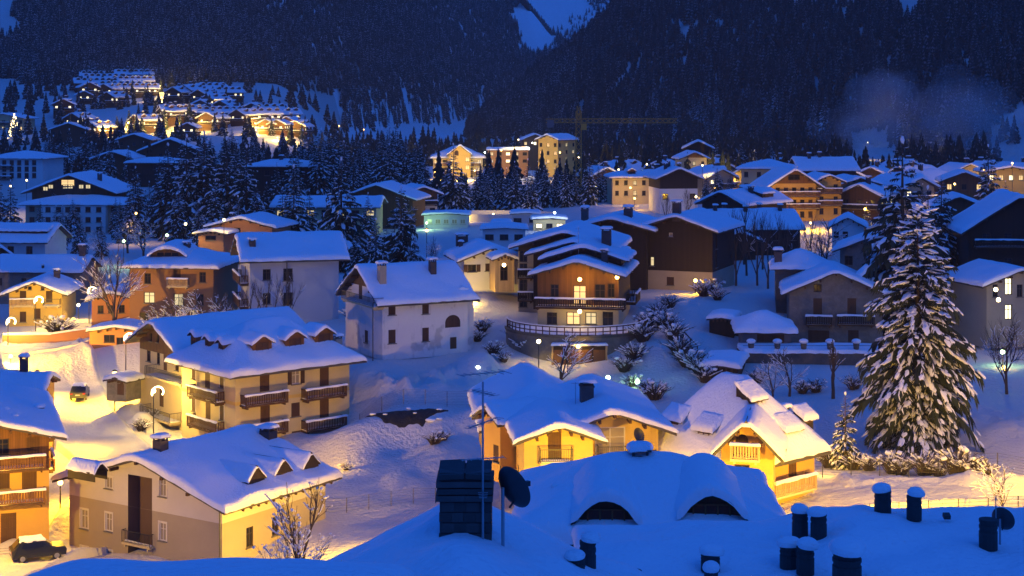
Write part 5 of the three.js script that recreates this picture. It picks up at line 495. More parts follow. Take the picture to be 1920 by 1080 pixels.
  {name: 'timber_chalet', label: 'Snow-mounded cottage roof behind the stone house', cat: 'chalet', id: 'r11', vols: [{x: 51.51, z: -227.7, yaw: -15, W: 9.0, L: 8.0, E: 14.53, g: 6.0, pitch: 22, wall: 'stone', oe: 1.1, og: 1.0, snow: 0.45, step: 1.0, holes: [{face: 'f', u0: -3.85, u1: -2.75, y0: 12.38, y1: 13.68, style: 'plain dark'}, {face: 'f', u0: -0.55, u1: 0.55, y0: 12.38, y1: 13.68, style: 'plain dark'}, {face: 'f', u0: 2.75, u1: 3.85, y0: 12.38, y1: 13.68, style: 'plain dark'}]}]},
  {name: 'snowy_lodge', label: 'Lodge with bright snow roof beneath the floodlit ski slope', cat: 'lodge', id: 'r12', vols: [{x: 84.55, z: -435.46, yaw: -86, W: 12.0, L: 15.0, E: 17.37, g: 3.0, pitch: 25, wall: 'darkWood', oe: 1.0, og: 1.0, snow: 0.5, holes: [{face: 'r', u0: -6.8, u1: -5.8, y0: 15.17, y1: 16.37, style: 'plain dark'}, {face: 'r', u0: -3.65, u1: -2.65, y0: 15.17, y1: 16.37, style: 'plain dark'}, {face: 'r', u0: -0.5, u1: 0.5, y0: 15.17, y1: 16.37, style: 'plain dark'}, {face: 'r', u0: 2.65, u1: 3.65, y0: 15.17, y1: 16.37, style: 'plain dark'}, {face: 'r', u0: 5.8, u1: 6.8, y0: 15.17, y1: 16.37, style: 'plain dark'}], chimneys: [{x: 1.0, z: 4.0, w: 0.8, d: 0.8, h: 1.5, style: 'block'}, {x: 0.5, z: 1.0, w: 0.8, d: 0.8, h: 1.5, style: 'block'}]}]},
  {name: 'brown_block', label: 'Brown-orange block right of the orange hotel', cat: 'house', id: 'r13', vols: [{x: 75.37, z: -355.51, yaw: 8, W: 8.0, L: 10.0, E: 17.5, g: 2.0, pitch: 16, wall: 'orange', oe: 1.1, og: 1.0, snow: 0.45, step: 1.0, holes: [{face: 'f', u0: -3.35, u1: -2.25, y0: 15.35, y1: 16.65, style: 'plain dark'}, {face: 'f', u0: -0.55, u1: 0.55, y0: 15.35, y1: 16.65, style: 'plain lit'}, {face: 'f', u0: 2.25, u1: 3.35, y0: 15.35, y1: 16.65, style: 'plain dark'}, {face: 'f', u0: -3.35, u1: -2.25, y0: 12.35, y1: 13.65, style: 'plain lit'}, {face: 'f', u0: -0.55, u1: 0.55, y0: 12.35, y1: 13.65, style: 'plain dark'}, {face: 'f', u0: 2.25, u1: 3.35, y0: 12.35, y1: 13.65, style: 'plain lit'}, {face: 'f', u0: -3.35, u1: -2.25, y0: 9.35, y1: 10.65, style: 'plain dark'}, {face: 'f', u0: -0.55, u1: 0.55, y0: 9.35, y1: 10.65, style: 'plain lit'}, {face: 'f', u0: 2.25, u1: 3.35, y0: 9.35, y1: 10.65, style: 'plain dark'}]}]},
  {name: 'timber_chalet', label: 'Orange-lit gabled chalet right of the tall spruce tip', cat: 'chalet', id: 'r14', vols: [{x: 105.2, z: -374.14, yaw: -10, W: 9.0, L: 10.0, E: 17.36, g: 3.0, pitch: 22, wall: 'warmWood', oe: 1.1, og: 1.0, snow: 0.45, step: 1.0, holes: [{face: 'f', u0: -3.85, u1: -2.75, y0: 15.21, y1: 16.51, style: 'plain lit'}, {face: 'f', u0: -0.55, u1: 0.55, y0: 15.21, y1: 16.51, style: 'plain dark'}, {face: 'f', u0: 2.75, u1: 3.85, y0: 15.21, y1: 16.51, style: 'plain lit'}]}]},
  {name: 'timber_chalet', label: 'Brown gabled house right behind the tall spruce', cat: 'chalet', id: 'r15', vols: [{x: 78.79, z: -283.9, yaw: -8, W: 8.0, L: 9.0, E: 16.99, g: 4.0, pitch: 24, wall: 'wood', oe: 1.1, og: 1.0, snow: 0.45, step: 1.0, holes: [{face: 'f', u0: -3.35, u1: -2.25, y0: 14.84, y1: 16.14, style: 'plain dark'}, {face: 'f', u0: 2.25, u1: 3.35, y0: 14.84, y1: 16.14, style: 'plain dark'}]}]},
  {name: 'lit_yellow_house', label: 'Lit yellow house under the sodium lamp', cat: 'house', id: 'r16', vols: [{x: 124.97, z: -404.07, yaw: -4, W: 12.0, L: 9.0, E: 18.07, g: 3.0, pitch: 10, wall: 'yellow', oe: 1.1, og: 1.0, snow: 0.45, step: 1.0, holes: [{face: 'f', u0: -5.35, u1: -4.25, y0: 15.92, y1: 17.22, style: 'plain bright'}, {face: 'f', u0: -2.95, u1: -1.85, y0: 15.92, y1: 17.22, style: 'plain lit'}, {face: 'f', u0: -0.55, u1: 0.55, y0: 15.92, y1: 17.22, style: 'plain bright'}, {face: 'f', u0: 1.85, u1: 2.95, y0: 15.92, y1: 17.22, style: 'plain lit'}, {face: 'f', u0: 4.25, u1: 5.35, y0: 15.92, y1: 17.22, style: 'plain bright'}]}]},
];
const GROUND = [[-21.76, -120.0, -3.5], [-36.8, -133.0, -3], [-13.92, -116.0, -2.2], [-9.71, -112.0, -1], [-22.0, -100.0, -4], [-38.4, -128.0, -0.2], [-39.1, -115.0, 0], [-39.67, -140.0, 0], [-42.11, -163.0, 0.5], [-52.33, -188.0, 1.5], [-62.06, -214.0, 2.5], [-70.5, -225.0, 3], [-61.33, -230.0, 3.4], [-68.0, -200.0, 2.5], [-42.42, -178.0, 0.8], [-26.81, -155.0, -0.3], [-16.57, -163.0, -0.2], [-34.66, -168.0, 0.3], [-20.27, -152.0, 0], [-10.71, -153.0, 1.4], [-7.47, -140.0, 0.6], [-11.61, -134.0, -0.4], [-3.0, -150.0, 2.0], [-3.84, -128.0, 1.5], [-14.09, -174.0, 7.2], [-5.04, -182.0, 7.2], [-19.12, -185.0, 7], [-11.2, -168.0, 6.1], [-10.87, -163.0, 5.5], [-3.64, -168.0, 5.6], [-9.57, -159.5, 5.2], [-4.27, -160.0, 5.0], [-13.74, -158.5, 4.6], [6.88, -172.0, 5.5], [2.28, -171.0, 5.3], [11.4, -171.0, 5.6], [7.68, -192.0, 9], [1.3, -195.0, 9], [14.72, -192.0, 9.2], [18.92, -172.0, 6.6], [17.08, -183.0, 9], [20.67, -200.0, 10.6], [23.92, -205.0, 10.8], [33.12, -184.0, 7.2], [26.11, -178.0, 7.7], [30.6, -170.0, 6.8], [29.34, -163.0, 5.6], [34.99, -164.0, 6.4], [35.47, -140.0, 4.9], [46.87, -158.0, 6.2], [51.15, -165.0, 7.6], [43.61, -147.0, 5.2], [50.0, -150.0, 6], [29.6, -120.0, 5.8], [25.0, -125.0, 5.2], [21.24, -118.0, 4.8], [36.97, -118.0, 6.2], [-0.41, -122.0, 4.2], [11.41, -118.0, 5], [22.2, -90.0, 7], [19.8, -135.0, 4], [14.5, -150.0, 4.2], [4.56, -152.0, 4], [0.0, -60.0, 5], [10.8, -60.0, 7], [-13.2, -60.0, -2], [-1.9, -95.0, 2], [-22.93, -80.0, -1], [18.8, -60.0, 8], [0.0, -20.0, 12], [-69.0, -230.0, 3.2], [-46.64, -212.0, 5.4], [-28.67, -200.0, 7], [-49.3, -290.0, 6], [-101.68, -372.0, 5], [-139.5, -450.0, 9], [-5.47, -205.0, 10.8], [24.14, -213.0, 10], [32.8, -205.0, 10.6], [40.83, -250.0, 10.5], [-14.0, -300.0, 9], [-7.5, -375.0, 8], [9.33, -350.0, 8.5], [61.2, -340.0, 10], [37.7, -390.0, 10], [68.23, -230.0, 10.5], [109.77, -370.0, 11], [-51.6, -430.0, 8], [-123.07, -520.0, 9], [-22.0, -600.0, 7.5], [17.4, -580.0, 8], [108.0, -600.0, 10], [165.33, -400.0, 12], [-168.0, -400.0, 8], [66.13, -160.0, 8], [-67.2, -160.0, 2], [-30.0, -250.0, 8], [-18.8, -235.0, 8.5]];
const FIRS = [[-69.64, -404.18, 19.6, 3], [-64.84, -383.0, 19.9, 1], [-71.25, -420.09, 14.8, 2], [-54.08, -368.08, 14.7, 1], [-82.75, -351.67, 16.0, 2], [-90.21, -409.71, 15.0, 3], [-65.45, -343.22, 20.8, 1], [-75.59, -351.55, 20.9, 1], [-88.12, -426.15, 17.8, 3], [-59.89, -348.17, 20.8, 1], [-57.37, -419.37, 16.1, 2], [-82.09, -423.58, 15.8, 2], [-80.22, -390.31, 14.0, 3], [-31.3, -407.92, 17.1, 2], [-41.54, -437.9, 17.9, 3], [-51.36, -430.74, 20.6, 3], [-46.97, -448.52, 18.3, 2], [-48.84, -469.42, 15.1, 1], [-36.43, -474.85, 20.7, 1], [-37.28, -511.56, 20.7, 2], [-46.82, -507.13, 16.5, 2], [-61.07, -489.81, 19.8, 2], [-66.96, -513.5, 15.5, 2], [-40.94, -443.52, 15.9, 2], [-27.64, -465.42, 16.9, 2], [-53.97, -495.85, 18.8, 3], [-40.63, -519.61, 16.0, 1], [-59.89, -472.08, 20.5, 1], [-53.89, -471.28, 20.0, 2], [-33.92, -417.48, 20.9, 3], [-60.03, -459.23, 20.0, 1], [24.93, -430.76, 8.5, 2], [-17.29, -419.11, 8.6, 2], [-8.38, -420.78, 12.0, 1], [24.1, -420.82, 10.0, 3], [-7.01, -404.66, 9.9, 1], [-18.42, -453.98, 10.1, 1], [7.53, -424.94, 9.4, 1], [1.03, -426.37, 10.2, 3], [-5.58, -450.74, 11.1, 3], [5.08, -383.09, 9.2, 3], [10.74, -405.28, 9.9, 3], [12.96, -466.12, 9.4, 1], [4.75, -381.04, 10.2, 2], [-6.63, -404.63, 9.2, 3], [9.06, -451.79, 9.4, 3], [-6.58, -464.38, 9.6, 1], [-126.69, -571.43, 14.9, 2], [-135.92, -536.45, 10.0, 2], [-113.21, -524.99, 13.1, 3], [-122.61, -511.66, 12.7, 3], [-158.71, -626.01, 10.8, 3], [-128.98, -560.11, 13.3, 1], [-155.04, -549.02, 12.7, 1], [-160.02, -570.91, 12.8, 1], [-134.24, -635.55, 10.0, 1], [-183.57, -632.96, 11.9, 3], [-155.04, -522.37, 11.3, 3], [-136.48, -464.96, 13.3, 2], [-152.72, -509.18, 10.7, 2], [-126.9, -571.55, 12.3, 1], [-121.82, -486.3, 10.8, 3], [-147.61, -547.8, 14.7, 1], [-157.07, -598.86, 12.9, 2], [-117.23, -454.49, 11.3, 2], [-74.73, -636.16, 12.0, 2], [-78.29, -599.4, 10.9, 2], [-92.22, -593.82, 9.7, 3], [-73.62, -587.72, 11.1, 1], [-93.74, -577.55, 12.5, 2], [-73.73, -629.65, 12.0, 2], [-76.95, -556.1, 10.3, 1], [-114.32, -638.11, 11.5, 2], [-102.56, -522.85, 12.3, 2], [-97.75, -524.8, 9.7, 2], [-121.88, -583.91, 10.4, 2], [-73.86, -549.48, 10.3, 1], [-77.74, -554.29, 11.5, 2], [-99.72, -623.62, 13.4, 1], [7.84, -488.9, 9.7, 3], [35.68, -514.52, 11.2, 2], [40.99, -572.26, 12.9, 1], [9.85, -507.86, 10.7, 1], [89.02, -551.84, 8.1, 2], [64.49, -573.35, 13.7, 3], [56.82, -606.76, 10.3, 2], [73.43, -577.94, 13.4, 2], [72.79, -479.91, 13.0, 3], [79.79, -557.32, 11.9, 2], [81.14, -491.4, 10.9, 3], [99.44, -615.94, 11.2, 2], [-100.78, -403.06, 8.3, 1], [-94.83, -337.67, 8.3, 1], [-101.18, -368.64, 8.3, 2], [-79.88, -334.4, 11.4, 1], [-99.94, -404.19, 8.4, 1], [-82.87, -393.52, 9.8, 1], [-90.95, -367.25, 8.6, 3], [-108.7, -380.0, 10.6, 3], [-69.13, -340.0, 22.5, 2], [-65.39, -340.0, 23, 2], [-75.33, -352.0, 17, 3], [-57.96, -325.0, 22, 4], [-53.12, -320.0, 20.5, 4], [-79.64, -362.0, 14, 2], [-66.25, -318.0, 13, 3], [-58.38, -315.0, 14, 1], [-51.4, -300.0, 12, 3], [-49.92, -312.0, 13, 2], [-51.37, -335.0, 12, 1], [-45.58, -318.0, 12, 3], [-58.8, -300.0, 11, 2], [-40.9, -300.0, 17.5, 1], [-40.28, -318.0, 11, 2], [-27.95, -262.0, 18.7, 4], [-33.06, -285.0, 11, 1], [-27.0, -300.0, 10, 3], [-16.36, -236.0, 14.7, 4], [-19.38, -228.0, 10.5, 4], [-14.07, -232.0, 7.5, 1], [-23.36, -240.0, 8, 2], [-19.58, -250.0, 8, 3], [-57.33, -430.0, 15, 2], [-56.03, -440.0, 18, 1], [-51.28, -425.0, 20, 3], [-49.3, -435.0, 19, 2], [-46.73, -445.0, 17, 1], [-42.57, -430.0, 14, 3], [-40.95, -455.0, 16, 2], [-38.03, -460.0, 17, 1], [-33.75, -450.0, 18, 3], [-31.26, -462.0, 17, 2], [-27.6, -455.0, 16, 1], [-24.19, -448.0, 13, 3], [-47.5, -500.0, 17, 2], [-36.55, -510.0, 19, 1], [-41.6, -520.0, 18, 3], [-14.3, -390.0, 17.5, 1], [-17.15, -402.0, 10, 3], [-11.59, -395.0, 10, 2], [-8.93, -400.0, 11, 3], [-5.97, -398.0, 9, 1], [-2.7, -405.0, 10.5, 2], [0.67, -400.0, 12.5, 1], [4.1, -410.0, 12.5, 3], [8.64, -405.0, 11.5, 2], [13.33, -400.0, 11, 1], [16.05, -408.0, 9, 2], [19.33, -400.0, 13, 3], [22.41, -415.0, 10, 1], [6.64, -415.0, 9, 1], [-1.4, -420.0, 10, 3], [35.2, -600.0, 15, 5], [42.37, -620.0, 9, 3], [51.2, -640.0, 10, 5], [46.36, -190.0, 23.5, 4], [46.67, -200.0, 16, 1], [64.4, -240.0, 14, 2], [53.3, -205.0, 16, 3], [98.23, -330.0, 17, 1], [106.38, -345.0, 8, 2], [101.33, -320.0, 8, 3], [48.73, -215.0, 7, 2], [-103.4, -330.0, 14, 1], [-107.76, -335.0, 16, 3], [-91.2, -320.0, 9, 2], [-101.77, -345.0, 9, 3], [-84.24, -312.0, 8, 1], [-78.28, -305.0, 7, 3], [-120.8, -480.0, 15, 2], [-149.07, -520.0, 16, 1], [-146.63, -530.0, 18, 3], [-140.0, -525.0, 17, 2], [-157.5, -540.0, 14, 3], [-139.07, -560.0, 13, 1], [-130.0, -500.0, 14, 2], [-129.6, -540.0, 12, 3], [-128.8, -560.0, 10, 2], [-177.0, -590.0, 13, 1], [-187.0, -600.0, 12, 3], [-88.92, -380.0, 13, 2], [-84.32, -372.0, 12, 1], [-93.6, -390.0, 11, 3], [-85.75, -350.0, 9, 1], [-113.0, -600.0, 14, 2], [-112.0, -640.0, 13, 1], [-95.07, -620.0, 12, 3], [-91.73, -640.0, 13, 2], [-70.27, -620.0, 14, 1], [53.9, -420.0, 9, 2], [56.72, -415.0, 8, 3], [52.32, -430.0, 7, 1], [52.0, -300.0, 8, 1], [61.87, -290.0, 7, 2], [66.5, -300.0, 8, 3], [84.7, -330.0, 9, 1]];
const BARE = [[31.08, -222.0, 9, 'f'], [34.04, -222.0, 9.5, 'f'], [37.42, -218.0, 9, 'f'], [39.96, -222.0, 8, 'f'], [34.4, -215.0, 8, 'f'], [35.52, -245.0, 10, 'f'], [44.08, -228.0, 8, 'f'], [-41.82, -204.0, 6, 'f'], [-40.4, -202.0, 6, 'f'], [-34.95, -196.0, 6, 'f'], [-51.65, -208.0, 12.5, 'a'], [-14.93, -112.0, 10.3, 'b'], [5.09, -166.0, 6.2, 'c'], [48.87, -158.0, 8.5, 'a'], [34.35, -112.0, 4.8, 'd'], [27.73, -160.0, 5.0, 'c'], [25.7, -158.0, 4.0, 'c'], [31.71, -158.0, 6, 'e'], [-42.0, -200.0, 6.5, 'c'], [-37.57, -196.0, 7, 'c'], [-44.66, -203.0, 5, 'c'], [-36.33, -200.0, 5, 'c'], [-29.75, -194.0, 8, 'f'], [-27.3, -195.0, 8.5, 'f'], [-32.01, -196.0, 7, 'f'], [34.47, -235.0, 10, 'f'], [38.0, -228.0, 10, 'f'], [37.6, -240.0, 9, 'f'], [44.05, -236.0, 9, 'f'], [30.4, -228.0, 7, 'f'], [47.2, -240.0, 8, 'c'], [36.3, -330.0, 9, 'f'], [-12.23, -262.0, 6, 'g'], [-13.18, -255.0, 5, 'g'], [31.9, -330.0, 8, 'f'], [-20.0, -300.0, 8, 'c'], [-77.0, -300.0, 6, 'c'], [-74.4, -310.0, 8, 'c'], [-69.0, -300.0, 8, 'c'], [-24.0, -400.0, 9, 'c'], [107.47, -620.0, 13, 'f'], [130.0, -650.0, 12, 'f'], [39.2, -560.0, 8, 'f'], [103.47, -640.0, 14, 'f']];
const SHRUBS = [[-1.65, -165.0, 1.6], [-0.54, -163.0, 2.2], [0.66, -166.0, 2.0], [2.19, -164.0, 1.7], [1.52, -182.0, 2.2], [0.31, -186.0, 2.0], [3.3, -165.0, 1.5], [-2.1, -180.0, 1.8], [-0.89, -178.0, 1.6], [10.39, -164.0, 1.6], [12.45, -166.0, 1.6], [14.38, -161.0, 2.3], [13.86, -163.0, 1.8], [13.49, -176.0, 2.5], [14.7, -180.0, 2.6], [15.81, -186.0, 2.2], [12.18, -174.0, 2.2], [17.41, -192.0, 2.2], [17.55, -188.0, 2.4], [17.79, -184.0, 2.4], [18.12, -180.0, 2.6], [18.48, -176.0, 2.6], [18.91, -173.0, 2.6], [19.27, -170.0, 2.4], [19.59, -167.0, 2.2], [19.27, -196.0, 2.0], [19.91, -165.0, 2.0], [24.36, -203.0, 2.4], [25.75, -206.0, 2.6], [25.67, -200.0, 1.8], [25.65, -190.0, 1.8], [26.49, -187.0, 1.6], [26.58, -134.0, 2.2], [28.16, -132.0, 1.8], [29.26, -131.0, 1.6], [30.75, -129.0, 2.2], [31.06, -128.0, 1.8], [32.81, -127.0, 2.3], [33.6, -126.0, 1.6], [34.79, -125.0, 2.6], [35.34, -124.0, 1.8], [36.28, -123.0, 1.4], [-6.59, -152.0, 1.3], [-7.25, -150.0, 1.5], [-15.19, -147.0, 0.9], [-20.5, -205.0, 2.0], [25.45, -166.0, 1.8], [29.43, -162.0, 1.6], [30.78, -162.0, 1.8], [34.35, -161.0, 1.8], [-3.48, -190.0, 1.8], [-4.05, -187.0, 1.6], [-38.92, -168.0, 1.6], [-38.7, -172.0, 1.6], [-62.16, -222.0, 2.2], [-62.76, -221.0, 3.4], [-47.15, -205.0, 2.4], [-46.23, -190.0, 1.8]];
const LAMPS = [[-44.43, 4.88, -155.0, 'sodium', 800, 'post'], [31.33, 15.73, -470.0, 'warm', 60, 'globe'], [55.0, 12.5, -500.0, 'sodium', 90, 'globe'], [83.2, 12.99, -520.0, 'sodium', 70, 'globe'], [91.65, 15.1, -470.0, 'warm', 60, 'globe'], [101.93, 14.47, -440.0, 'sodium', 90, 'globe'], [115.93, 14.16, -470.0, 'warm', 60, 'globe'], [118.07, 16.37, -440.0, 'sodium', 110, 'globe'], [123.27, 14.93, -430.0, 'sodium', 90, 'globe'], [41.07, 11.97, -440.0, 'sodium', 60, 'globe'], [81.07, 13.85, -380.0, 'sodium', 90, 'globe'], [29.13, 12.58, -380.0, 'sodium', 60, 'globe'], [43.95, 13.88, -128.0, 'sodium', 220, 'globe'], [-19.29, 1.55, -146.5, 'sodium', 340, 'globe'], [2.93, 8.89, -176.0, 'warm', 60, 'post'], [-39.61, 5.36, -121.0, 'sodium', 430, 'globe'], [-39.24, 2.1, -139.0, 'sodium', 200, 'post'], [-13.28, 0.48, -120.0, 'sodium', 950, 'globe'], [3.76, 8.74, -110.5, 'sodium', 430, 'globe'], [14.72, 8.95, -109.0, 'sodium', 200, 'globe'], [24.43, 8.61, -107.0, 'sodium', 800, 'globe'], [26.82, 8.25, -107.0, 'sodium', 800, 'globe'], [23.22, 6.75, -129.0, 'sodium', 160, 'globe'], [39.59, 9.84, -117.0, 'sodium', 330, 'globe'], [-36.74, 5.59, -164.0, 'warm', 330, 'deco'], [-44.89, 7.91, -186.0, 'warm', 420, 'deco'], [-66.78, 6.24, -212.0, 'warm', 260, 'deco'], [-66.08, 7.84, -222.0, 'warm', 240, 'deco'], [-60.27, 8.48, -228.0, 'warm', 150, 'deco'], [-62.87, 5.85, -232.0, 'warm', 80, 'post'], [-52.81, 5.04, -178.0, 'sodium', 1900, 'post'], [-61.41, 4.1, -196.0, 'sodium', 1700, 'post'], [-43.71, 5.37, -176.0, 'sodium', 1500, 'post'], [-3.63, 6.95, -170.0, 'white', 950, 'post'], [-5.07, 10.27, -200.0, 'warm', 110, 'post'], [7.81, 14.76, -184.6, 'sodium', 30, 'wall'], [12.12, 15.0, -184.6, 'sodium', 14, 'wall'], [7.82, 11.04, -184.8, 'warm', 14, 'wall'], [7.33, 8.11, -177.3, 'sodium', 16, 'wall'], [-0.99, 15.02, -198.5, 'warm', 9, 'wall'], [23.62, 12.27, -206.0, 'sodium', 110, 'post'], [10.08, 6.27, -168.0, 'green', 14, 'stake'], [12.93, 6.34, -165.0, 'green', 12, 'stake'], [4.17, 6.22, -167.0, 'green', 9, 'stake'], [-82.55, 13.25, -290.0, 'warm', 99, 'post'], [-69.16, 10.59, -285.0, 'green', 88, 'post'], [-61.03, 11.79, -283.0, 'green', 132, 'post'], [-57.53, 13.85, -282.0, 'warm', 99, 'post'], [-50.76, 14.6, -282.0, 'warm', 70, 'globe'], [-125.33, 14.47, -400.0, 'warm', 132, 'post'], [-122.85, 15.7, -405.0, 'warm', 110, 'post'], [-77.55, 12.45, -330.0, 'sodium', 132, 'post'], [-14.29, 13.83, -268.0, 'sodium', 132, 'post'], [-18.13, 9.73, -340.0, 'green', 60, 'post'], [8.8, 12.56, -330.0, 'white', 90, 'wall'], [-11.19, 9.57, -365.0, 'warm', 110, 'post'], [-4.34, 9.33, -372.0, 'warm', 110, 'post'], [-3.73, 18.76, -560.0, 'sodium', 500, 'globe'], [16.2, 18.62, -540.0, 'sodium', 500, 'globe'], [-9.69, 17.71, -570.0, 'white', 500, 'globe'], [2.4, 21.6, -600.0, 'warm', 660, 'post'], [7.6, 20.4, -600.0, 'white', 550, 'post'], [-22.04, 11.43, -575.0, 'warm', 900, 'globe'], [-13.3, 11.25, -570.0, 'warm', 900, 'globe'], [-27.65, 10.79, -572.0, 'sodium', 500, 'globe'], [23.33, 16.33, -560.0, 'warm', 660, 'post'], [20.93, 12.93, -430.0, 'warm', 132, 'post'], [22.5, 12.78, -430.0, 'warm', 110, 'post'], [25.8, 12.78, -430.0, 'white', 154, 'post'], [29.23, 14.33, -395.0, 'sodium', 110, 'wall'], [41.63, 14.0, -362.0, 'warm', 132, 'post'], [37.95, 18.05, -450.0, 'warm', 198, 'post'], [52.36, 18.13, -440.0, 'warm', 176, 'post'], [63.29, 13.07, -470.0, 'warm', 900, 'globe'], [55.73, 11.97, -440.0, 'sodium', 440, 'post'], [50.6, 12.67, -330.0, 'sodium', 150, 'globe'], [59.73, 11.21, -320.0, 'sodium', 360, 'globe'], [54.2, 11.71, -322.0, 'sodium', 300, 'globe'], [66.2, 15.3, -300.0, 'sodium', 150, 'globe'], [62.29, 13.1, -292.0, 'sodium', 200, 'globe'], [168.97, 16.76, -760.0, 'warm', 1980, 'post'], [191.41, 13.29, -740.0, 'warm', 1980, 'post'], [120.38, 20.76, -385.0, 'sodium', 260, 'globe'], [113.28, 19.26, -384.0, 'sodium', 352, 'post'], [97.39, 17.4, -352.0, 'sodium', 264, 'post'], [52.61, 14.82, -174.0, 'warm', 20, 'wall'], [52.9, 13.71, -174.0, 'warm', 14, 'wall'], [51.52, 8.96, -168.0, 'green', 22, 'post'], [51.02, 7.61, -166.0, 'sodium', 30, 'post'], [-74.52, 25.57, -690.0, 'sodium', 400, 'globe'], [-64.87, 23.8, -700.0, 'sodium', 264, 'post'], [-189.2, 44.75, -860.0, 'warm', 750, 'globe'], [-182.56, 40.88, -840.0, 'warm', 750, 'globe'], [-180.95, 37.46, -820.0, 'warm', 750, 'globe'], [-181.12, 34.73, -805.0, 'warm', 750, 'globe'], [-175.12, 32.1, -790.0, 'warm', 750, 'globe'], [-174.8, 28.41, -760.0, 'warm', 750, 'globe'], [-176.4, 26.18, -735.0, 'warm', 750, 'globe'], [-179.3, 25.13, -722.0, 'warm', 750, 'globe'], [-181.13, 24.51, -715.0, 'warm', 750, 'globe'], [-171.58, 24.11, -710.0, 'warm', 750, 'globe'], [-159.68, 24.51, -715.0, 'warm', 750, 'globe'], [-144.77, 24.56, -712.0, 'warm', 750, 'globe'], [-142.8, 25.16, -720.0, 'warm', 750, 'globe'], [-149.33, 33.4, -800.0, 'warm', 750, 'globe'], [-141.7, 31.62, -780.0, 'warm', 750, 'globe'], [-149.38, 30.12, -770.0, 'warm', 750, 'globe'], [-225.25, 32.62, -795.0, 'warm', 750, 'globe'], [-222.67, 33.4, -800.0, 'warm', 750, 'globe'], [-118.09, 26.18, -735.0, 'warm', 750, 'globe'], [-112.8, 23.48, -705.0, 'warm', 750, 'globe'], [-101.2, 20.51, -690.0, 'warm', 750, 'globe'], [-109.63, 24.51, -715.0, 'warm', 750, 'globe'], [-102.0, 25.16, -720.0, 'warm', 750, 'globe'], [-96.83, 23.1, -700.0, 'warm', 750, 'globe'], [-202.67, 28.41, -760.0, 'warm', 750, 'globe'], [-152.88, 25.54, -728.0, 'warm', 750, 'globe']];

// ---------------------------------------------------------------- terrain
function valley(x, z) {
  let s = 0, w = 0;
  for (const [a, b, y] of GROUND) { const d2 = (x - a) ** 2 + (z - b) ** 2, k = 1 / (d2 + 12) ** 1.7; s += k * y; w += k; }
  const far = 1 / (300 * 300 + 12) ** 1.7; s += far * 8; w += far;
  return s / w;
}
function mountains(x, z) {
  const D = -z, wig = 26 * fbm(x / 160, z / 160, 3), a = x / D;
  // hillside on the left that carries the upper village
  let y = smooth(-0.09, -0.15, a) * Math.max(0, D - 600) * 0.128 * smooth(1.3, 0.8, D / 900);
  if (D > 600 && a < -0.1) y = smooth(-0.09, -0.15, a) * Math.min(D - 600, 330) * 0.128;
  // left mountain
  const bl = mix(930, 1750, smooth(-190, 10, x)) + wig * 2;
  let lm = Math.max(0, D - bl) * mix(0.36, 0.52, smooth(-150, 20, x)) + 34 * smooth(bl - 60, bl + 60, D);
  if (x > -150) lm = Math.min(lm, Math.max(0, 108 + 1.45 * (51 - x) * D / 2200 + wig * 0.8));
  // right mountain
  const br = 1080 - (x + 11) * 1.25 + wig;
  let rm = Math.max(0, D - Math.max(br, 560)) * 0.62;
  rm = Math.min(rm, Math.max(0, 6 + 0.80 * (x + 22) + wig * 0.6));
  // snow peak far behind
  const fp = Math.max(0, D - 2450 + 160 * fbm(x / 300, z / 400, 3)) * 0.46 + 26 * fbm(x / 130 + 4, z / 160, 4) * smooth(2400, 2700, D);
  return Math.min(Math.max(y, lm, rm, fp, 0), 620);
}
const HEAPS = [];                              // ploughed and drifted snow: x, z, radius, height, roughness
function ground(x, z) {
  const D = -z; let y = D < 900 ? valley(x, z) : 8;
  if (D > 700 && D < 900) y = mix(y, 8, (D - 700) / 200);
  if (D > 540) y += mountains(x, z);
  return y;
}
function surface(x, z) {
  let y = ground(x, z);
  const D = -z;
  y += D < 600 ? 0.32 * fbm(x / 9, z / 9, 3) + 0.05 * fbm(x / 1.7, z / 1.7, 2) : 5 * fbm(x / 40, z / 40, 3);
  for (const [a, b, r, h, rough] of HEAPS) { const d = Math.hypot(x - a, z - b) / r; if (d < 1) y += h * (1 - d * d) ** 1.5 * (1 + rough * fbm(x * 0.9, z * 0.9, 3)); }
  return y;
}
HEAPS.push([-11, -167.5, 4.5, 0.7, 2.4], [-8.2, -168, 4, 0.9, 2.4], [-13.2, -168.5, 3.4, 0.6, 2.4], [-5.0, -171, 5, 0.9, 0.6], [-3.2, -173, 4.5, 1.6, 0.5]);
HEAPS.push([-41.5, -175, 2.4, 1.2, 0.8], [-39.2, -170, 2.4, 1.3, 0.8], [-42.6, -180.5, 2.4, 1.1, 0.8], [-40.5, -178, 2.3, 1.2, 0.8], [-46, -188, 2.0, 0.8, 0.8]);
HEAPS.push([24, -124.5, 4, 0.7, 1], [28, -123.5, 4, 0.8, 1], [33, -122.5, 4, 0.7, 1], [37, -122, 4, 0.6, 1.2], [20.5, -126, 3, 0.6, 1], [-6.5, -150, 4, 0.9, 0.4], [-9.5, -143, 3, 0.6, 0.5], [-2, -156, 4, 0.7, 0.5]);
HEAPS.push([43, -146, 9, 0.9, 0.8], [46, -141, 6, 0.6, 0.8], [16, -176, 4, 0.6, 0.4], [20, -168, 4, 0.5, 0.6]);
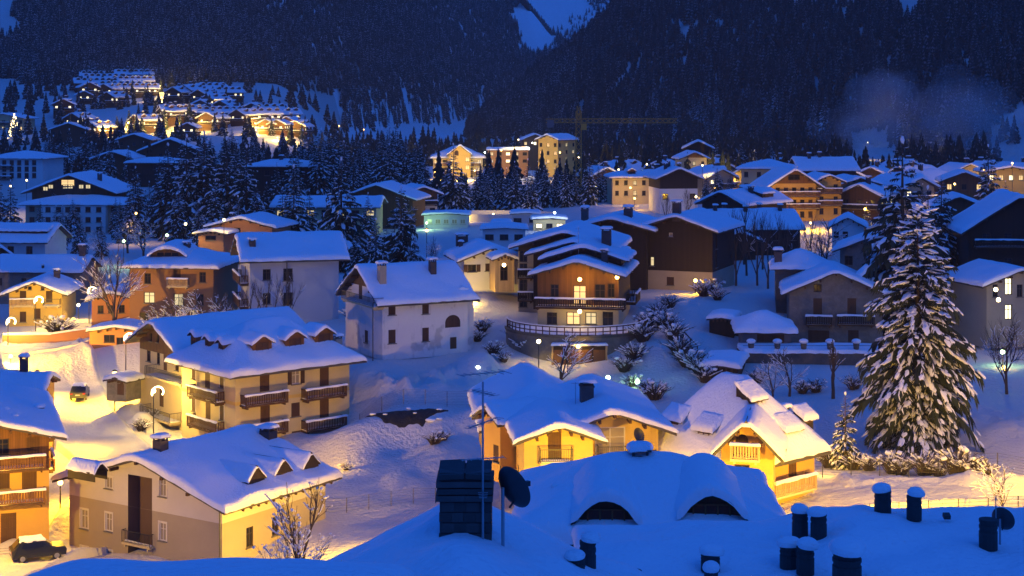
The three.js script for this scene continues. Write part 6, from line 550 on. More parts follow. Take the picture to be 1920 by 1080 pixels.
{
  const cols = [], rows = [];
  for (let k = 0; k <= 14; k++) cols.push(-2.4 + k * 0.135);
  for (let k = 0; k <= 300; k++) cols.push(-0.46 + k * 0.92 / 300);
  for (let k = 1; k <= 14; k++) cols.push(0.46 + k * 0.14);
  for (let D = 4; D < 84; D *= 1.09) rows.push(D);
  for (let D = 84; D < 262; D += 0.95) rows.push(D);
  for (let D = 262; D < 1150; D *= 1.016) rows.push(D);
  rows.push(1150);
  const far = []; for (let D = 1150; D < 7000; D *= 1.03) far.push(D);
  const at = (a, D) => [a * D, surface(a * D, -D), -D], g = gridGeometry(cols, rows, at, true);
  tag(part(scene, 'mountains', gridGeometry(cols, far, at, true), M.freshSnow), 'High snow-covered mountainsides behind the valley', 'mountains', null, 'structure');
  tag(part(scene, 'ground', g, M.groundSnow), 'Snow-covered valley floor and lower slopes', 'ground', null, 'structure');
}
// packed snow of the streets, a sheet just above the drifts
function street(name, pts, label) {
  const c = new THREE.CatmullRomCurve3(pts.map(([x, z]) => V(x, 0, z))), n = 120, across = 26, p = [], uv = [], id = [];
  for (let i = 0; i <= n; i++) {
    const q = c.getPoint(i / n), t = c.getTangent(i / n), sx = -t.z, sz = t.x, f = i / n * (pts.length - 1), k = Math.min(pts.length - 2, Math.floor(f)), w = mix(pts[k][2], pts[k + 1][2], f - k) / 2;
    for (let j = 0; j <= across; j++) {
      const s = j / across * 2 - 1, x = q.x + sx * s * w, z = q.z + sz * s * w;
      const as = Math.abs(s), rut = -0.09 * (Math.exp(-(((as - 0.28) / 0.07) ** 2)) + 0.7 * Math.exp(-(((as - 0.55) / 0.06) ** 2))) * (0.7 + 0.5 * noise(i * 0.3, s > 0 ? 3 : 8)) + 0.04 * fbm(x * 0.8, z * 0.8, 2) + 0.36 * Math.exp(-(((as - 0.87) / 0.075) ** 2)) * (0.75 + 0.6 * fbm(x * 0.7, z * 0.7, 3));
      let hi = ground(x, z) + 0.42;
      p.push(x, mix(hi, ground(x, z) - 0.5, smooth(0.93, 1, as)) + rut, z); uv.push(x, z);
    }
  }
  for (let i = 0; i < n; i++) for (let j = 0; j < across; j++) { const a = i * (across + 1) + j, b = a + across + 1; id.push(a, a + 1, b, a + 1, b + 1, b); }
  const g = new THREE.BufferGeometry(); g.setAttribute('position', new THREE.Float32BufferAttribute(p, 3)); g.setAttribute('uv', new THREE.Float32BufferAttribute(uv, 2)); g.setIndex(id); g.computeVertexNormals();
  tag(part(scene, name, g, M.packedSnow), label, 'street', null, 'structure');
}
street('street', [[-60, -232, 9], [-63, -214, 11], [-58, -200, 12], [-53.5, -188, 11], [-48.5, -175, 10], [-42.5, -163, 9], [-37.5, -152, 8], [-35.5, -142, 7], [-37, -130, 7], [-40, -110, 7]], 'Packed snowy street bending between the houses');
street('side_street', [[-85, -205, 7], [-68, -206, 8], [-55, -212, 8], [-48, -222, 7], [-38, -236, 6]], 'Packed snowy side street along the embankment');
street('lower_road', [[13, -110, 6], [18, -114, 6], [22.5, -119, 7], [28, -119.5, 8], [35, -118.5, 8], [48, -117, 8]], 'Packed snowy road below the tall spruce');

// ---------------------------------------------------------------- trees
function blob(F, x, y, z, rx, ry, rz, seed, detail = 0, turn = 0, tilt = 0) {
  const g = once(`blob${detail}_${seed % 5}`, () => { const s = new THREE.IcosahedronGeometry(1, detail), p = s.attributes.position; for (let i = 0; i < p.count; i++) { const k = 1 + 0.28 * noise(p.getX(i) * 2.3 + seed % 5 * 9, p.getY(i) * 2.3 + p.getZ(i) * 3.1); p.setXYZ(i, p.getX(i) * k, p.getY(i) * k, p.getZ(i) * k); } return s; });
  F.add(g, T(x, y, z).multiply(RY(turn)).multiply(RZ(tilt)).multiply(new THREE.Matrix4().makeScale(rx, ry, rz)));
}
// a spruce one unit high is scaled on placing; branches droop, carry twigs and lumps of snow
function conifer(o) {
  const { h, r, levels, per, twigs, snow, seed, lean = 0.2, gap = 0.05, detail = 0, wild = 0 } = o, rnd = mulberry(seed), crown = new Faces(), white = new Faces(), trunk = new Faces();
  trunk.tube([0, -0.6, 0], [0, h * 0.5, 0], h * 0.018, h * 0.011, 8, false).tube([0, h * 0.5, 0], [0, h * 0.985, 0], h * 0.011, 0.02, 6, false);
  for (let l = 0; l < levels; l++) {
    const f = l / (levels - 1), y0 = h * (gap + (1 - gap) * (0.985 - 0.985 * Math.pow(f, 0.92))), reach = r * (0.05 + 0.95 * Math.pow(f, wild ? 0.47 : 0.85)) * (f > 0.93 ? 0.9 : 1) * (wild && f > 0.7 ? 1 - 0.18 * (f - 0.7) / 0.3 : 1), n = Math.max(4, Math.round(per * (0.45 + 0.55 * f)));
    for (let b = 0; b < n; b++) {
      const az = (b + rnd() * 0.8) / n * Math.PI * 2 + l * 1.7, len = reach * (wild ? (0.5 + 0.62 * rnd()) * (0.86 + 0.3 * noise(az * 1.3 + 4, y0 * 0.22)) : 0.62 + 0.5 * rnd()), up = mix(0.5, -0.12, f) + 0.15 * (rnd() - 0.5), droop = mix(0.15, 0.48, f) + lean * (rnd() - 0.3), y = y0 + (rnd() - 0.5) * h / levels;
      const cx = Math.cos(az), cz = Math.sin(az), A = s => [cx * len * s, y + len * (up * s - droop * s * s), cz * len * s];
      const wide = len * ((wild ? 0.13 : 0.26) + 0.1 * rnd());
      for (let k = 0; k < twigs; k++) {
        const hw = wild ? 0.045 : 0.08, s = 0.16 + 0.84 * (k + 0.5) / twigs, p = A(s - hw), q = A(s + hw), m = A(Math.min(1.06, s + (wild ? 0.13 : 0.2))), w = wide * (1.1 - 0.75 * s) * (0.7 + 0.6 * rnd()), dn = wide * (0.25 + 0.5 * rnd());
        for (const sd of [-1, 1]) {
          const e = [m[0] - sd * cz * w, m[1] - dn, m[2] + sd * cx * w]; crown.tri(p, q, e);
          if (s > 0.3 && rnd() < snow * 0.3) { const k1 = 0.55 + 0.4 * rnd(), e2 = [mix(p[0], e[0], k1), mix(p[1], e[1], k1) + 0.02, mix(p[2], e[2], k1)], hgt = wide * (0.10 + 0.12 * rnd()), cc = [(p[0] + q[0] + e2[0]) / 3, (p[1] + q[1] + e2[1]) / 3 + hgt, (p[2] + q[2] + e2[2]) / 3], P2 = [p[0], p[1] + 0.015, p[2]], Q2 = [q[0], q[1] + 0.015, q[2]]; white.tri(P2, Q2, cc).tri(Q2, e2, cc).tri(e2, P2, cc); }
        }
        if (k % 2) crown.tri(p, q, [m[0] * 0.98, m[1] - dn * 1.7, m[2] * 0.98]);
      }
      crown.tri(A(0.05), A(0.6), [A(0.6)[0], A(0.6)[1] - wide * 0.3, A(0.6)[2]]); crown.tri(A(0.55), A(1.06), [A(0.75)[0], A(0.75)[1] - wide * 0.35, A(0.75)[2]]);
      const lumps = wild ? 4.6 * (0.4 + rnd()) : snow * 0.5 * rnd();
      for (let k = 0; k < lumps; k++) {
        const s = wild ? 0.34 + 0.66 * Math.sqrt(rnd()) : 0.5 + 0.48 * rnd(), p = A(s), sl = Math.atan2(up - 2 * droop * s, 1), q = wild ? 0.10 + 0.26 * rnd() * rnd() + len * 0.012 : len * (0.08 + 0.08 * rnd());
        if (rnd() < 0.16) continue;
        blob(white, p[0] + cz * wide * (wild ? 1.1 : 0.5) * (rnd() - 0.5), p[1] + q * 0.1, p[2] + cx * wide * (wild ? 1.1 : 0.5) * (rnd() - 0.5), q * 1.7, q * 0.36, q * (0.55 + 0.35 * rnd()), Math.floor(rnd() * 50), detail, -az, sl);
      }
    }
  }
  if (snow) blob(white, 0, h * 0.985, 0, 0.12, 0.22, 0.12, 3, detail);
  return { trunk: trunk.geometry(), crown: crown.geometry(), snow: white.geometry(), h };
}
function treeProto(name, c, mats, label, group, cat = 'tree') {
  const g = new THREE.Group(); g.name = name; part(g, 'trunk', c.trunk, mats[0]); part(g, 'crown', c.crown, mats[1]); if (c.snow) part(g, 'snow_load', c.snow, M.snow);
  tag(g, label, cat, group); return g;
}
let placedFirst = new Set();
function plant(proto, label, group, x, z, scale, turn) {
  const c = proto.clone(); c.name = numbered(proto.name); c.userData = { label, category: proto.userData.category, ...(group ? { group } : {}) };
  c.position.set(x, surface(x, z) - 0.1, z); c.scale.setScalar(scale); c.rotation.y = turn; scene.add(c); return c;
}
const FIR = {
  1: treeProto('fir_tree', conifer({ h: 10, r: 2.7, levels: 21, per: 13, twigs: 6, snow: 0.34, seed: 11 }), [M.bark, M.needle], '', '', 'tree'),
  2: treeProto('fir_tree', conifer({ h: 10, r: 3.1, levels: 20, per: 13, twigs: 6, snow: 0.4, seed: 22 }), [M.bark, M.needle], '', '', 'tree'),
  3: treeProto('fir_tree', conifer({ h: 10, r: 2.4, levels: 22, per: 12, twigs: 6, snow: 0.3, seed: 33 }), [M.bark, M.needle], '', '', 'tree'),
  4: treeProto('fir_tree', conifer({ h: 10, r: 3.3, levels: 19, per: 13, twigs: 8, snow: 0.4, seed: 44, lean: 0.35 }), [M.bark, M.needle], '', '', 'tree'),
  5: treeProto('fir_tree', conifer({ h: 10, r: 2.1, levels: 19, per: 11, twigs: 5, snow: 1.1, seed: 55 }), [M.bark, M.needle], '', '', 'tree'),
};
const firZone = (x, z) => {
  const D = -z, p = x / D * 3000 + 960;
  if (D > 560) return ['Distant fir beside the lights of the hillside village', 'firs by the hillside village'];
  if (p < 300 && D > 460) return ['Dark fir among the shaded roofs below the hillside village', 'firs below the hillside village'];
  if (p < 240) return ['Snow-dusted fir around the wide tiered hotel', 'firs around the hotel'];
  if (p < 545) return ['Tall snow-dusted fir in the dense dark cluster right of the tiered hotel', 'dense fir cluster'];
  if (p < 800 && D > 400) return ['Dark fir in the unlit wood left of the brightly lit hotel', 'unlit wood'];
  if (p < 800) return ['Large dark fir behind the grey and whitewashed houses', 'firs behind the grey house'];
  if (p < 1180) return ['Small fir in the row before the lit hotel and the crane', 'firs before the crane'];
  if (p < 1640) return ['Fir standing among the snowy roofs near the orange hotel', 'firs near the orange hotel'];
  return ['Dark fir rising behind the tall snow-laden spruce', 'firs behind the spruce'];
};
for (const [x, z, h, k] of FIRS) { const [l, gr] = firZone(x, z); plant(FIR[k], l, gr, x, z, h / 10, (x * 13.7 + z) % 6.28); }
{
  const big = treeProto('snowy_spruce', conifer({ h: 21.5, r: 6.3, levels: 38, per: 22, twigs: 20, snow: 0.5, seed: 7, lean: 0.5, detail: 1, gap: 0.04, wild: 1 }), [M.bark, M.needle], '', '', 'tree');
  plant(big, 'Huge snow-laden spruce in front of the stone house, its snow tinted peach', null, 35.5, -140, 1, 0.4);
  const small = treeProto('young_spruce', conifer({ h: 6.4, r: 1.7, levels: 17, per: 11, twigs: 6, snow: 1.2, seed: 8 }), [M.bark, M.needle], '', '', 'tree');
  plant(small, 'Young spruce standing left of the huge snow-laden spruce', null, 27.7, -133, 1, 1);
  const lar = conifer({ h: 10, r: 2.2, levels: 14, per: 8, twigs: 5, snow: 0.3, seed: 66 });
  const larch = treeProto('larch_tree', lar, [M.bark, M.larch], '', '', 'tree');
  plant(larch, 'Rust-brown larch tip among the dark firs near the low hall', null, -18.2, -248, 0.98, 1);
}
// leafless trees
function bare(o) {
  const { h, r, depth, kids, spread, snow, seed, first = 0.3, tips = 0, up = 0.15, thin = 0.66 } = o, rnd = mulberry(seed), wood = new Faces(), white = new Faces();
  const grow = (p, d, len, rad, lv) => {
    const q = p.clone().addScaledVector(d, len), mid = p.clone().lerp(q, 0.5).add(V((rnd() - 0.5) * len * 0.12, (rnd() - 0.5) * len * 0.08, (rnd() - 0.5) * len * 0.12)), n = lv > 1 ? 6 : lv > 0 ? 4 : 3;
    wood.tube(p.toArray(), mid.toArray(), rad, rad * 0.85, n, false).tube(mid.toArray(), q.toArray(), rad * 0.85, rad * thin, n, false);
    if (d.y < 0.8 && rnd() < snow) { const w = Math.max(rad * 0.9, 0.022); white.bar([p.x, p.y + rad * 0.8 + w * 0.4, p.z], [mid.x, mid.y + rad * 0.8 + w * 0.4, mid.z], w * 1.5, w).bar([mid.x, mid.y + rad * 0.75 + w * 0.4, mid.z], [q.x, q.y + rad * 0.6 + w * 0.4, q.z], w * 1.4, w); }
    if (lv === 0) { if (rnd() < tips) { const s = 0.018 + 0.03 * rnd(); blob(white, q.x, q.y + s * 0.3, q.z, s, s * 0.9, s, Math.floor(rnd() * 20)); } return; }
    const m = kids + (rnd() < 0.5 ? 1 : 0);
    for (let k = 0; k < m; k++) {
      const s = k === 0 ? 1 : 0.35 + 0.6 * rnd(), start = s > 0.5 ? mid.clone().lerp(q, (s - 0.5) * 2) : p.clone().lerp(mid, s * 2);
      const ax = V(rnd() - 0.5, rnd() - 0.5, rnd() - 0.5).normalize(), a = spread * (0.5 + 0.8 * rnd()) * (k === 0 ? 0.4 : 1), nd = d.clone().applyAxisAngle(ax.cross(d).normalize(), a); nd.y += up; nd.normalize();
      grow(start, nd, len * (0.6 + 0.25 * rnd()), rad * (k === 0 ? thin : thin * 0.75), lv - 1);
    }
  };
  grow(V(0, -0.3, 0), V(0.03, 1, 0.02).normalize(), h * first, r, depth);
  const g = wood.geometry(); g.computeBoundingBox(); const s = h / g.boundingBox.max.y, m = new THREE.Matrix4().makeScale(s, s, s);
  g.applyMatrix4(m); const w = white.geometry(); w.applyMatrix4(m); return { trunk: g, snow: w };
}
function bareProto(name, o, cat = 'tree') { const c = bare(o), g = new THREE.Group(); g.name = name; part(g, 'trunk', c.trunk, M.bark); stuffPart(g, 'snow_on_twigs', c.snow, M.snow); tag(g, '', cat); return g; }
const BAREKIND = {
  a: bareProto('leafless_tree', { h: 10, r: 0.2, depth: 5, kids: 3, spread: 0.62, snow: 0.6, seed: 3, first: 0.32 }),
  b: bareProto('snowy_leafless_tree', { h: 6, r: 0.075, depth: 5, kids: 3, spread: 0.55, snow: 0.4, seed: 5, first: 0.2, tips: 0.3, up: 0.28 }),
  c: bareProto('leafless_tree', { h: 6, r: 0.12, depth: 4, kids: 3, spread: 0.75, snow: 0.8, seed: 9, first: 0.3, tips: 0.12, up: 0.05 }),
  d: bareProto('snowy_leafless_tree', { h: 5, r: 0.09, depth: 4, kids: 3, spread: 0.8, snow: 0.95, seed: 12, first: 0.28, tips: 0.5, up: 0.1 }),
  e: bareProto('pollarded_tree', { h: 6, r: 0.2, depth: 3, kids: 2, spread: 0.5, snow: 1, seed: 15, first: 0.42, tips: 1, up: 0.25, thin: 0.75 }),
  f: bareProto('leafless_tree', { h: 9, r: 0.14, depth: 5, kids: 2, spread: 0.45, snow: 0.35, seed: 18, first: 0.28, up: 0.3 }),
  g: bareProto('leafless_tree', { h: 6, r: 0.1, depth: 4, kids: 3, spread: 0.7, snow: 0.9, seed: 21, first: 0.25, tips: 0.2, up: 0.15 }),
};
const bareLabel = (x, z, k) => {
  const D = -z, p = x / D * 3000 + 960;
  if (k === 'b') return ['Leafless young tree with snow tufts before the yellow-lit gable wall'];
  if (k === 'd') return ['Small leafless tree glowing orange above the lower road'];
  if (k === 'e') return ['Thick pollarded trunk capped with snow below the stone house'];
  if (p > 180 && p < 230 && D < 230) return ['Large leafless street tree before the brown house'];
  if (p > 1030 && p < 1080 && D < 200) return ['Snow-dusted tree in front of the stone garage wall'];
  if (p > 1870 && D < 200) return ['Leafless tree with pale bark below the lit house'];
  if (D > 500) return ['Leafless tree at the foot of the dark forest', 'leafless trees by the forest'];
  if (p < 430 && D < 240) return ['Snowy leafless tree in front of the brown house', 'trees before the brown house'];
  if (p < 560 && D < 240) return ['Upright leafless tree climbing the grey house wall', 'trees at the grey house'];
  if (p < 300) return ['Leafless tree below the wide tiered hotel', 'trees below the hotel'];
  if (p < 900) return ['Frosted leafless tree behind the white chalet', 'trees behind the white chalet'];
  if (D < 170) return ['Frosted leafless tree below the terrace of the stone house', 'trees below the stone terrace'];
  return ['Fine leafless tree among the roofs above the stone house', 'trees above the stone house'];
};
for (const [x, z, h, k] of BARE) { const [l, gr] = bareLabel(x, z, k), p = BAREKIND[k], hh = { a: 10, b: 6, c: 6, d: 5, e: 6, f: 9, g: 6 }[k]; plant(p, l, gr, x, z, h / hh, (x * 7.3 - z * 2.1) % 6.28); }
// shrubs bent under snow
function shrub(seed) {
  const rnd = mulberry(seed), tw = new Faces(), sn = new Faces();
  for (let k = 0; k < 130; k++) {
    const a = rnd() * 6.28, l = 0.45 + 0.6 * rnd(), lean = 0.2 + 0.9 * rnd(), x = Math.cos(a) * lean * l, z = Math.sin(a) * lean * l, y = l * (1.1 - 0.35 * lean), bx = Math.cos(a) * 0.12, bz = Math.sin(a) * 0.12;
    tw.tube([bx, -0.15, bz], [x * 0.6, y * 0.72, z * 0.6], 0.022, 0.014, 3, false).tube([x * 0.6, y * 0.72, z * 0.6], [x * 1.1, y, z * 1.1], 0.014, 0.006, 3, false);
    for (let j = 0; j < 3; j++) { const q = 0.5 + 0.5 * rnd(); tw.tube([x * q, y * q, z * q], [x * q + (rnd() - 0.5) * 0.4, y * q + 0.2 * rnd(), z * q + (rnd() - 0.5) * 0.4], 0.01, 0.005, 3, false); }
    if (rnd() < 0.32) sn.bar([x * 0.62, y * 0.72 + 0.035, z * 0.62], [x * 1.05, y * 0.97 + 0.03, z * 1.05], 0.045, 0.035);
    if (rnd() < 0.09) { const s = 0.05 + 0.08 * rnd(); blob(sn, x * 0.95, y * 0.95 + s * 0.4, z * 0.95, s * 1.3, s * 0.75, s * 1.2, Math.floor(rnd() * 30), 0, a); }
  }
  const g = new THREE.Group(); g.name = 'snowy_shrub'; part(g, 'twigs', tw.geometry(), M.bark).userData.kind = 'stuff'; stuffPart(g, 'snow_tufts', sn.geometry(), M.snow); tag(g, '', 'shrub'); return g;
}
const SHRUBKIND = [shrub(1), shrub(2), shrub(3), shrub(4)];
const shrubLabel = (x, z) => {
  const D = -z, p = x / D * 3000 + 960;
  if (p < 400) return ['Snowy shrub beside the brightly lit street', 'shrubs by the street'];
  if (p < 700) return ['Low snowy shrub beside the cream and yellow house', 'shrubs by the cream house'];
  if (p < 860) return ['Twiggy bush poking out of the open snowy yard', 'bushes in the yard'];
  if (p < 1225 && D < 175) return ['Snow-covered garden shrub before the curved stone terrace', 'garden shrubs'];
  if (p < 1225) return ['Snowy shrub growing round the stepped chalet', 'shrubs around the stepped chalet'];
  if (p < 1350 && D > 160) return ['Snowy shrub in the hedge climbing the hill path', 'hill path hedge'];
  if (D < 140) return ['Frosted bush behind the fence of the lower road', 'bushes along the lower road'];
  return ['Frosted bush below the stone house terrace', 'bushes below the stone terrace'];
};
SHRUBS.forEach(([x, z, h], i) => { const [l, gr] = shrubLabel(x, z); plant(SHRUBKIND[i % 4], l, gr, x, z, h / 1.15, i * 1.9); });

// ---------------------------------------------------------------- forests on the mountainsides
function forestTree(seed, white, layers = 8, per = 8, frost = 0.3) {
  const rnd = mulberry(seed), p = [], c = [];
  const put = (a, b, d, col) => { p.push(...a, ...b, ...d); for (let k = 0; k < 3; k++) c.push(...col); };
  for (let l = 0; l < layers; l++) {
    const f = (l + 0.6) / layers, y = 1 - f * 0.93, r = 0.02 + 0.2 * f;
    for (let b = 0; b < per; b++) {
      const a = (b + rnd()) / per * 6.283, w = 0.5 + 0.25 * rnd(), q = r * (0.75 + 0.5 * rnd()), dn = 0.03 + 0.07 * f * rnd() + 0.03, s = rnd() < 0.5 ? 1 : 0.75;
      const tip = [Math.cos(a) * q, y - dn, Math.sin(a) * q], l1 = [Math.cos(a - w) * q * 0.6, y - dn * 0.5, Math.sin(a - w) * q * 0.6], l2 = [Math.cos(a + w) * q * 0.6, y - dn * 0.5, Math.sin(a + w) * q * 0.6], top = [0, y + 0.06, 0], low = [Math.cos(a) * q * 0.7, y - dn * 2.2, Math.sin(a) * q * 0.7];
      const g = [0.018 * s, 0.026 * s, 0.018 * s], n = [frost, frost, frost], cov = rnd() < white;
      put(top, l1, tip, cov ? n : g); put(top, tip, l2, cov && rnd() < 0.7 ? n : g); put(l1, low, tip, g); put(tip, low, l2, g);
    }
  }
  const g = new THREE.BufferGeometry(); g.setAttribute('position', new THREE.Float32BufferAttribute(p, 3)); g.setAttribute('color', new THREE.Float32BufferAttribute(c, 3)); g.computeVertexNormals(); return g;
}
const forestMat = new THREE.MeshStandardMaterial({ vertexColors: true, roughness: 0.95, side: THREE.DoubleSide }); forestMat.name = 'forest';
function forest(name, label, geo, spots) {
  const m = new THREE.InstancedMesh(geo, forestMat, spots.length), q = new THREE.Matrix4(), e = new THREE.Euler(), qt = new THREE.Quaternion();
  spots.forEach(([x, y, z, h, w, t], i) => { q.compose(V(x, y, z), qt.setFromEuler(e.set(0, t, 0)), V(h * w, h, h * w)); m.setMatrixAt(i, q); });
  m.name = name; m.castShadow = m.receiveShadow = true; tag(m, label, 'forest', null, 'stuff'); scene.add(m);
}
{
  const rnd = mulberry(99), right = [[], []], left = [[], []], front = [];
  const tryAt = (a, D, side) => {
    const x = a * D, z = -D, y = ground(x, z); if (y < 10.5) return;
    const px = a * 3000 + 960, py = 195 - (y - 35) / D * 3000; if (py < -70) return;
    return [x, y, z, px, py];
  };
  // right mountain
  for (let k = 0; k < 34000; k++) {
    const D = 620 + 700 * Math.pow(rnd(), 1.1), a = -0.03 + 0.40 * rnd(), s = tryAt(a, D); if (!s) continue;
    const [x, y, z, px, py] = s; if (y - 8 < 1.2) continue;
    const clear = fbm(x / 60 + 3, z / 60, 3); if (clear > 0.64 || fbm(x / 14 + 40, z / 40, 2) > 0.47) continue;
    if (px > 1595 && px < 1665 && py > 238) continue;
    if (px > 1855 && py > 190 && py < 290 && clear > -0.1) continue;
    right[rnd() < 0.45 ? 0 : 1].push([x, surface(x, z) - 0.4, z, (7 + 10 * rnd() * rnd() + 6 * Math.max(0, fbm(x / 24, z / 24, 2) + 0.3)), 0.8 + 0.5 * rnd(), rnd() * 6.28]);
  }
  // left mountain
  for (let k = 0; k < 150000; k++) {
    const D = 900 + 1500 * Math.pow(rnd(), 1.2), a = -0.36 + 0.40 * rnd(), s = tryAt(a, D); if (!s) continue;
    const [x, y, z, px, py] = s; if (y < 44 && px < 640 || y < 16) continue;
    const clear = fbm(x / 110 + 9, z / 170 + 2, 3) + 0.25 * fbm(x / 30, z / 30, 2); if (clear > 0.38) continue;
    left[rnd() < 0.5 ? 0 : 1].push([x, surface(x, z) - 0.4, z, (px < 640 ? 5 : 7) + 7 * rnd() * rnd() + 4 * Math.max(0, fbm(x / 30, z / 30, 2) + 0.2), 0.8 + 0.4 * rnd(), rnd() * 6.28]);
  }
  forest('right_forest', 'Dark snow-dusted conifer forest covering the right mountain', forestTree(1, 0.5, 8, 8, 0.2), right[0]);
  forest('right_forest_shade', 'Darker conifers mixed through the forest of the right mountain', forestTree(2, 0.3, 8, 8, 0.1), right[1]);
  forest('left_forest', 'Blue-grey forest covering the left mountain above the village', forestTree(3, 0.7, 7, 7, 0.45), left[0]);
  forest('left_forest_shade', 'Darker conifers mixed through the forest of the left mountain', forestTree(4, 0.5, 7, 7, 0.24), left[1]);
  // trees on the far snow peak
  const far = [];
  for (let k = 0; k < 2500; k++) { const D = 2480 + 700 * rnd(), a = 0.0 + 0.075 * rnd(), x = a * D, z = -D, y = ground(x, z); if (y < 40 || fbm(x / 60, z / 90, 3) + (a - 0.04) * 14 < 0.12) continue; far.push([x, y, z, 9 + 7 * rnd(), 1, rnd() * 6]); }
  if (far.length) forest('peak_forest', 'Sparse trees on the bright snow peak between the mountains', forestTree(6, 0.3, 6, 6), far);
  // trees standing on the flat between the last houses and the slopes
  const low = [[], []];
  for (let k = 0; k < 2600; k++) {
    const a = -0.34 + 0.68 * rnd(), D = 470 + 420 * rnd(), x = a * D, z = -D, y = ground(x, z), px = a * 3000 + 960; if (px < 640 && D > 640 || y > 60) continue;
    if (px > 780 && px < 1130 && D > 500 && D < 660) continue; if (px > 1590 && px < 1675 && D > 560) continue; if (px > 1850 && D < 700) continue;
    if (fbm(x / 45 + 2, z / 45, 2) > 0.16) continue;
    low[k % 2].push([x, surface(x, z) - 0.3, z, 7 + 8 * rnd(), 0.9 + 0.4 * rnd(), rnd() * 6.28]);
  }
  forest('valley_trees', 'Dark trees filling the flat between the last houses and the forest', forestTree(9, 0.2), low[0]);
  forest('valley_trees_shade', 'Darker trees mixed between the last houses and the forest', forestTree(10, 0.08), low[1]);
  // firs one can tell apart at the foot of the right mountain
  let n = 0;
  for (let k = 0; k < 900 && n < 90; k++) {
    const a = 0.02 + 0.29 * rnd(), D = 640 + 360 * rnd(), x = a * D, z = -D, y = ground(x, z), px = a * 3000 + 960; if (y < 11 || y > 34 || (px > 1590 && px < 1670)) continue;
    plant(FIR[rnd() < 0.45 ? 5 : 1 + Math.floor(rnd() * 3)], 'Snow-dusted fir at the foot of the right forest slope', 'firs at the forest foot', x, z, (11 + 9 * rnd()) / 10, rnd() * 6.28); n++;
  }
}

// ---------------------------------------------------------------- houses
const BY = {};
for (const h of HOUSES) BY[h.id] = house(h);

// ---------------------------------------------------------------- roofs right below the camera
function sheetHouse(name, label, x0, x1, z0, z1, fn, thick, depth, o = {}) {
  const g = thing(name, label, 'house', (x0 + x1) / 2, fn((x0 + x1) / 2, (z0 + z1) / 2) - depth, (z0 + z1) / 2), Mx = T(-g.position.x, -g.position.y, -g.position.z);
  const ys = [fn(x0, z0), fn(x1, z0), fn(x0, z1), fn(x1, z1)], low = Math.min(...ys) - 0.12, F = new Faces(), i = 0.6, b = low - depth;
  F.quad([x0 + i, b, z1 - i], [x1 - i, b, z1 - i], [x1 - i, low, z1 - i], [x0 + i, low, z1 - i]).quad([x1 - i, b, z1 - i], [x1 - i, b, z0 + i], [x1 - i, low, z0 + i], [x1 - i, low, z1 - i]).quad([x0 + i, b, z0 + i], [x0 + i, b, z1 - i], [x0 + i, low, z1 - i], [x0 + i, low, z0 + i]).quad([x1 - i, b, z0 + i], [x0 + i, b, z0 + i], [x0 + i, low, z0 + i], [x1 - i, low, z0 + i]);
  part(g, 'wall', F.geometry(), M.tan, Mx);
  const n = o.n || 14, roof = part(g, 'roof', deckGeometry(x0, x1, z0, z1, (x, z) => fn(x, z) - 0.2, 0.2, evenly(x0, x1, n), evenly(z0, z1, n)), M.slate, Mx);
  part(roof, 'snow_cover', snowSheet(x0, x1, z0, z1, o.snowFn || fn, thick, { step: 0.22, round: 0.5, wave: o.wave ?? 0.2, seed: o.seed ?? 3, hang: 0.03, ragged: 0.02, extra: o.extra }), M.snow);
  return g;
}
const flue = (g, x, y, z, w, h, seed, style = 'flue') => { const c = chimneyPart(w, w, h, style, seed); c.applyMatrix4(T(x - g.position.x, y - g.position.y, z - g.position.z)); const cap = c.children[c.children.length - 1]; cap.rotation.z = (seed % 3 - 1) * 0.07; cap.rotation.x = (seed % 4 - 1.5) * 0.05; cap.scale.set(1 + (seed % 5 - 2) * 0.04, 1 - (seed % 3) * 0.03, 1); g.add(c); return c; };
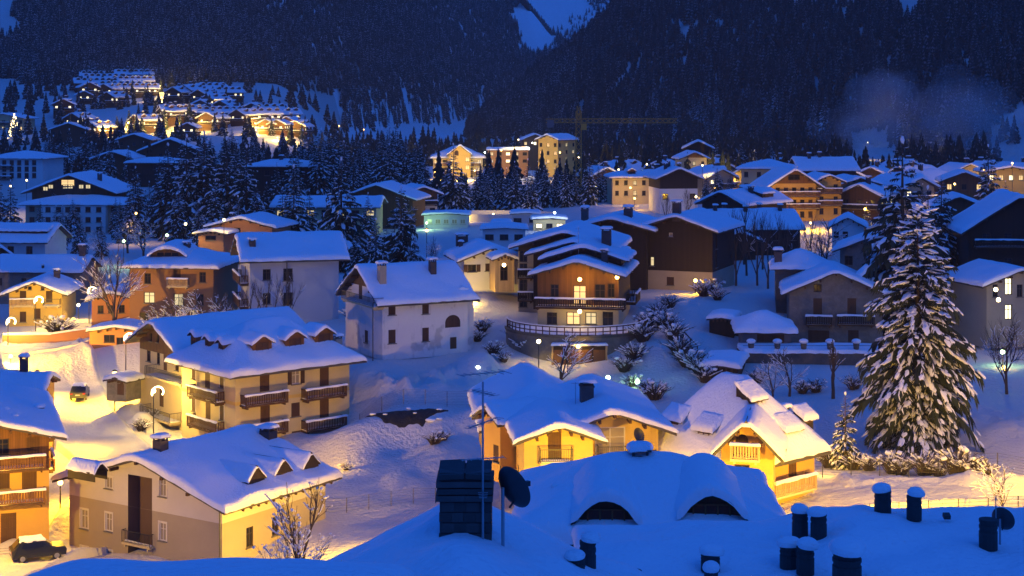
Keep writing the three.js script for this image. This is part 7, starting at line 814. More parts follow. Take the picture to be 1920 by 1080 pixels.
{
  // gable with the big stone chimney, its ridge running towards the camera
  const top = 27.1, rx = -0.9, ridge = (x, z) => top - 0.5 * Math.sqrt((x - rx) ** 2 + 0.05) - Math.max(0, -z - 31.6) * 0.55, g = sheetHouse('chimney_house', 'Snowy gable roof with a massive slab-capped stone chimney, nearest the viewer', -5.2, 4.2, -33.6, -15, ridge, 0.3, 9, { seed: 5, wave: 0.12, extra: (x, z) => 0.12 * fbm(x * 0.8, z * 0.6 + 5, 3) - 0.16 * Math.exp(-((x + 0.8) ** 2 + (z + 29.0) ** 2) / 0.7) });
  const c = part(g, 'chimney', new Faces().box(0, 0, 0, 0.92, 1.9, 0.8).geometry(), M.brick, T(-0.86 - g.position.x, 27.32 - g.position.y, -29.6 - g.position.z));
  const rnd = mulberry(4);
  for (let row = 0; row < 3; row++) for (let k = 0; k < 2; k++) part(c, 'slab', once(`slab${row}${k}`, () => new Faces().box(0, 0, 0, 0.50 + 0.04 * rnd(), 0.10, 1.0 - 0.02 * rnd()).geometry()), row % 2 ? M.brickDark : M.brick, T((k - 0.5) * 0.52 + 0.02 * (rnd() - 0.5), 0.50 + row * 0.125, 0.02).multiply(RZ((k - 0.5) * -0.03)));
  for (let k = 0; k < 2; k++) part(c, 'slab', once(`slabtop${k}`, () => { const F = new Faces(); F.box(0, 0, 0, 0.47, 0.09, 0.98, RX(0.06)); return F.geometry(); }), M.brickDark, T((k - 0.5) * 0.5, 0.92, 0).multiply(RZ((k - 0.5) * -0.1)));
  for (let row = 0; row < 6; row++) for (let k = 0; k < 4; k++) for (const side of [0, 1]) {       // courses of stone proud of the stack
    const w = 0.2 + 0.03 * rnd(), y = -0.62 + row * 0.19;
    side ? part(c, 'stone', once(`st${row % 3}${k % 2}s`, () => new Faces().box(0, 0, 0, 0.05, 0.165, 0.17).geometry()), (row + k) % 3 ? M.brick : M.brickDark, T(0.465, y, -0.3 + k * 0.2)) : part(c, 'stone', once(`st${row % 3}${k % 2}f`, () => new Faces().box(0, 0, 0, w, 0.165, 0.05).geometry()), (row + k) % 2 ? M.brick : M.brickDark, T(-0.34 + k * 0.225 + (row % 2 ? 0.03 : -0.02), y, 0.405));
  }
  flue(g, 1.22, 25.95, -30.0, 0.30, 0.55, 2); flue(g, 1.45, 25.95, -30.6, 0.3, 0.7, 3);
}
{
  // broad low roof with many flues at the right
  const z1 = -36, z0 = -50.5, fn = (x, z) => { const k = smooth(7.6, 10.2, x); return mix(21.7 + 0.02 * (x - 2), 22.2, k) - Math.max(0, (z + 46) * 0.06) - 0.02 * Math.max(0, -z - 47) ** 2; };
  const g = sheetHouse('flat_roofed_house', 'Broad low snow-covered roof with many dark flues at the bottom right', 1.9, 18.5, z0, z1, fn, 0.35, 9, { seed: 9, wave: 0.3, n: 18, extra: (x, z) => 0.16 * fbm(x * 0.9 + 3, z * 0.55, 3) + 0.05 * fbm(x * 2.6, z * 2.1, 2) - 0.2 * Math.exp(-(((x - 9.8) * 0.5 + (z + 44.5)) ** 2) / 0.5) * smooth(7, 8.5, x) * smooth(13, 11, x) });
  const F = [[1500, 975, 47, 0.44, 0.75, 1], [1535, 990, 46.5, 0.44, 0.75, 2], [1510, 1043, 44, 0.46, 0.75, 3], [1480, 1035, 44.6, 0.5, 0.6, 4], [1655, 955, 49, 0.48, 0.7, 5], [1714, 975, 48, 0.42, 0.72, 6], [1588, 1100, 42.5, 0.72, 1.0, 7], [1853, 1020, 45, 0.48, 0.85, 8], [1332, 1048, 44.5, 0.5, 0.45, 9], [1187, 1075, 43.5, 0.45, 0.4, 10]];
  for (const [px, py, d, w, h, s] of F) { const x = (px - 960) / 3000 * d, y = fn(x, -d) + 0.34; const c = flue(g, x, y, -d, w, h, s); if (s === 8 || s === 10) c.remove(c.children[0]); }
  const vent = part(g, 'vent_pipe', new Faces().tube([0, -0.2, 0], [0, 0.4, 0], 0.13, 0.13, 12).geometry(), M.steel, T(5.35 - g.position.x, fn(5.35, -43) + 0.3 - g.position.y, -43 - g.position.z));
  part(vent, 'vent_cap', new Faces().tube([0, 0.42, 0], [0, 0.56, 0], 0.19, 0.19, 12).geometry(), M.metal);
  const vs = part(vent, 'vent_snow', once('ventsnow', () => { const s = new THREE.SphereGeometry(0.24, 14, 8); s.scale(1, 0.75, 1); s.translate(0, 0.66, 0); return s; }), M.snow);
  for (const [px, py, d] of [[1775, 958, 48], [1882, 972, 47], [1860, 968, 47.4]]) { const x = (px - 960) / 3000 * d; part(g, 'vent_tile', once('venttile', () => new Faces().box(0, 0.08, 0, 0.2, 0.12, 0.2, RX(0.3)).geometry()), M.slate, T(x - g.position.x, fn(x, -d) + 0.38 - g.position.y, -d - g.position.z)); }
}
{
  const fn = (x, z) => 27.58 - 0.35 * Math.max(0, -6.7 - x) ** 1.4 - 0.035 * (x + 7) - 0.01 * (z + 25) ** 2 * 0.2;
  sheetHouse('low_roofed_house', 'Smooth snowy roof edge along the bottom left corner', -10.0, -1.5, -25.4, -14, fn, 0.36, 9, { seed: 12, wave: 0.12 });
}

// ---------------------------------------------------------------- satellite dishes and aerials
function dish(label, x, y, z, r, turn, tilt, down) {
  const g = thing('satellite_dish', label, 'satellite dish', x, y - down, z, turn);
  const prof = []; for (let k = 0; k <= 8; k++) { const q = k / 8 * r; prof.push(new THREE.Vector2(q, q * q / (2.4 * r))); } for (let k = 8; k >= 0; k--) { const q = k / 8 * r; prof.push(new THREE.Vector2(q, q * q / (2.4 * r) + 0.015)); }
  const lathe = new THREE.LatheGeometry(prof, 30); lathe.rotateX(Math.PI / 2 - tilt); lathe.scale(0.92, 1, 1);
  part(g, 'reflector', lathe, M.metal, T(0, down, 0));
  part(g, 'mast', new Faces().tube([0, -0.4, -0.12], [0, down + 0.1, -0.12], 0.03, 0.03, 8).geometry(), M.steel);
  part(g, 'feed_arm', new Faces().tube([0, down - r * 0.7, 0.05], [0, down + 0.05, r * 1.1], 0.02, 0.02, 6).geometry(), M.metal);
  part(g, 'receiver', new Faces().box(0, down + 0.07, r * 1.12, 0.09, 0.09, 0.16).geometry(), M.metal);
  return g;
}
dish('Dark dish seen from behind beside the massive stone chimney', -0.08, 27.92, -29.2, 0.42, 2.35, 0.35, 1.2);
dish('Dish on a mast at the far end of the many-flued roof', 13.95, 23.1, -45.6, 0.36, 2.5, 0.35, 0.9);
dish('Small pale dish on the yellow house beside its glazed door', 9.35, 10.2, -119.6, 0.55, 0.7, 0.4, 1.4);
function aerial(label, x, y, z, h, bars) {
  const g = thing('roof_aerial', label, 'aerial', x, y, z);
  part(g, 'mast', new Faces().tube([0, -0.8, 0], [0, h, 0], 0.026, 0.018, 8).geometry(), M.steel);
  for (const [yy, len, n, turn, sp] of bars) {
    const m = T(0, yy, 0).multiply(RY(turn)), b = part(g, 'boom', new Faces().bar([-len / 2, 0, 0], [len / 2, 0, 0], 0.018).geometry(), M.steel, m), F = new Faces();
    for (let k = 0; k < n; k++) F.bar([-len / 2 + len * k / (n - 1), 0, -sp * (0.6 + 0.4 * k / n)], [-len / 2 + len * k / (n - 1), 0, sp * (0.6 + 0.4 * k / n)], 0.009);
    stuffPart(b, 'elements', F.geometry(), M.steel);
  }
  return g;
}
aerial('Tall aerial mast with several combs strapped to the massive chimney', -0.53, 27.2, -29.1, 2.75, [[2.9, 0.9, 7, 0.5, 0.28], [2.55, 0.7, 6, 2.2, 0.2], [2.0, 1.1, 9, 1.1, 0.16], [1.35, 0.8, 6, 0.3, 0.14], [0.75, 0.9, 8, 1.6, 0.12]]);
aerial('Thin aerial on the ridge of the yellow gabled house', 5.0, 11.2, -126, 1.9, [[1.8, 0.7, 5, 0.4, 0.25]]);
aerial('Thin aerial rising from the stepped chalet roof', 7.9, 17.6, -190, 2.8, [[2.6, 0.6, 5, 0.4, 0.25]]);
aerial('Slim mast beside the dish on the many-flued roof', 13.7, 22.2, -45.3, 1.7, [[1.6, 0.3, 3, 0.3, 0.12]]);

// ---------------------------------------------------------------- lamps
const LAMPCOLOR = { sodium: [1, 0.54, 0.02], warm: [1, 0.64, 0.10], white: [0.72, 0.88, 1], green: [0.50, 1, 0.42] }, BULB = { sodium: M.bulbSodium, warm: M.bulbWarm, white: M.bulbWhite, green: M.bulbGreen };
const KINDWORD = { sodium: 'orange', warm: 'warm', white: 'white', green: 'greenish' };
function lampZone(x, y, z, style, kind) {
  const D = -z, p = x / D * 3000 + 960, w = KINDWORD[kind];
  if (style === 'stake') return [`Low ${w} garden light glowing in the snow below the curved terrace`, 'garden lights'];
  if (style === 'deco') return ['Street lamp post carrying a curled festive light beside the bright street', 'festive street lamps'];
  if (style === 'wall') return p > 1050 && p < 1180 && D < 220 ? ['Glowing wall lamp on the brown stepped chalet', 'chalet wall lamps'] : p < 960 ? ['Lit lantern in the timber porch of the white chalet'] : D < 200 ? ['Wall lamp on the house right of the spruce', 'lamps on the lit house'] : [`Bright ${w} wall lamp on the far houses at the rink`, 'far wall lamps'];
  if (D > 680 && p < 700) return ['Street lamp in the brightly lit hillside village', 'hillside village lamps'];
  if (D > 700) return ['Floodlight mast on the ski slope under the right forest', 'ski slope lights'];
  if (D > 500) return [`Far ${w} street lamp between the lit hotel and the crane`, 'lamps at the lit hotel'];
  if (p < 260 && D < 250) return [`Tall ${w} street lamp lighting the snowy street`, 'street lamps by the road'];
  if (D < 130) return [`Globe street lamp whose ${w} glow lights walls and snow just behind the front roofs`, 'lamps behind the front roofs'];
  if (D < 215) return [p < 900 ? (kind === 'white' ? 'White globe lamp on a short post in the snowy yard' : D < 160 ? 'Street lamp behind the roof of the pale gabled house' : 'Small warm lamp right of the whitewashed house') : p < 1060 ? 'Post lamp before the left end of the curved terrace' : p < 1500 ? 'Orange lamp on the hill path beside the dark barn house' : `Post lamp with ${w} light below the lit house`];
  if (p < 500) return [`Small ${w} lamp among the left mid-distance houses`, 'left mid-distance lamps'];
  if (p < 1100) return [`Small ${w} lamp around the ice rink`, 'rink lamps'];
  return [`Small ${w} lamp among the houses below the right forest`, 'right mid-distance lamps'];
}
function lamp(x, y, z, kind, cd, style) {
  const [label, group] = lampZone(x, y, z, style, kind), gy = style === 'wall' ? y - 0.35 : Math.min(surface(x, z), y - 0.4), h = y - gy;
  const g = thing(style === 'wall' ? 'wall_lamp' : style === 'stake' ? 'garden_lamp' : 'street_lamp', label, 'lamp', x, gy, z, 0, group), far = -z > 260, big = clamp(-z / 600, 0.14, 0.24);
  if (style === 'wall') part(g, 'bracket', once('bracket', () => new Faces().bar([0, 0.1, -0.45], [0, 0.55, -0.2], 0.05).bar([0, 0.55, -0.2], [0, 0.56, 0], 0.05).geometry()), M.metal);
  else part(g, 'post', new Faces().tube([0, -0.6, 0], [0, h - 0.12, 0], style === 'stake' ? 0.03 : 0.075, style === 'stake' ? 0.03 : 0.05, far ? 5 : 8).geometry(), M.metal);
  if (style === 'post' && h > 2.5 && kind !== 'white') part(g, 'hood', new Faces().add(new THREE.CylinderGeometry(0.1, 0.34, 0.16, 10), T(0, h + big + 0.1, 0)).geometry(), M.metal);
  part(g, 'bulb', once(`bulb${big.toFixed(2)}`, () => new THREE.SphereGeometry(big, 12, 8)), BULB[kind], T(0, h, 0));
  if (style === 'deco') {                       // a curl of fairy lights
    const pts = []; for (let k = 0; k <= 18; k++) { const t = -0.6 + k / 18 * 4.2, r = 0.42 + 0.34 * k / 18; pts.push(V(Math.cos(t) * r + 0.45, Math.sin(t) * r - 0.35, 0)); }
    part(g, 'curled_light', once('curl', () => new THREE.TubeGeometry(new THREE.CatmullRomCurve3(pts), 40, 0.075, 6)), M.starLight, T(0.1, h + 0.2, 0.05));
  }
  const hooded = style === 'post' && h > 2.5 && kind !== 'white', l = hooded ? new THREE.SpotLight(L3(...LAMPCOLOR[kind]), cd, 0, 1.2, 0.3, 2) : new THREE.PointLight(L3(...LAMPCOLOR[kind]), cd, 0, 2); l.name = 'lamp_light'; l.position.set(0, h, 0);
  if (hooded) { l.target.position.set(0, 0, 0); g.add(l.target); } l.castShadow = true; l.shadow.radius = 6; g.add(l);
}
for (const q of LAMPS) lamp(...q);

// ---------------------------------------------------------------- terrace of the stepped chalet
{
  const cx = 7.6, cz = -186.5, rx = 8.3, rz = 8.2, top = 9.0, g = thing('curved_terrace', 'Curved stone terrace wall with timber rail carrying the stepped chalet', 'terrace', cx, 4.0, cz), N = 44;
  const at = (k, s = 1) => { const t = k / N * Math.PI; return [Math.cos(t) * rx * s, Math.sin(t) * rz * s]; };
  const F = new Faces();
  for (let k = 0; k < N; k++) { const [a, b] = at(k), [c, d] = at(k + 1); F.quad([c, 0, d], [a, 0, b], [a, top - 4, b], [c, top - 4, d]); }
  part(g, 'retaining_wall', F.geometry(), M.stone);
  const C = new Faces(); for (let k = 0; k < N; k++) { const [a, b] = at(k, 1.02), [c, d] = at(k + 1, 1.02), [e, f] = at(k, 0.95), [i, j] = at(k + 1, 0.95), y = top - 4; C.quad([c, y - 0.1, d], [a, y - 0.1, b], [a, y + 0.16, b], [c, y + 0.16, d]).quad([c, y + 0.16, d], [a, y + 0.16, b], [e, y + 0.16, f], [i, y + 0.16, j]); }
  part(g, 'coping', C.geometry(), M.darkStone);
  part(g, 'terrace_snow', gridGeometry(evenly(-1, 1, 30), evenly(0, 1, 10), (u, v) => { const x = u * rx * 0.97, zz = Math.sqrt(Math.max(0, 1 - u * u)) * rz * 0.97 * v; return [x, top - 4 + 0.18 + 0.12 * fbm(x, zz * 1.3, 3) + 0.1 * Math.sin(v * 3), zz]; }), M.snow);
  for (let k = 1; k < N; k += 1.5) { const [a, b] = at(k, 0.985); part(g, 'fence_post', once('tpost', () => new Faces().box(0, 0.5, 0, 0.12, 1.1, 0.12).geometry()), M.wood, T(a, top - 3.9, b)); }
  for (const y of [0.45, 0.95]) { const R = new Faces(); for (let k = 0; k < N; k++) { const [a, b] = at(k, 0.985), [c, d] = at(k + 1, 0.985); R.bar([a, top - 3.9 + y, b], [c, top - 3.9 + y, d], 0.09, 0.11); } part(g, 'fence_rail', R.geometry(), M.wood); }
  const S = new Faces(); for (let k = 0; k < N; k++) { const [a, b] = at(k, 0.985), [c, d] = at(k + 1, 0.985); S.bar([a, top - 2.83, b], [c, top - 2.83, d], 0.14, 0.1); } part(g, 'rail_snow', S.geometry(), M.snow);
  // timber garage front set before the wall
  const d = part(g, 'garage_front', new Faces().box(0, 1.5, 0, 6.2, 3.0, 0.5).geometry(), M.darkWood, T(-0.1, 1.2, rz + 0.05));
  for (const x of [-2.2, -0.75, 0.75, 2.2]) part(d, 'garage_door', once('gdoor', () => { const F = new Faces(); F.box(0, 1.2, 0, 1.3, 2.3, 0.06); for (let k = 0; k < 5; k++) F.box(-0.52 + k * 0.26, 1.2, 0.04, 0.2, 2.2, 0.03); return F.geometry(); }), M.warmWood, T(x, 0.1, 0.28));
  for (const x of [-3, 0, 3]) part(d, 'garage_post', once('gpost', () => new Faces().box(0, 1.5, 0, 0.2, 3, 0.16).geometry()), M.paleWood, T(x, 0, 0.36));
  part(d, 'lintel_snow', snowSheet(-3.1, 3.1, -0.25, 0.5, () => 3.0, 0.16, { step: 0.5, round: 0.15 }), M.snow);
}
// ---------------------------------------------------------------- bare bank above the yard
{
  const n = 60, m = 10, p = [], uv = [], id = [];
  for (let i = 0; i <= n; i++) {
    const u = i / n, x = mix(-14.6, -6.3, u), zt = -159.6 + 1.2 * u + 0.3 * noise(x * 0.5, 3) + 0.1 * noise(x * 3, 5), w = (2.7 * Math.sin(Math.min(1, u * 1.9 + 0.12) * Math.PI / 2) * (1 - smooth(0.72, 1, u)) + 0.25) * (1 + 0.3 * noise(x * 1.6, 8));
    for (let j = 0; j <= m; j++) { const z = zt + w * j / m; p.push(x, surface(x, z) + 0.07 + 0.22 * Math.abs(fbm(x * 1.1, z * 1.1, 3)) * Math.sin(j / m * Math.PI) - (j % m ? 0 : 0.2), z); uv.push(x, z); }
  }
  for (let i = 0; i < n; i++) for (let j = 0; j < m; j++) { const a = i * (m + 1) + j, b = a + m + 1; id.push(a, b, a + 1, a + 1, b, b + 1); }
  const g = new THREE.BufferGeometry(); g.setAttribute('position', new THREE.Float32BufferAttribute(p, 3)); g.setAttribute('uv', new THREE.Float32BufferAttribute(uv, 2)); g.setIndex(id); g.computeVertexNormals();
  const lumps = new Faces(), lr = mulberry(6); for (let k = 0; k < 9; k++) { const x = mix(-14, -7, lr()), z = -158.9 + 2.6 * lr(), s = 0.1 + 0.3 * lr() * lr(); blob(lumps, x, surface(x, z) + 0.16, z, s * 1.6, s * 0.6, s, k, 1); }
  tag(part(scene, 'snow_clods', lumps.geometry(), M.snow), 'Clods of snow scattered over the dark earth bank', 'snow', null, 'stuff');
  tag(part(scene, 'bare_bank', g, M.soil), 'Dark bare earth bank between the snowy yard levels', 'bank', null, 'structure');
}
// ---------------------------------------------------------------- fences
function wireFence(label, pts, h, step, wires = 5, wood = false) {
  const c = new THREE.CatmullRomCurve3(pts.map(([x, z]) => V(x, 0, z))), len = c.getLength(), n = Math.max(2, Math.round(len / step)), q = c.getSpacedPoints(n), o = q[0];
  const g = thing(wood ? 'timber_fence' : 'wire_fence', label, 'fence', o.x, surface(o.x, o.z), o.z), W = new Faces(), gy = g.position.y;
  q.forEach(p => part(g, 'post', once(`fp${h}${wood}`, () => new Faces().box(0, h / 2 - 0.3, 0, wood ? 0.12 : 0.06, h + 0.6, wood ? 0.12 : 0.06).geometry()), wood ? M.wood : M.metal, T(p.x - o.x, surface(p.x, p.z) - gy, p.z - o.z)));
  for (let i = 0; i < n; i++) for (let k = 0; k < wires; k++) { const a = q[i], b = q[i + 1], y = h * (0.15 + 0.83 * k / (wires - 1)); W.bar([a.x - o.x, surface(a.x, a.z) - gy + y, a.z - o.z], [b.x - o.x, surface(b.x, b.z) - gy + y, b.z - o.z], wood ? 0.1 : 0.018); }
  const w = part(g, wood ? 'rails' : 'wires', W.geometry(), wood ? M.wood : M.metal); w.userData.kind = 'stuff';
}
wireFence('Wire fence along the edge of the upper snowy yard', [[-15.4, -161.8], [-12, -161.3], [-8, -160.3], [-4.5, -159.6], [-2, -160]], 1.5, 2.2, 9);
wireFence('Low wire fence crossing the lamplit yard beside the pale gabled house', [[-16, -136.5], [-12, -137.5], [-8, -138], [-6.6, -138]], 1.3, 2.1, 6);
wireFence('Wire fence and bushes line behind the lower road', [[22.5, -127.5], [28, -126], [33, -124.5], [38, -123.2], [44, -122.4]], 1.5, 2.2, 7);
wireFence('Near wire fence on the downhill side of the lower road', [[21.5, -115], [27, -114.6], [32, -114], [38, -113.4]], 1.2, 2.0, 5);
wireFence('Dark timber rail following the hill path', [[15.9, -186.5], [17.5, -184], [19, -181], [20.5, -177]], 1.0, 1.8, 2, true);
wireFence('Timber rail on top of the street embankment', [[-66, -216], [-60, -217.5], [-54, -219.5], [-50, -222]], 1.0, 2.0, 2, true);
wireFence('Small wire fence before the balcony chalet door', [[-43.5, -124], [-40.5, -124], [-38.6, -124.6]], 1.0, 1.5, 5);
// embankment beside the street
{
  const pts = [[-68, -213.5], [-62, -215], [-56, -217], [-50, -220], [-46, -224]], g = thing('embankment_wall', 'Low orange-lit embankment wall with snow along the street', 'wall', -68, 2, -213.5), F = new Faces(), S = new Faces();
  for (let i = 0; i < pts.length - 1; i++) { const [a, b] = pts[i], [c, d] = pts[i + 1], y = surface(a, b), y2 = surface(c, d), A = a + 68, B = b + 213.5, C = c + 68, D2 = d + 213.5; F.quad([A, y - 3.5, B], [C, y2 - 3.5, D2], [C, y2 - 0.5, D2], [A, y - 0.5, B]).quad([A, y - 0.5, B], [C, y2 - 0.5, D2], [C, y2 - 0.5, D2 - 0.6], [A, y - 0.5, B - 0.6]); S.bar([A, y - 0.36, B - 0.25], [C, y2 - 0.36, D2 - 0.25], 0.62, 0.26); }
  part(g, 'wall', F.geometry(), M.orange); part(g, 'wall_snow', S.geometry(), M.snow);
}
// terrace of the stone house with snow-capped planters
{
  const g = thing('stone_terrace', 'Dark terrace wall with snow-capped planters below the stone house', 'terrace', 25.0, 4.6, -173), w = 16;
  part(g, 'wall', new Faces().box(w / 2, 1.5, -2.5, w, 4.0, 5).geometry(), M.darkStone);
  part(g, 'terrace_snow', snowSheet(0, w, -5, 0.15, () => 3.5, 0.4, { step: 0.5, seed: 4 }), M.snow);
  for (let k = 0; k < 6; k++) { const x = 0.9 + k * 2.85; const p = part(g, 'planter', once('planter', () => new Faces().add(new THREE.CylinderGeometry(0.36, 0.28, 0.75, 10), T(0, 0.4, 0)).geometry()), M.darkStone, T(x, 3.75, -0.35)); part(p, 'planter_snow', once('plsnow', () => { const s = new THREE.SphereGeometry(0.52, 12, 8); s.scale(1, 0.55, 1); s.translate(0, 0.95, 0); return s; }), M.snow); }
  for (const y of [0.55, 0.95]) part(g, 'rail', new Faces().box(w / 2, 3.7 + y, -0.1, w, 0.05, 0.05).geometry(), M.metal);
}
// ---------------------------------------------------------------- vehicles
function carBody(len, wid, prof) {             // a hull lofted from a side profile, narrowed towards the roof
  const F = new Faces(), n = prof.length, wd = y => wid / 2 * (1 - 0.22 * smooth(0.85, 1.6, y));
  for (let i = 0; i < n; i++) { const [x, y] = prof[i], [X, Y] = prof[(i + 1) % n]; F.quad([wd(y), y, x], [wd(Y), Y, X], [-wd(Y), Y, X], [-wd(y), y, x]); }
  for (const s of [-1, 1]) F.poly(prof.map(([x, y]) => [x, y]), [], (x, y) => [s * wd(y), y, x]);
  return F.geometry();
}
function car(label, x, z, turn, snowy, lights) {
  const y = ground(x, z) + 0.42, g = thing('parked_car', label, 'car', x, y, z, turn);
  part(g, 'body', carBody(4, 1.75, [[-2, 0.35], [2, 0.35], [2.05, 0.75], [1.95, 0.95], [1.0, 1.02], [0.35, 1.55], [-1.35, 1.6], [-1.85, 1.05], [-2.05, 0.95]]), M.carPaint);
  part(g, 'rear_window', new Faces().quad([-0.6, 1.1, -1.85], [0.6, 1.1, -1.85], [0.55, 1.52, -1.47], [-0.55, 1.52, -1.47]).geometry(), M.glass, T(0, 0.01, -0.02));
  part(g, 'windscreen', new Faces().quad([0.62, 1.08, 1.0], [-0.62, 1.08, 1.0], [-0.55, 1.5, 0.45], [0.55, 1.5, 0.45]).geometry(), M.glass, T(0, 0.02, 0.03));
  for (const s of [-1, 1]) {
    part(g, 'side_window', new Faces().quad([s * 0.8, 1.08, -1.3], [s * 0.8, 1.08, 0.6], [s * 0.73, 1.48, 0.25], [s * 0.73, 1.48, -1.15]).geometry(), M.glass, T(s * 0.02, 0, 0));
    part(g, lights ? 'tail_light' : 'headlight', new Faces().box(s * 0.68, 0.85, -2.03, 0.28, 0.16, 0.06).geometry(), M.redGlass);
    for (const q of [-1.25, 1.3]) { const w = part(g, 'wheel', once('tyre', () => new Faces().add(new THREE.CylinderGeometry(0.33, 0.33, 0.2, 16), RZ(Math.PI / 2)).geometry()), M.rubber, T(s * 0.8, 0.33, q)); part(w, 'rim', once('rim', () => new Faces().add(new THREE.CylinderGeometry(0.2, 0.2, 0.22, 12), RZ(Math.PI / 2)).geometry()), M.steel); }
  }
  part(g, 'number_plate', new Faces().box(0, 0.7, -2.06, 0.5, 0.12, 0.03).geometry(), M.frameWhite);
  if (snowy) part(g, 'roof_snow', snowSheet(-0.68, 0.68, -1.35, 0.4, () => 1.58, 0.16, { step: 0.3, round: 0.2 }), M.snow);
}
car('Dark car with red tail lights parked on the bright street', -48.9, -181, Math.PI + 0.15, true, true);
car('Dark snow-topped car beside the balcony chalet at the bottom left', -36.6, -123.5, 2.0, true, false);
// ---------------------------------------------------------------- tower crane
{
  const x = 17.9, z = -430, y = surface(x, z), g = thing('tower_crane', 'Yellow lattice tower crane with its long jib before the dark forest', 'crane', x, y, z), H = 24.2;
  const truss = (L, w, horiz) => { const F = new Faces(), P = (t, a, b) => horiz ? [t, b, a] : [a, t, b], c = [[-w, -w], [w, -w], [w, w], [-w, w]]; for (const [a, b] of c) F.bar(P(0, a, b), P(L, a, b), 0.14); const n = Math.round(Math.abs(L) / 1.6); for (let k = 0; k < n; k++) for (let s = 0; s < 4; s++) { const [a, b] = c[s], [e, f] = c[(s + 1) % 4], t0 = L * k / n, t1 = L * (k + 1) / n; F.bar(P(t0, ...(k % 2 ? [a, b] : [e, f])), P(t1, ...(k % 2 ? [e, f] : [a, b])), 0.09); } return F.geometry(); };
  part(g, 'mast', truss(H, 0.7, false), M.craneYellow);
  part(g, 'jib', truss(26.5, 0.55, true), M.craneYellow, T(0, H - 2.6, 0));
  part(g, 'counter_jib', truss(-8.8, 0.5, true), M.craneYellow, T(0, H - 2.6, 0));
  part(g, 'counterweight', new Faces().box(-7.6, H - 3.4, 0, 1.8, 2, 1.2).geometry(), M.darkGrey);
  part(g, 'cab', new Faces().box(1.4, H - 4.2, 1.1, 1.4, 1.7, 1.3).geometry(), M.craneYellow);
  part(g, 'tower_head', truss(3.6, 0.4, false), M.craneYellow, T(0, H - 2.2, 0));
  const T2 = new Faces().bar([0, H + 1.3, 0], [18, H - 2, 0], 0.07).bar([0, H + 1.3, 0], [-8, H - 2, 0], 0.07); part(g, 'tie_bars', T2.geometry(), M.metal);
  part(g, 'footing', new Faces().box(0, 0.1, 0, 4, 1.2, 4).geometry(), M.stone);
}
// ---------------------------------------------------------------- ice rink
{
  const x = -5.5, z = -372, y = surface(x, z) + 0.7, g = thing('ice_rink', 'Oval ice rink with pale lit boards behind the white chalet', 'ice rink', x, y, z);
  const ring = (r, k) => { const t = k / 40 * Math.PI * 2; return [Math.cos(t) * 15 * r, Math.sin(t) * 7 * r]; }, I = new Faces(), B = new Faces();
  for (let k = 0; k < 40; k++) { const [a, b] = ring(1, k), [c, d] = ring(1, k + 1); I.tri([0, 0, 0], [c, 0, d], [a, 0, b]); B.quad([a, -1, b], [c, -1, d], [c, 1.0, d], [a, 1.0, b]); }
  part(g, 'ice', I.geometry(), mat('ice', [0.7, 0.75, 0.78], { roughness: 0.25 })); part(g, 'boards', B.geometry(), M.frameWhite);
}
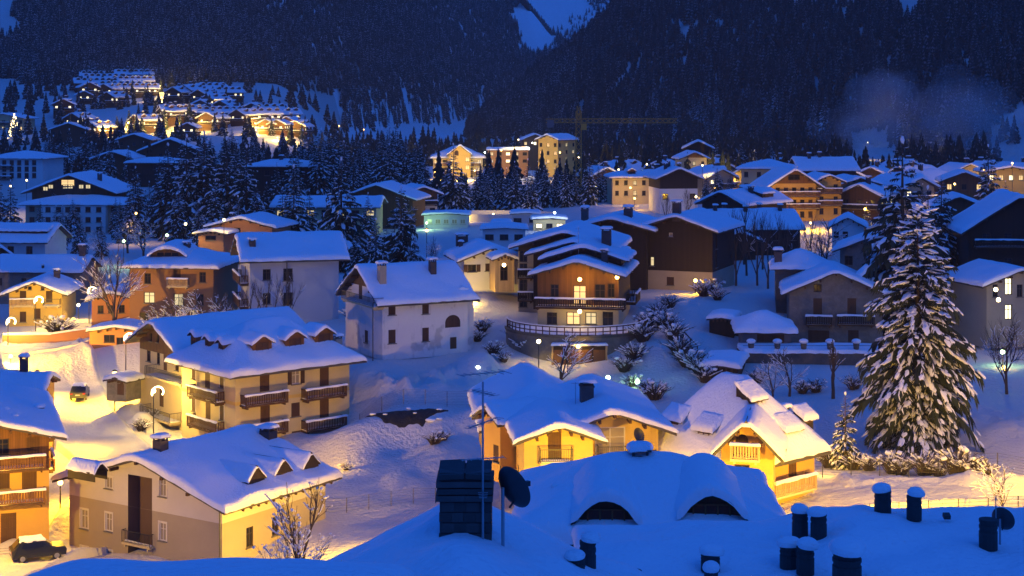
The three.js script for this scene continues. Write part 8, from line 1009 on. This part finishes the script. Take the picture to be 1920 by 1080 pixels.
// ---------------------------------------------------------------- hillside village
{
  const protoBlock = (name, W, L, E, wall, dormers, lit, label, group, cat) => {
    const g = new THREE.Group(); g.name = name; tag(g, label, cat, group);
    const v = { x: 0, z: 0, yaw: 0, W, L, E, g: -3, pitch: 26, wall, oe: 1.2, og: 1.0, snow: 0.6, step: 1.3, seed: 3, beams: 0, holes: [], balconies: [], dormers: [], chimneys: [{ x: 1, z: L * 0.2, w: 0.9, h: 1.8 }] };
    const rnd = mulberry(W * 31 + L); const rows = Math.max(1, Math.floor(E / 3));
    for (const face of ['f', 'r']) { const half = face === 'f' ? W / 2 : L / 2, n = Math.max(2, Math.round(half * 2 / 3.2)); for (let r = 0; r < rows; r++) for (let k = 0; k < n; k++) { const u = -half + (k + 0.5) * half * 2 / n, y = E - 1.5 - r * 3; v.holes.push({ face, u0: u - 0.6, u1: u + 0.6, y0: y - 0.65, y1: y + 0.65, style: rnd() < lit ? 'plain bright' : 'plain dark' }); } if (E > 4) v.balconies.push({ face, u0: -half + 0.2, u1: half - 0.2, y: E - 2.9, depth: 1.1, style: 'dark' }); }
    for (let k = 0; k < dormers; k++) v.dormers.push({ face: 'r', u: -L / 2 + (k + 0.5) * L / dormers, inset: 1.2, w: 1.8, h: 0.9, style: 'gable' });
    volume(g, { x: 0, y: 0, z: 0 }, v); return g;
  };
  const A = protoBlock('terraced_block', 9, 22, 5.2, 'darkWood', 7, 0.35, 'Long dark terraced block with a row of roof dormers in the hillside village', 'terraced blocks on the hillside', 'apartment block');
  const Bc = protoBlock('hillside_chalet', 9, 10, 5.4, 'wood', 2, 0.4, 'Small dark chalet in the lamplit hillside village', 'chalets on the hillside', 'chalet');
  const Cc = protoBlock('hillside_lodge', 8, 15, 5.6, 'darkWood', 4, 0.7, 'Lodge with rows of lit windows at the hillside village edge', 'lodges on the hillside', 'lodge');
  const Dc = protoBlock('orange_lit_chalet', 7, 8, 4.6, 'warmWood', 0, 1, 'Small chalet glowing orange in the hillside village', 'glowing chalets on the hillside', 'chalet');
  const put = (p, px, d, turn, dy = 0) => { const x = (px - 960) / 3000 * d, z = -d; const c = copyOf(p, null, x, surface(x, z) - 0.2 + dy, z, turn); return c; };
  for (const [px, d, t] of [[190, 905, -1.35], [255, 905, -1.35], [195, 880, -1.3], [248, 878, -1.3], [180, 852, -1.2], [225, 852, -1.2], [255, 850, -1.2], [345, 745, -1.1], [410, 750, -1.2]]) put(A, px, d, t);
  for (const [px, d, t] of [[205, 835, -0.3], [165, 830, 0.4], [215, 800, -0.5], [272, 728, -0.8], [325, 742, -0.9], [338, 800, -0.5], [360, 805, -0.6], [385, 800, -0.5], [405, 790, -0.7], [375, 765, 0.2], [440, 755, -0.3], [460, 740, -0.6], [120, 760, 0.2], [150, 735, -0.4], [185, 720, -0.6], [425, 770, -0.4], [560, 730, -0.2], [470, 765, 0.2], [400, 730, -0.4]]) put(Bc, px, d, t);
  for (const [px, d, t] of [[495, 745, -1.2], [530, 755, -1.1], [505, 765, -1.2], [395, 820, -0.9], [425, 815, -0.9]]) put(Cc, px, d, t);
  for (const [px, d, t] of [[505, 712, -0.2], [525, 712, -0.2], [157, 812, 0.3], [633, 690, -0.3], [355, 712, 0], [545, 745, -0.3]]) put(Dc, px, d, t);
  // more roofs packed across the valley floor
  const Ec = protoBlock('valley_chalet', 9, 11, 5.6, 'wood', 0, 0.25, 'Small snowy-roofed chalet packed on the valley floor below the right forest', 'chalets on the valley floor', 'chalet');
  const Fc = protoBlock('valley_house', 8, 13, 6.2, 'tan', 2, 0.3, 'Plain tan house with dormered snowy roof on the valley floor', 'plain houses on the valley floor', 'house');
  [[1125, 480, 0.3], [1165, 520, -0.9], [1205, 500, 0.2], [1245, 540, -0.4], [1335, 530, 0.3], [1420, 470, -0.8], [1452, 540, 0.2], [1545, 500, -1.1], [1575, 450, 0.2], [1640, 455, -0.4], [1690, 500, 0.3], [1715, 450, -1.0], [1800, 470, 0.2], [1838, 440, -0.6], [1905, 450, 0.3], [1625, 350, -0.5], [1690, 360, 0.4], [1730, 400, -0.9], [1240, 440, -1.1], [1330, 450, 0.4]].forEach(([px, d, t], i) => put(i % 3 === 1 ? Fc : Ec, px, d, t));
  // loose firs and bare trees around the lanes
  const rnd = mulberry(71), spots = [];
  for (let k = 0; k < 420; k++) { const a = -0.34 + 0.26 * rnd(), D = 560 + 420 * rnd(), x = a * D, z = -D; spots.push([x, surface(x, z) - 0.2, z, 5 + 7 * rnd(), 0.9 + 0.5 * rnd(), rnd() * 6.28]); }
  forest('hillside_trees', 'Scattered dark trees between the lanes of the hillside village', forestTree(8, 0.3), spots);
}
// fir strung with lights by the distant hotel
{
  const x = -214.5, z = -690, c = FIR[1].clone(); c.name = 'lit_christmas_fir'; c.scale.setScalar(1.1); c.position.set(x, surface(x, z), z); tag(c, 'Fir strung with golden lights beside the distant pale hotel', 'tree'); scene.add(c);
  const F = new Faces(), rnd = mulberry(3); for (let k = 0; k < 90; k++) { const f = rnd(), t = rnd() * 6.28, r = 2.6 * f + 0.2; F.add(once('spark', () => new THREE.OctahedronGeometry(0.16)), T(Math.cos(t) * r, 9.6 * (1 - f) + 0.4, Math.sin(t) * r)); }
  stuffPart(c, 'fairy_lights', F.geometry(), M.starLight);
}
// drifting powder from the snow machines, lit by the slope lights: soft nested puffs
function mist(label, x, y, z, r, n, seed) {
  const g = thing('snow_mist', label, 'mist', x, y, z), rnd = mulberry(seed); g.userData.kind = 'stuff';
  for (let k = 0; k < n; k++) {
    const s = new THREE.SphereGeometry(1, 20, 14), p = s.attributes.position, q = r * (0.25 + 0.75 * (k + 1) / n);
    for (let i = 0; i < p.count; i++) { const w = 1 + 0.6 * noise(p.getX(i) * 1.6 + k * 3, p.getY(i) * 1.6 + p.getZ(i) * 1.2 + seed); p.setXYZ(i, p.getX(i) * w * q, p.getY(i) * w * q * 0.75, p.getZ(i) * w * q * 0.8); }
    s.computeVertexNormals(); part(g, 'puff', s, MIST, T((rnd() - 0.5) * r * 0.5, (rnd() - 0.3) * r * 0.4, (rnd() - 0.5) * r * 0.5));
  }
}
const MIST = mat('snow_powder', [0.85, 0.87, 0.9], { transparent: true, opacity: 0.028, depthWrite: false });
mist('Pale powder mist drifting round the upper ski slope light', 166, 22, -742, 17, 11, 3);
mist('Wide powder mist drifting before the right forest', 212, 24, -738, 24, 11, 8);
mist('Thin powder mist at the edge of the right forest', 178, 38, -760, 16, 9, 5);
scene.fog = new THREE.FogExp2(new THREE.Color(0.92, 0.94, 0.96), 0.00011);

renderer.render(scene, camera);
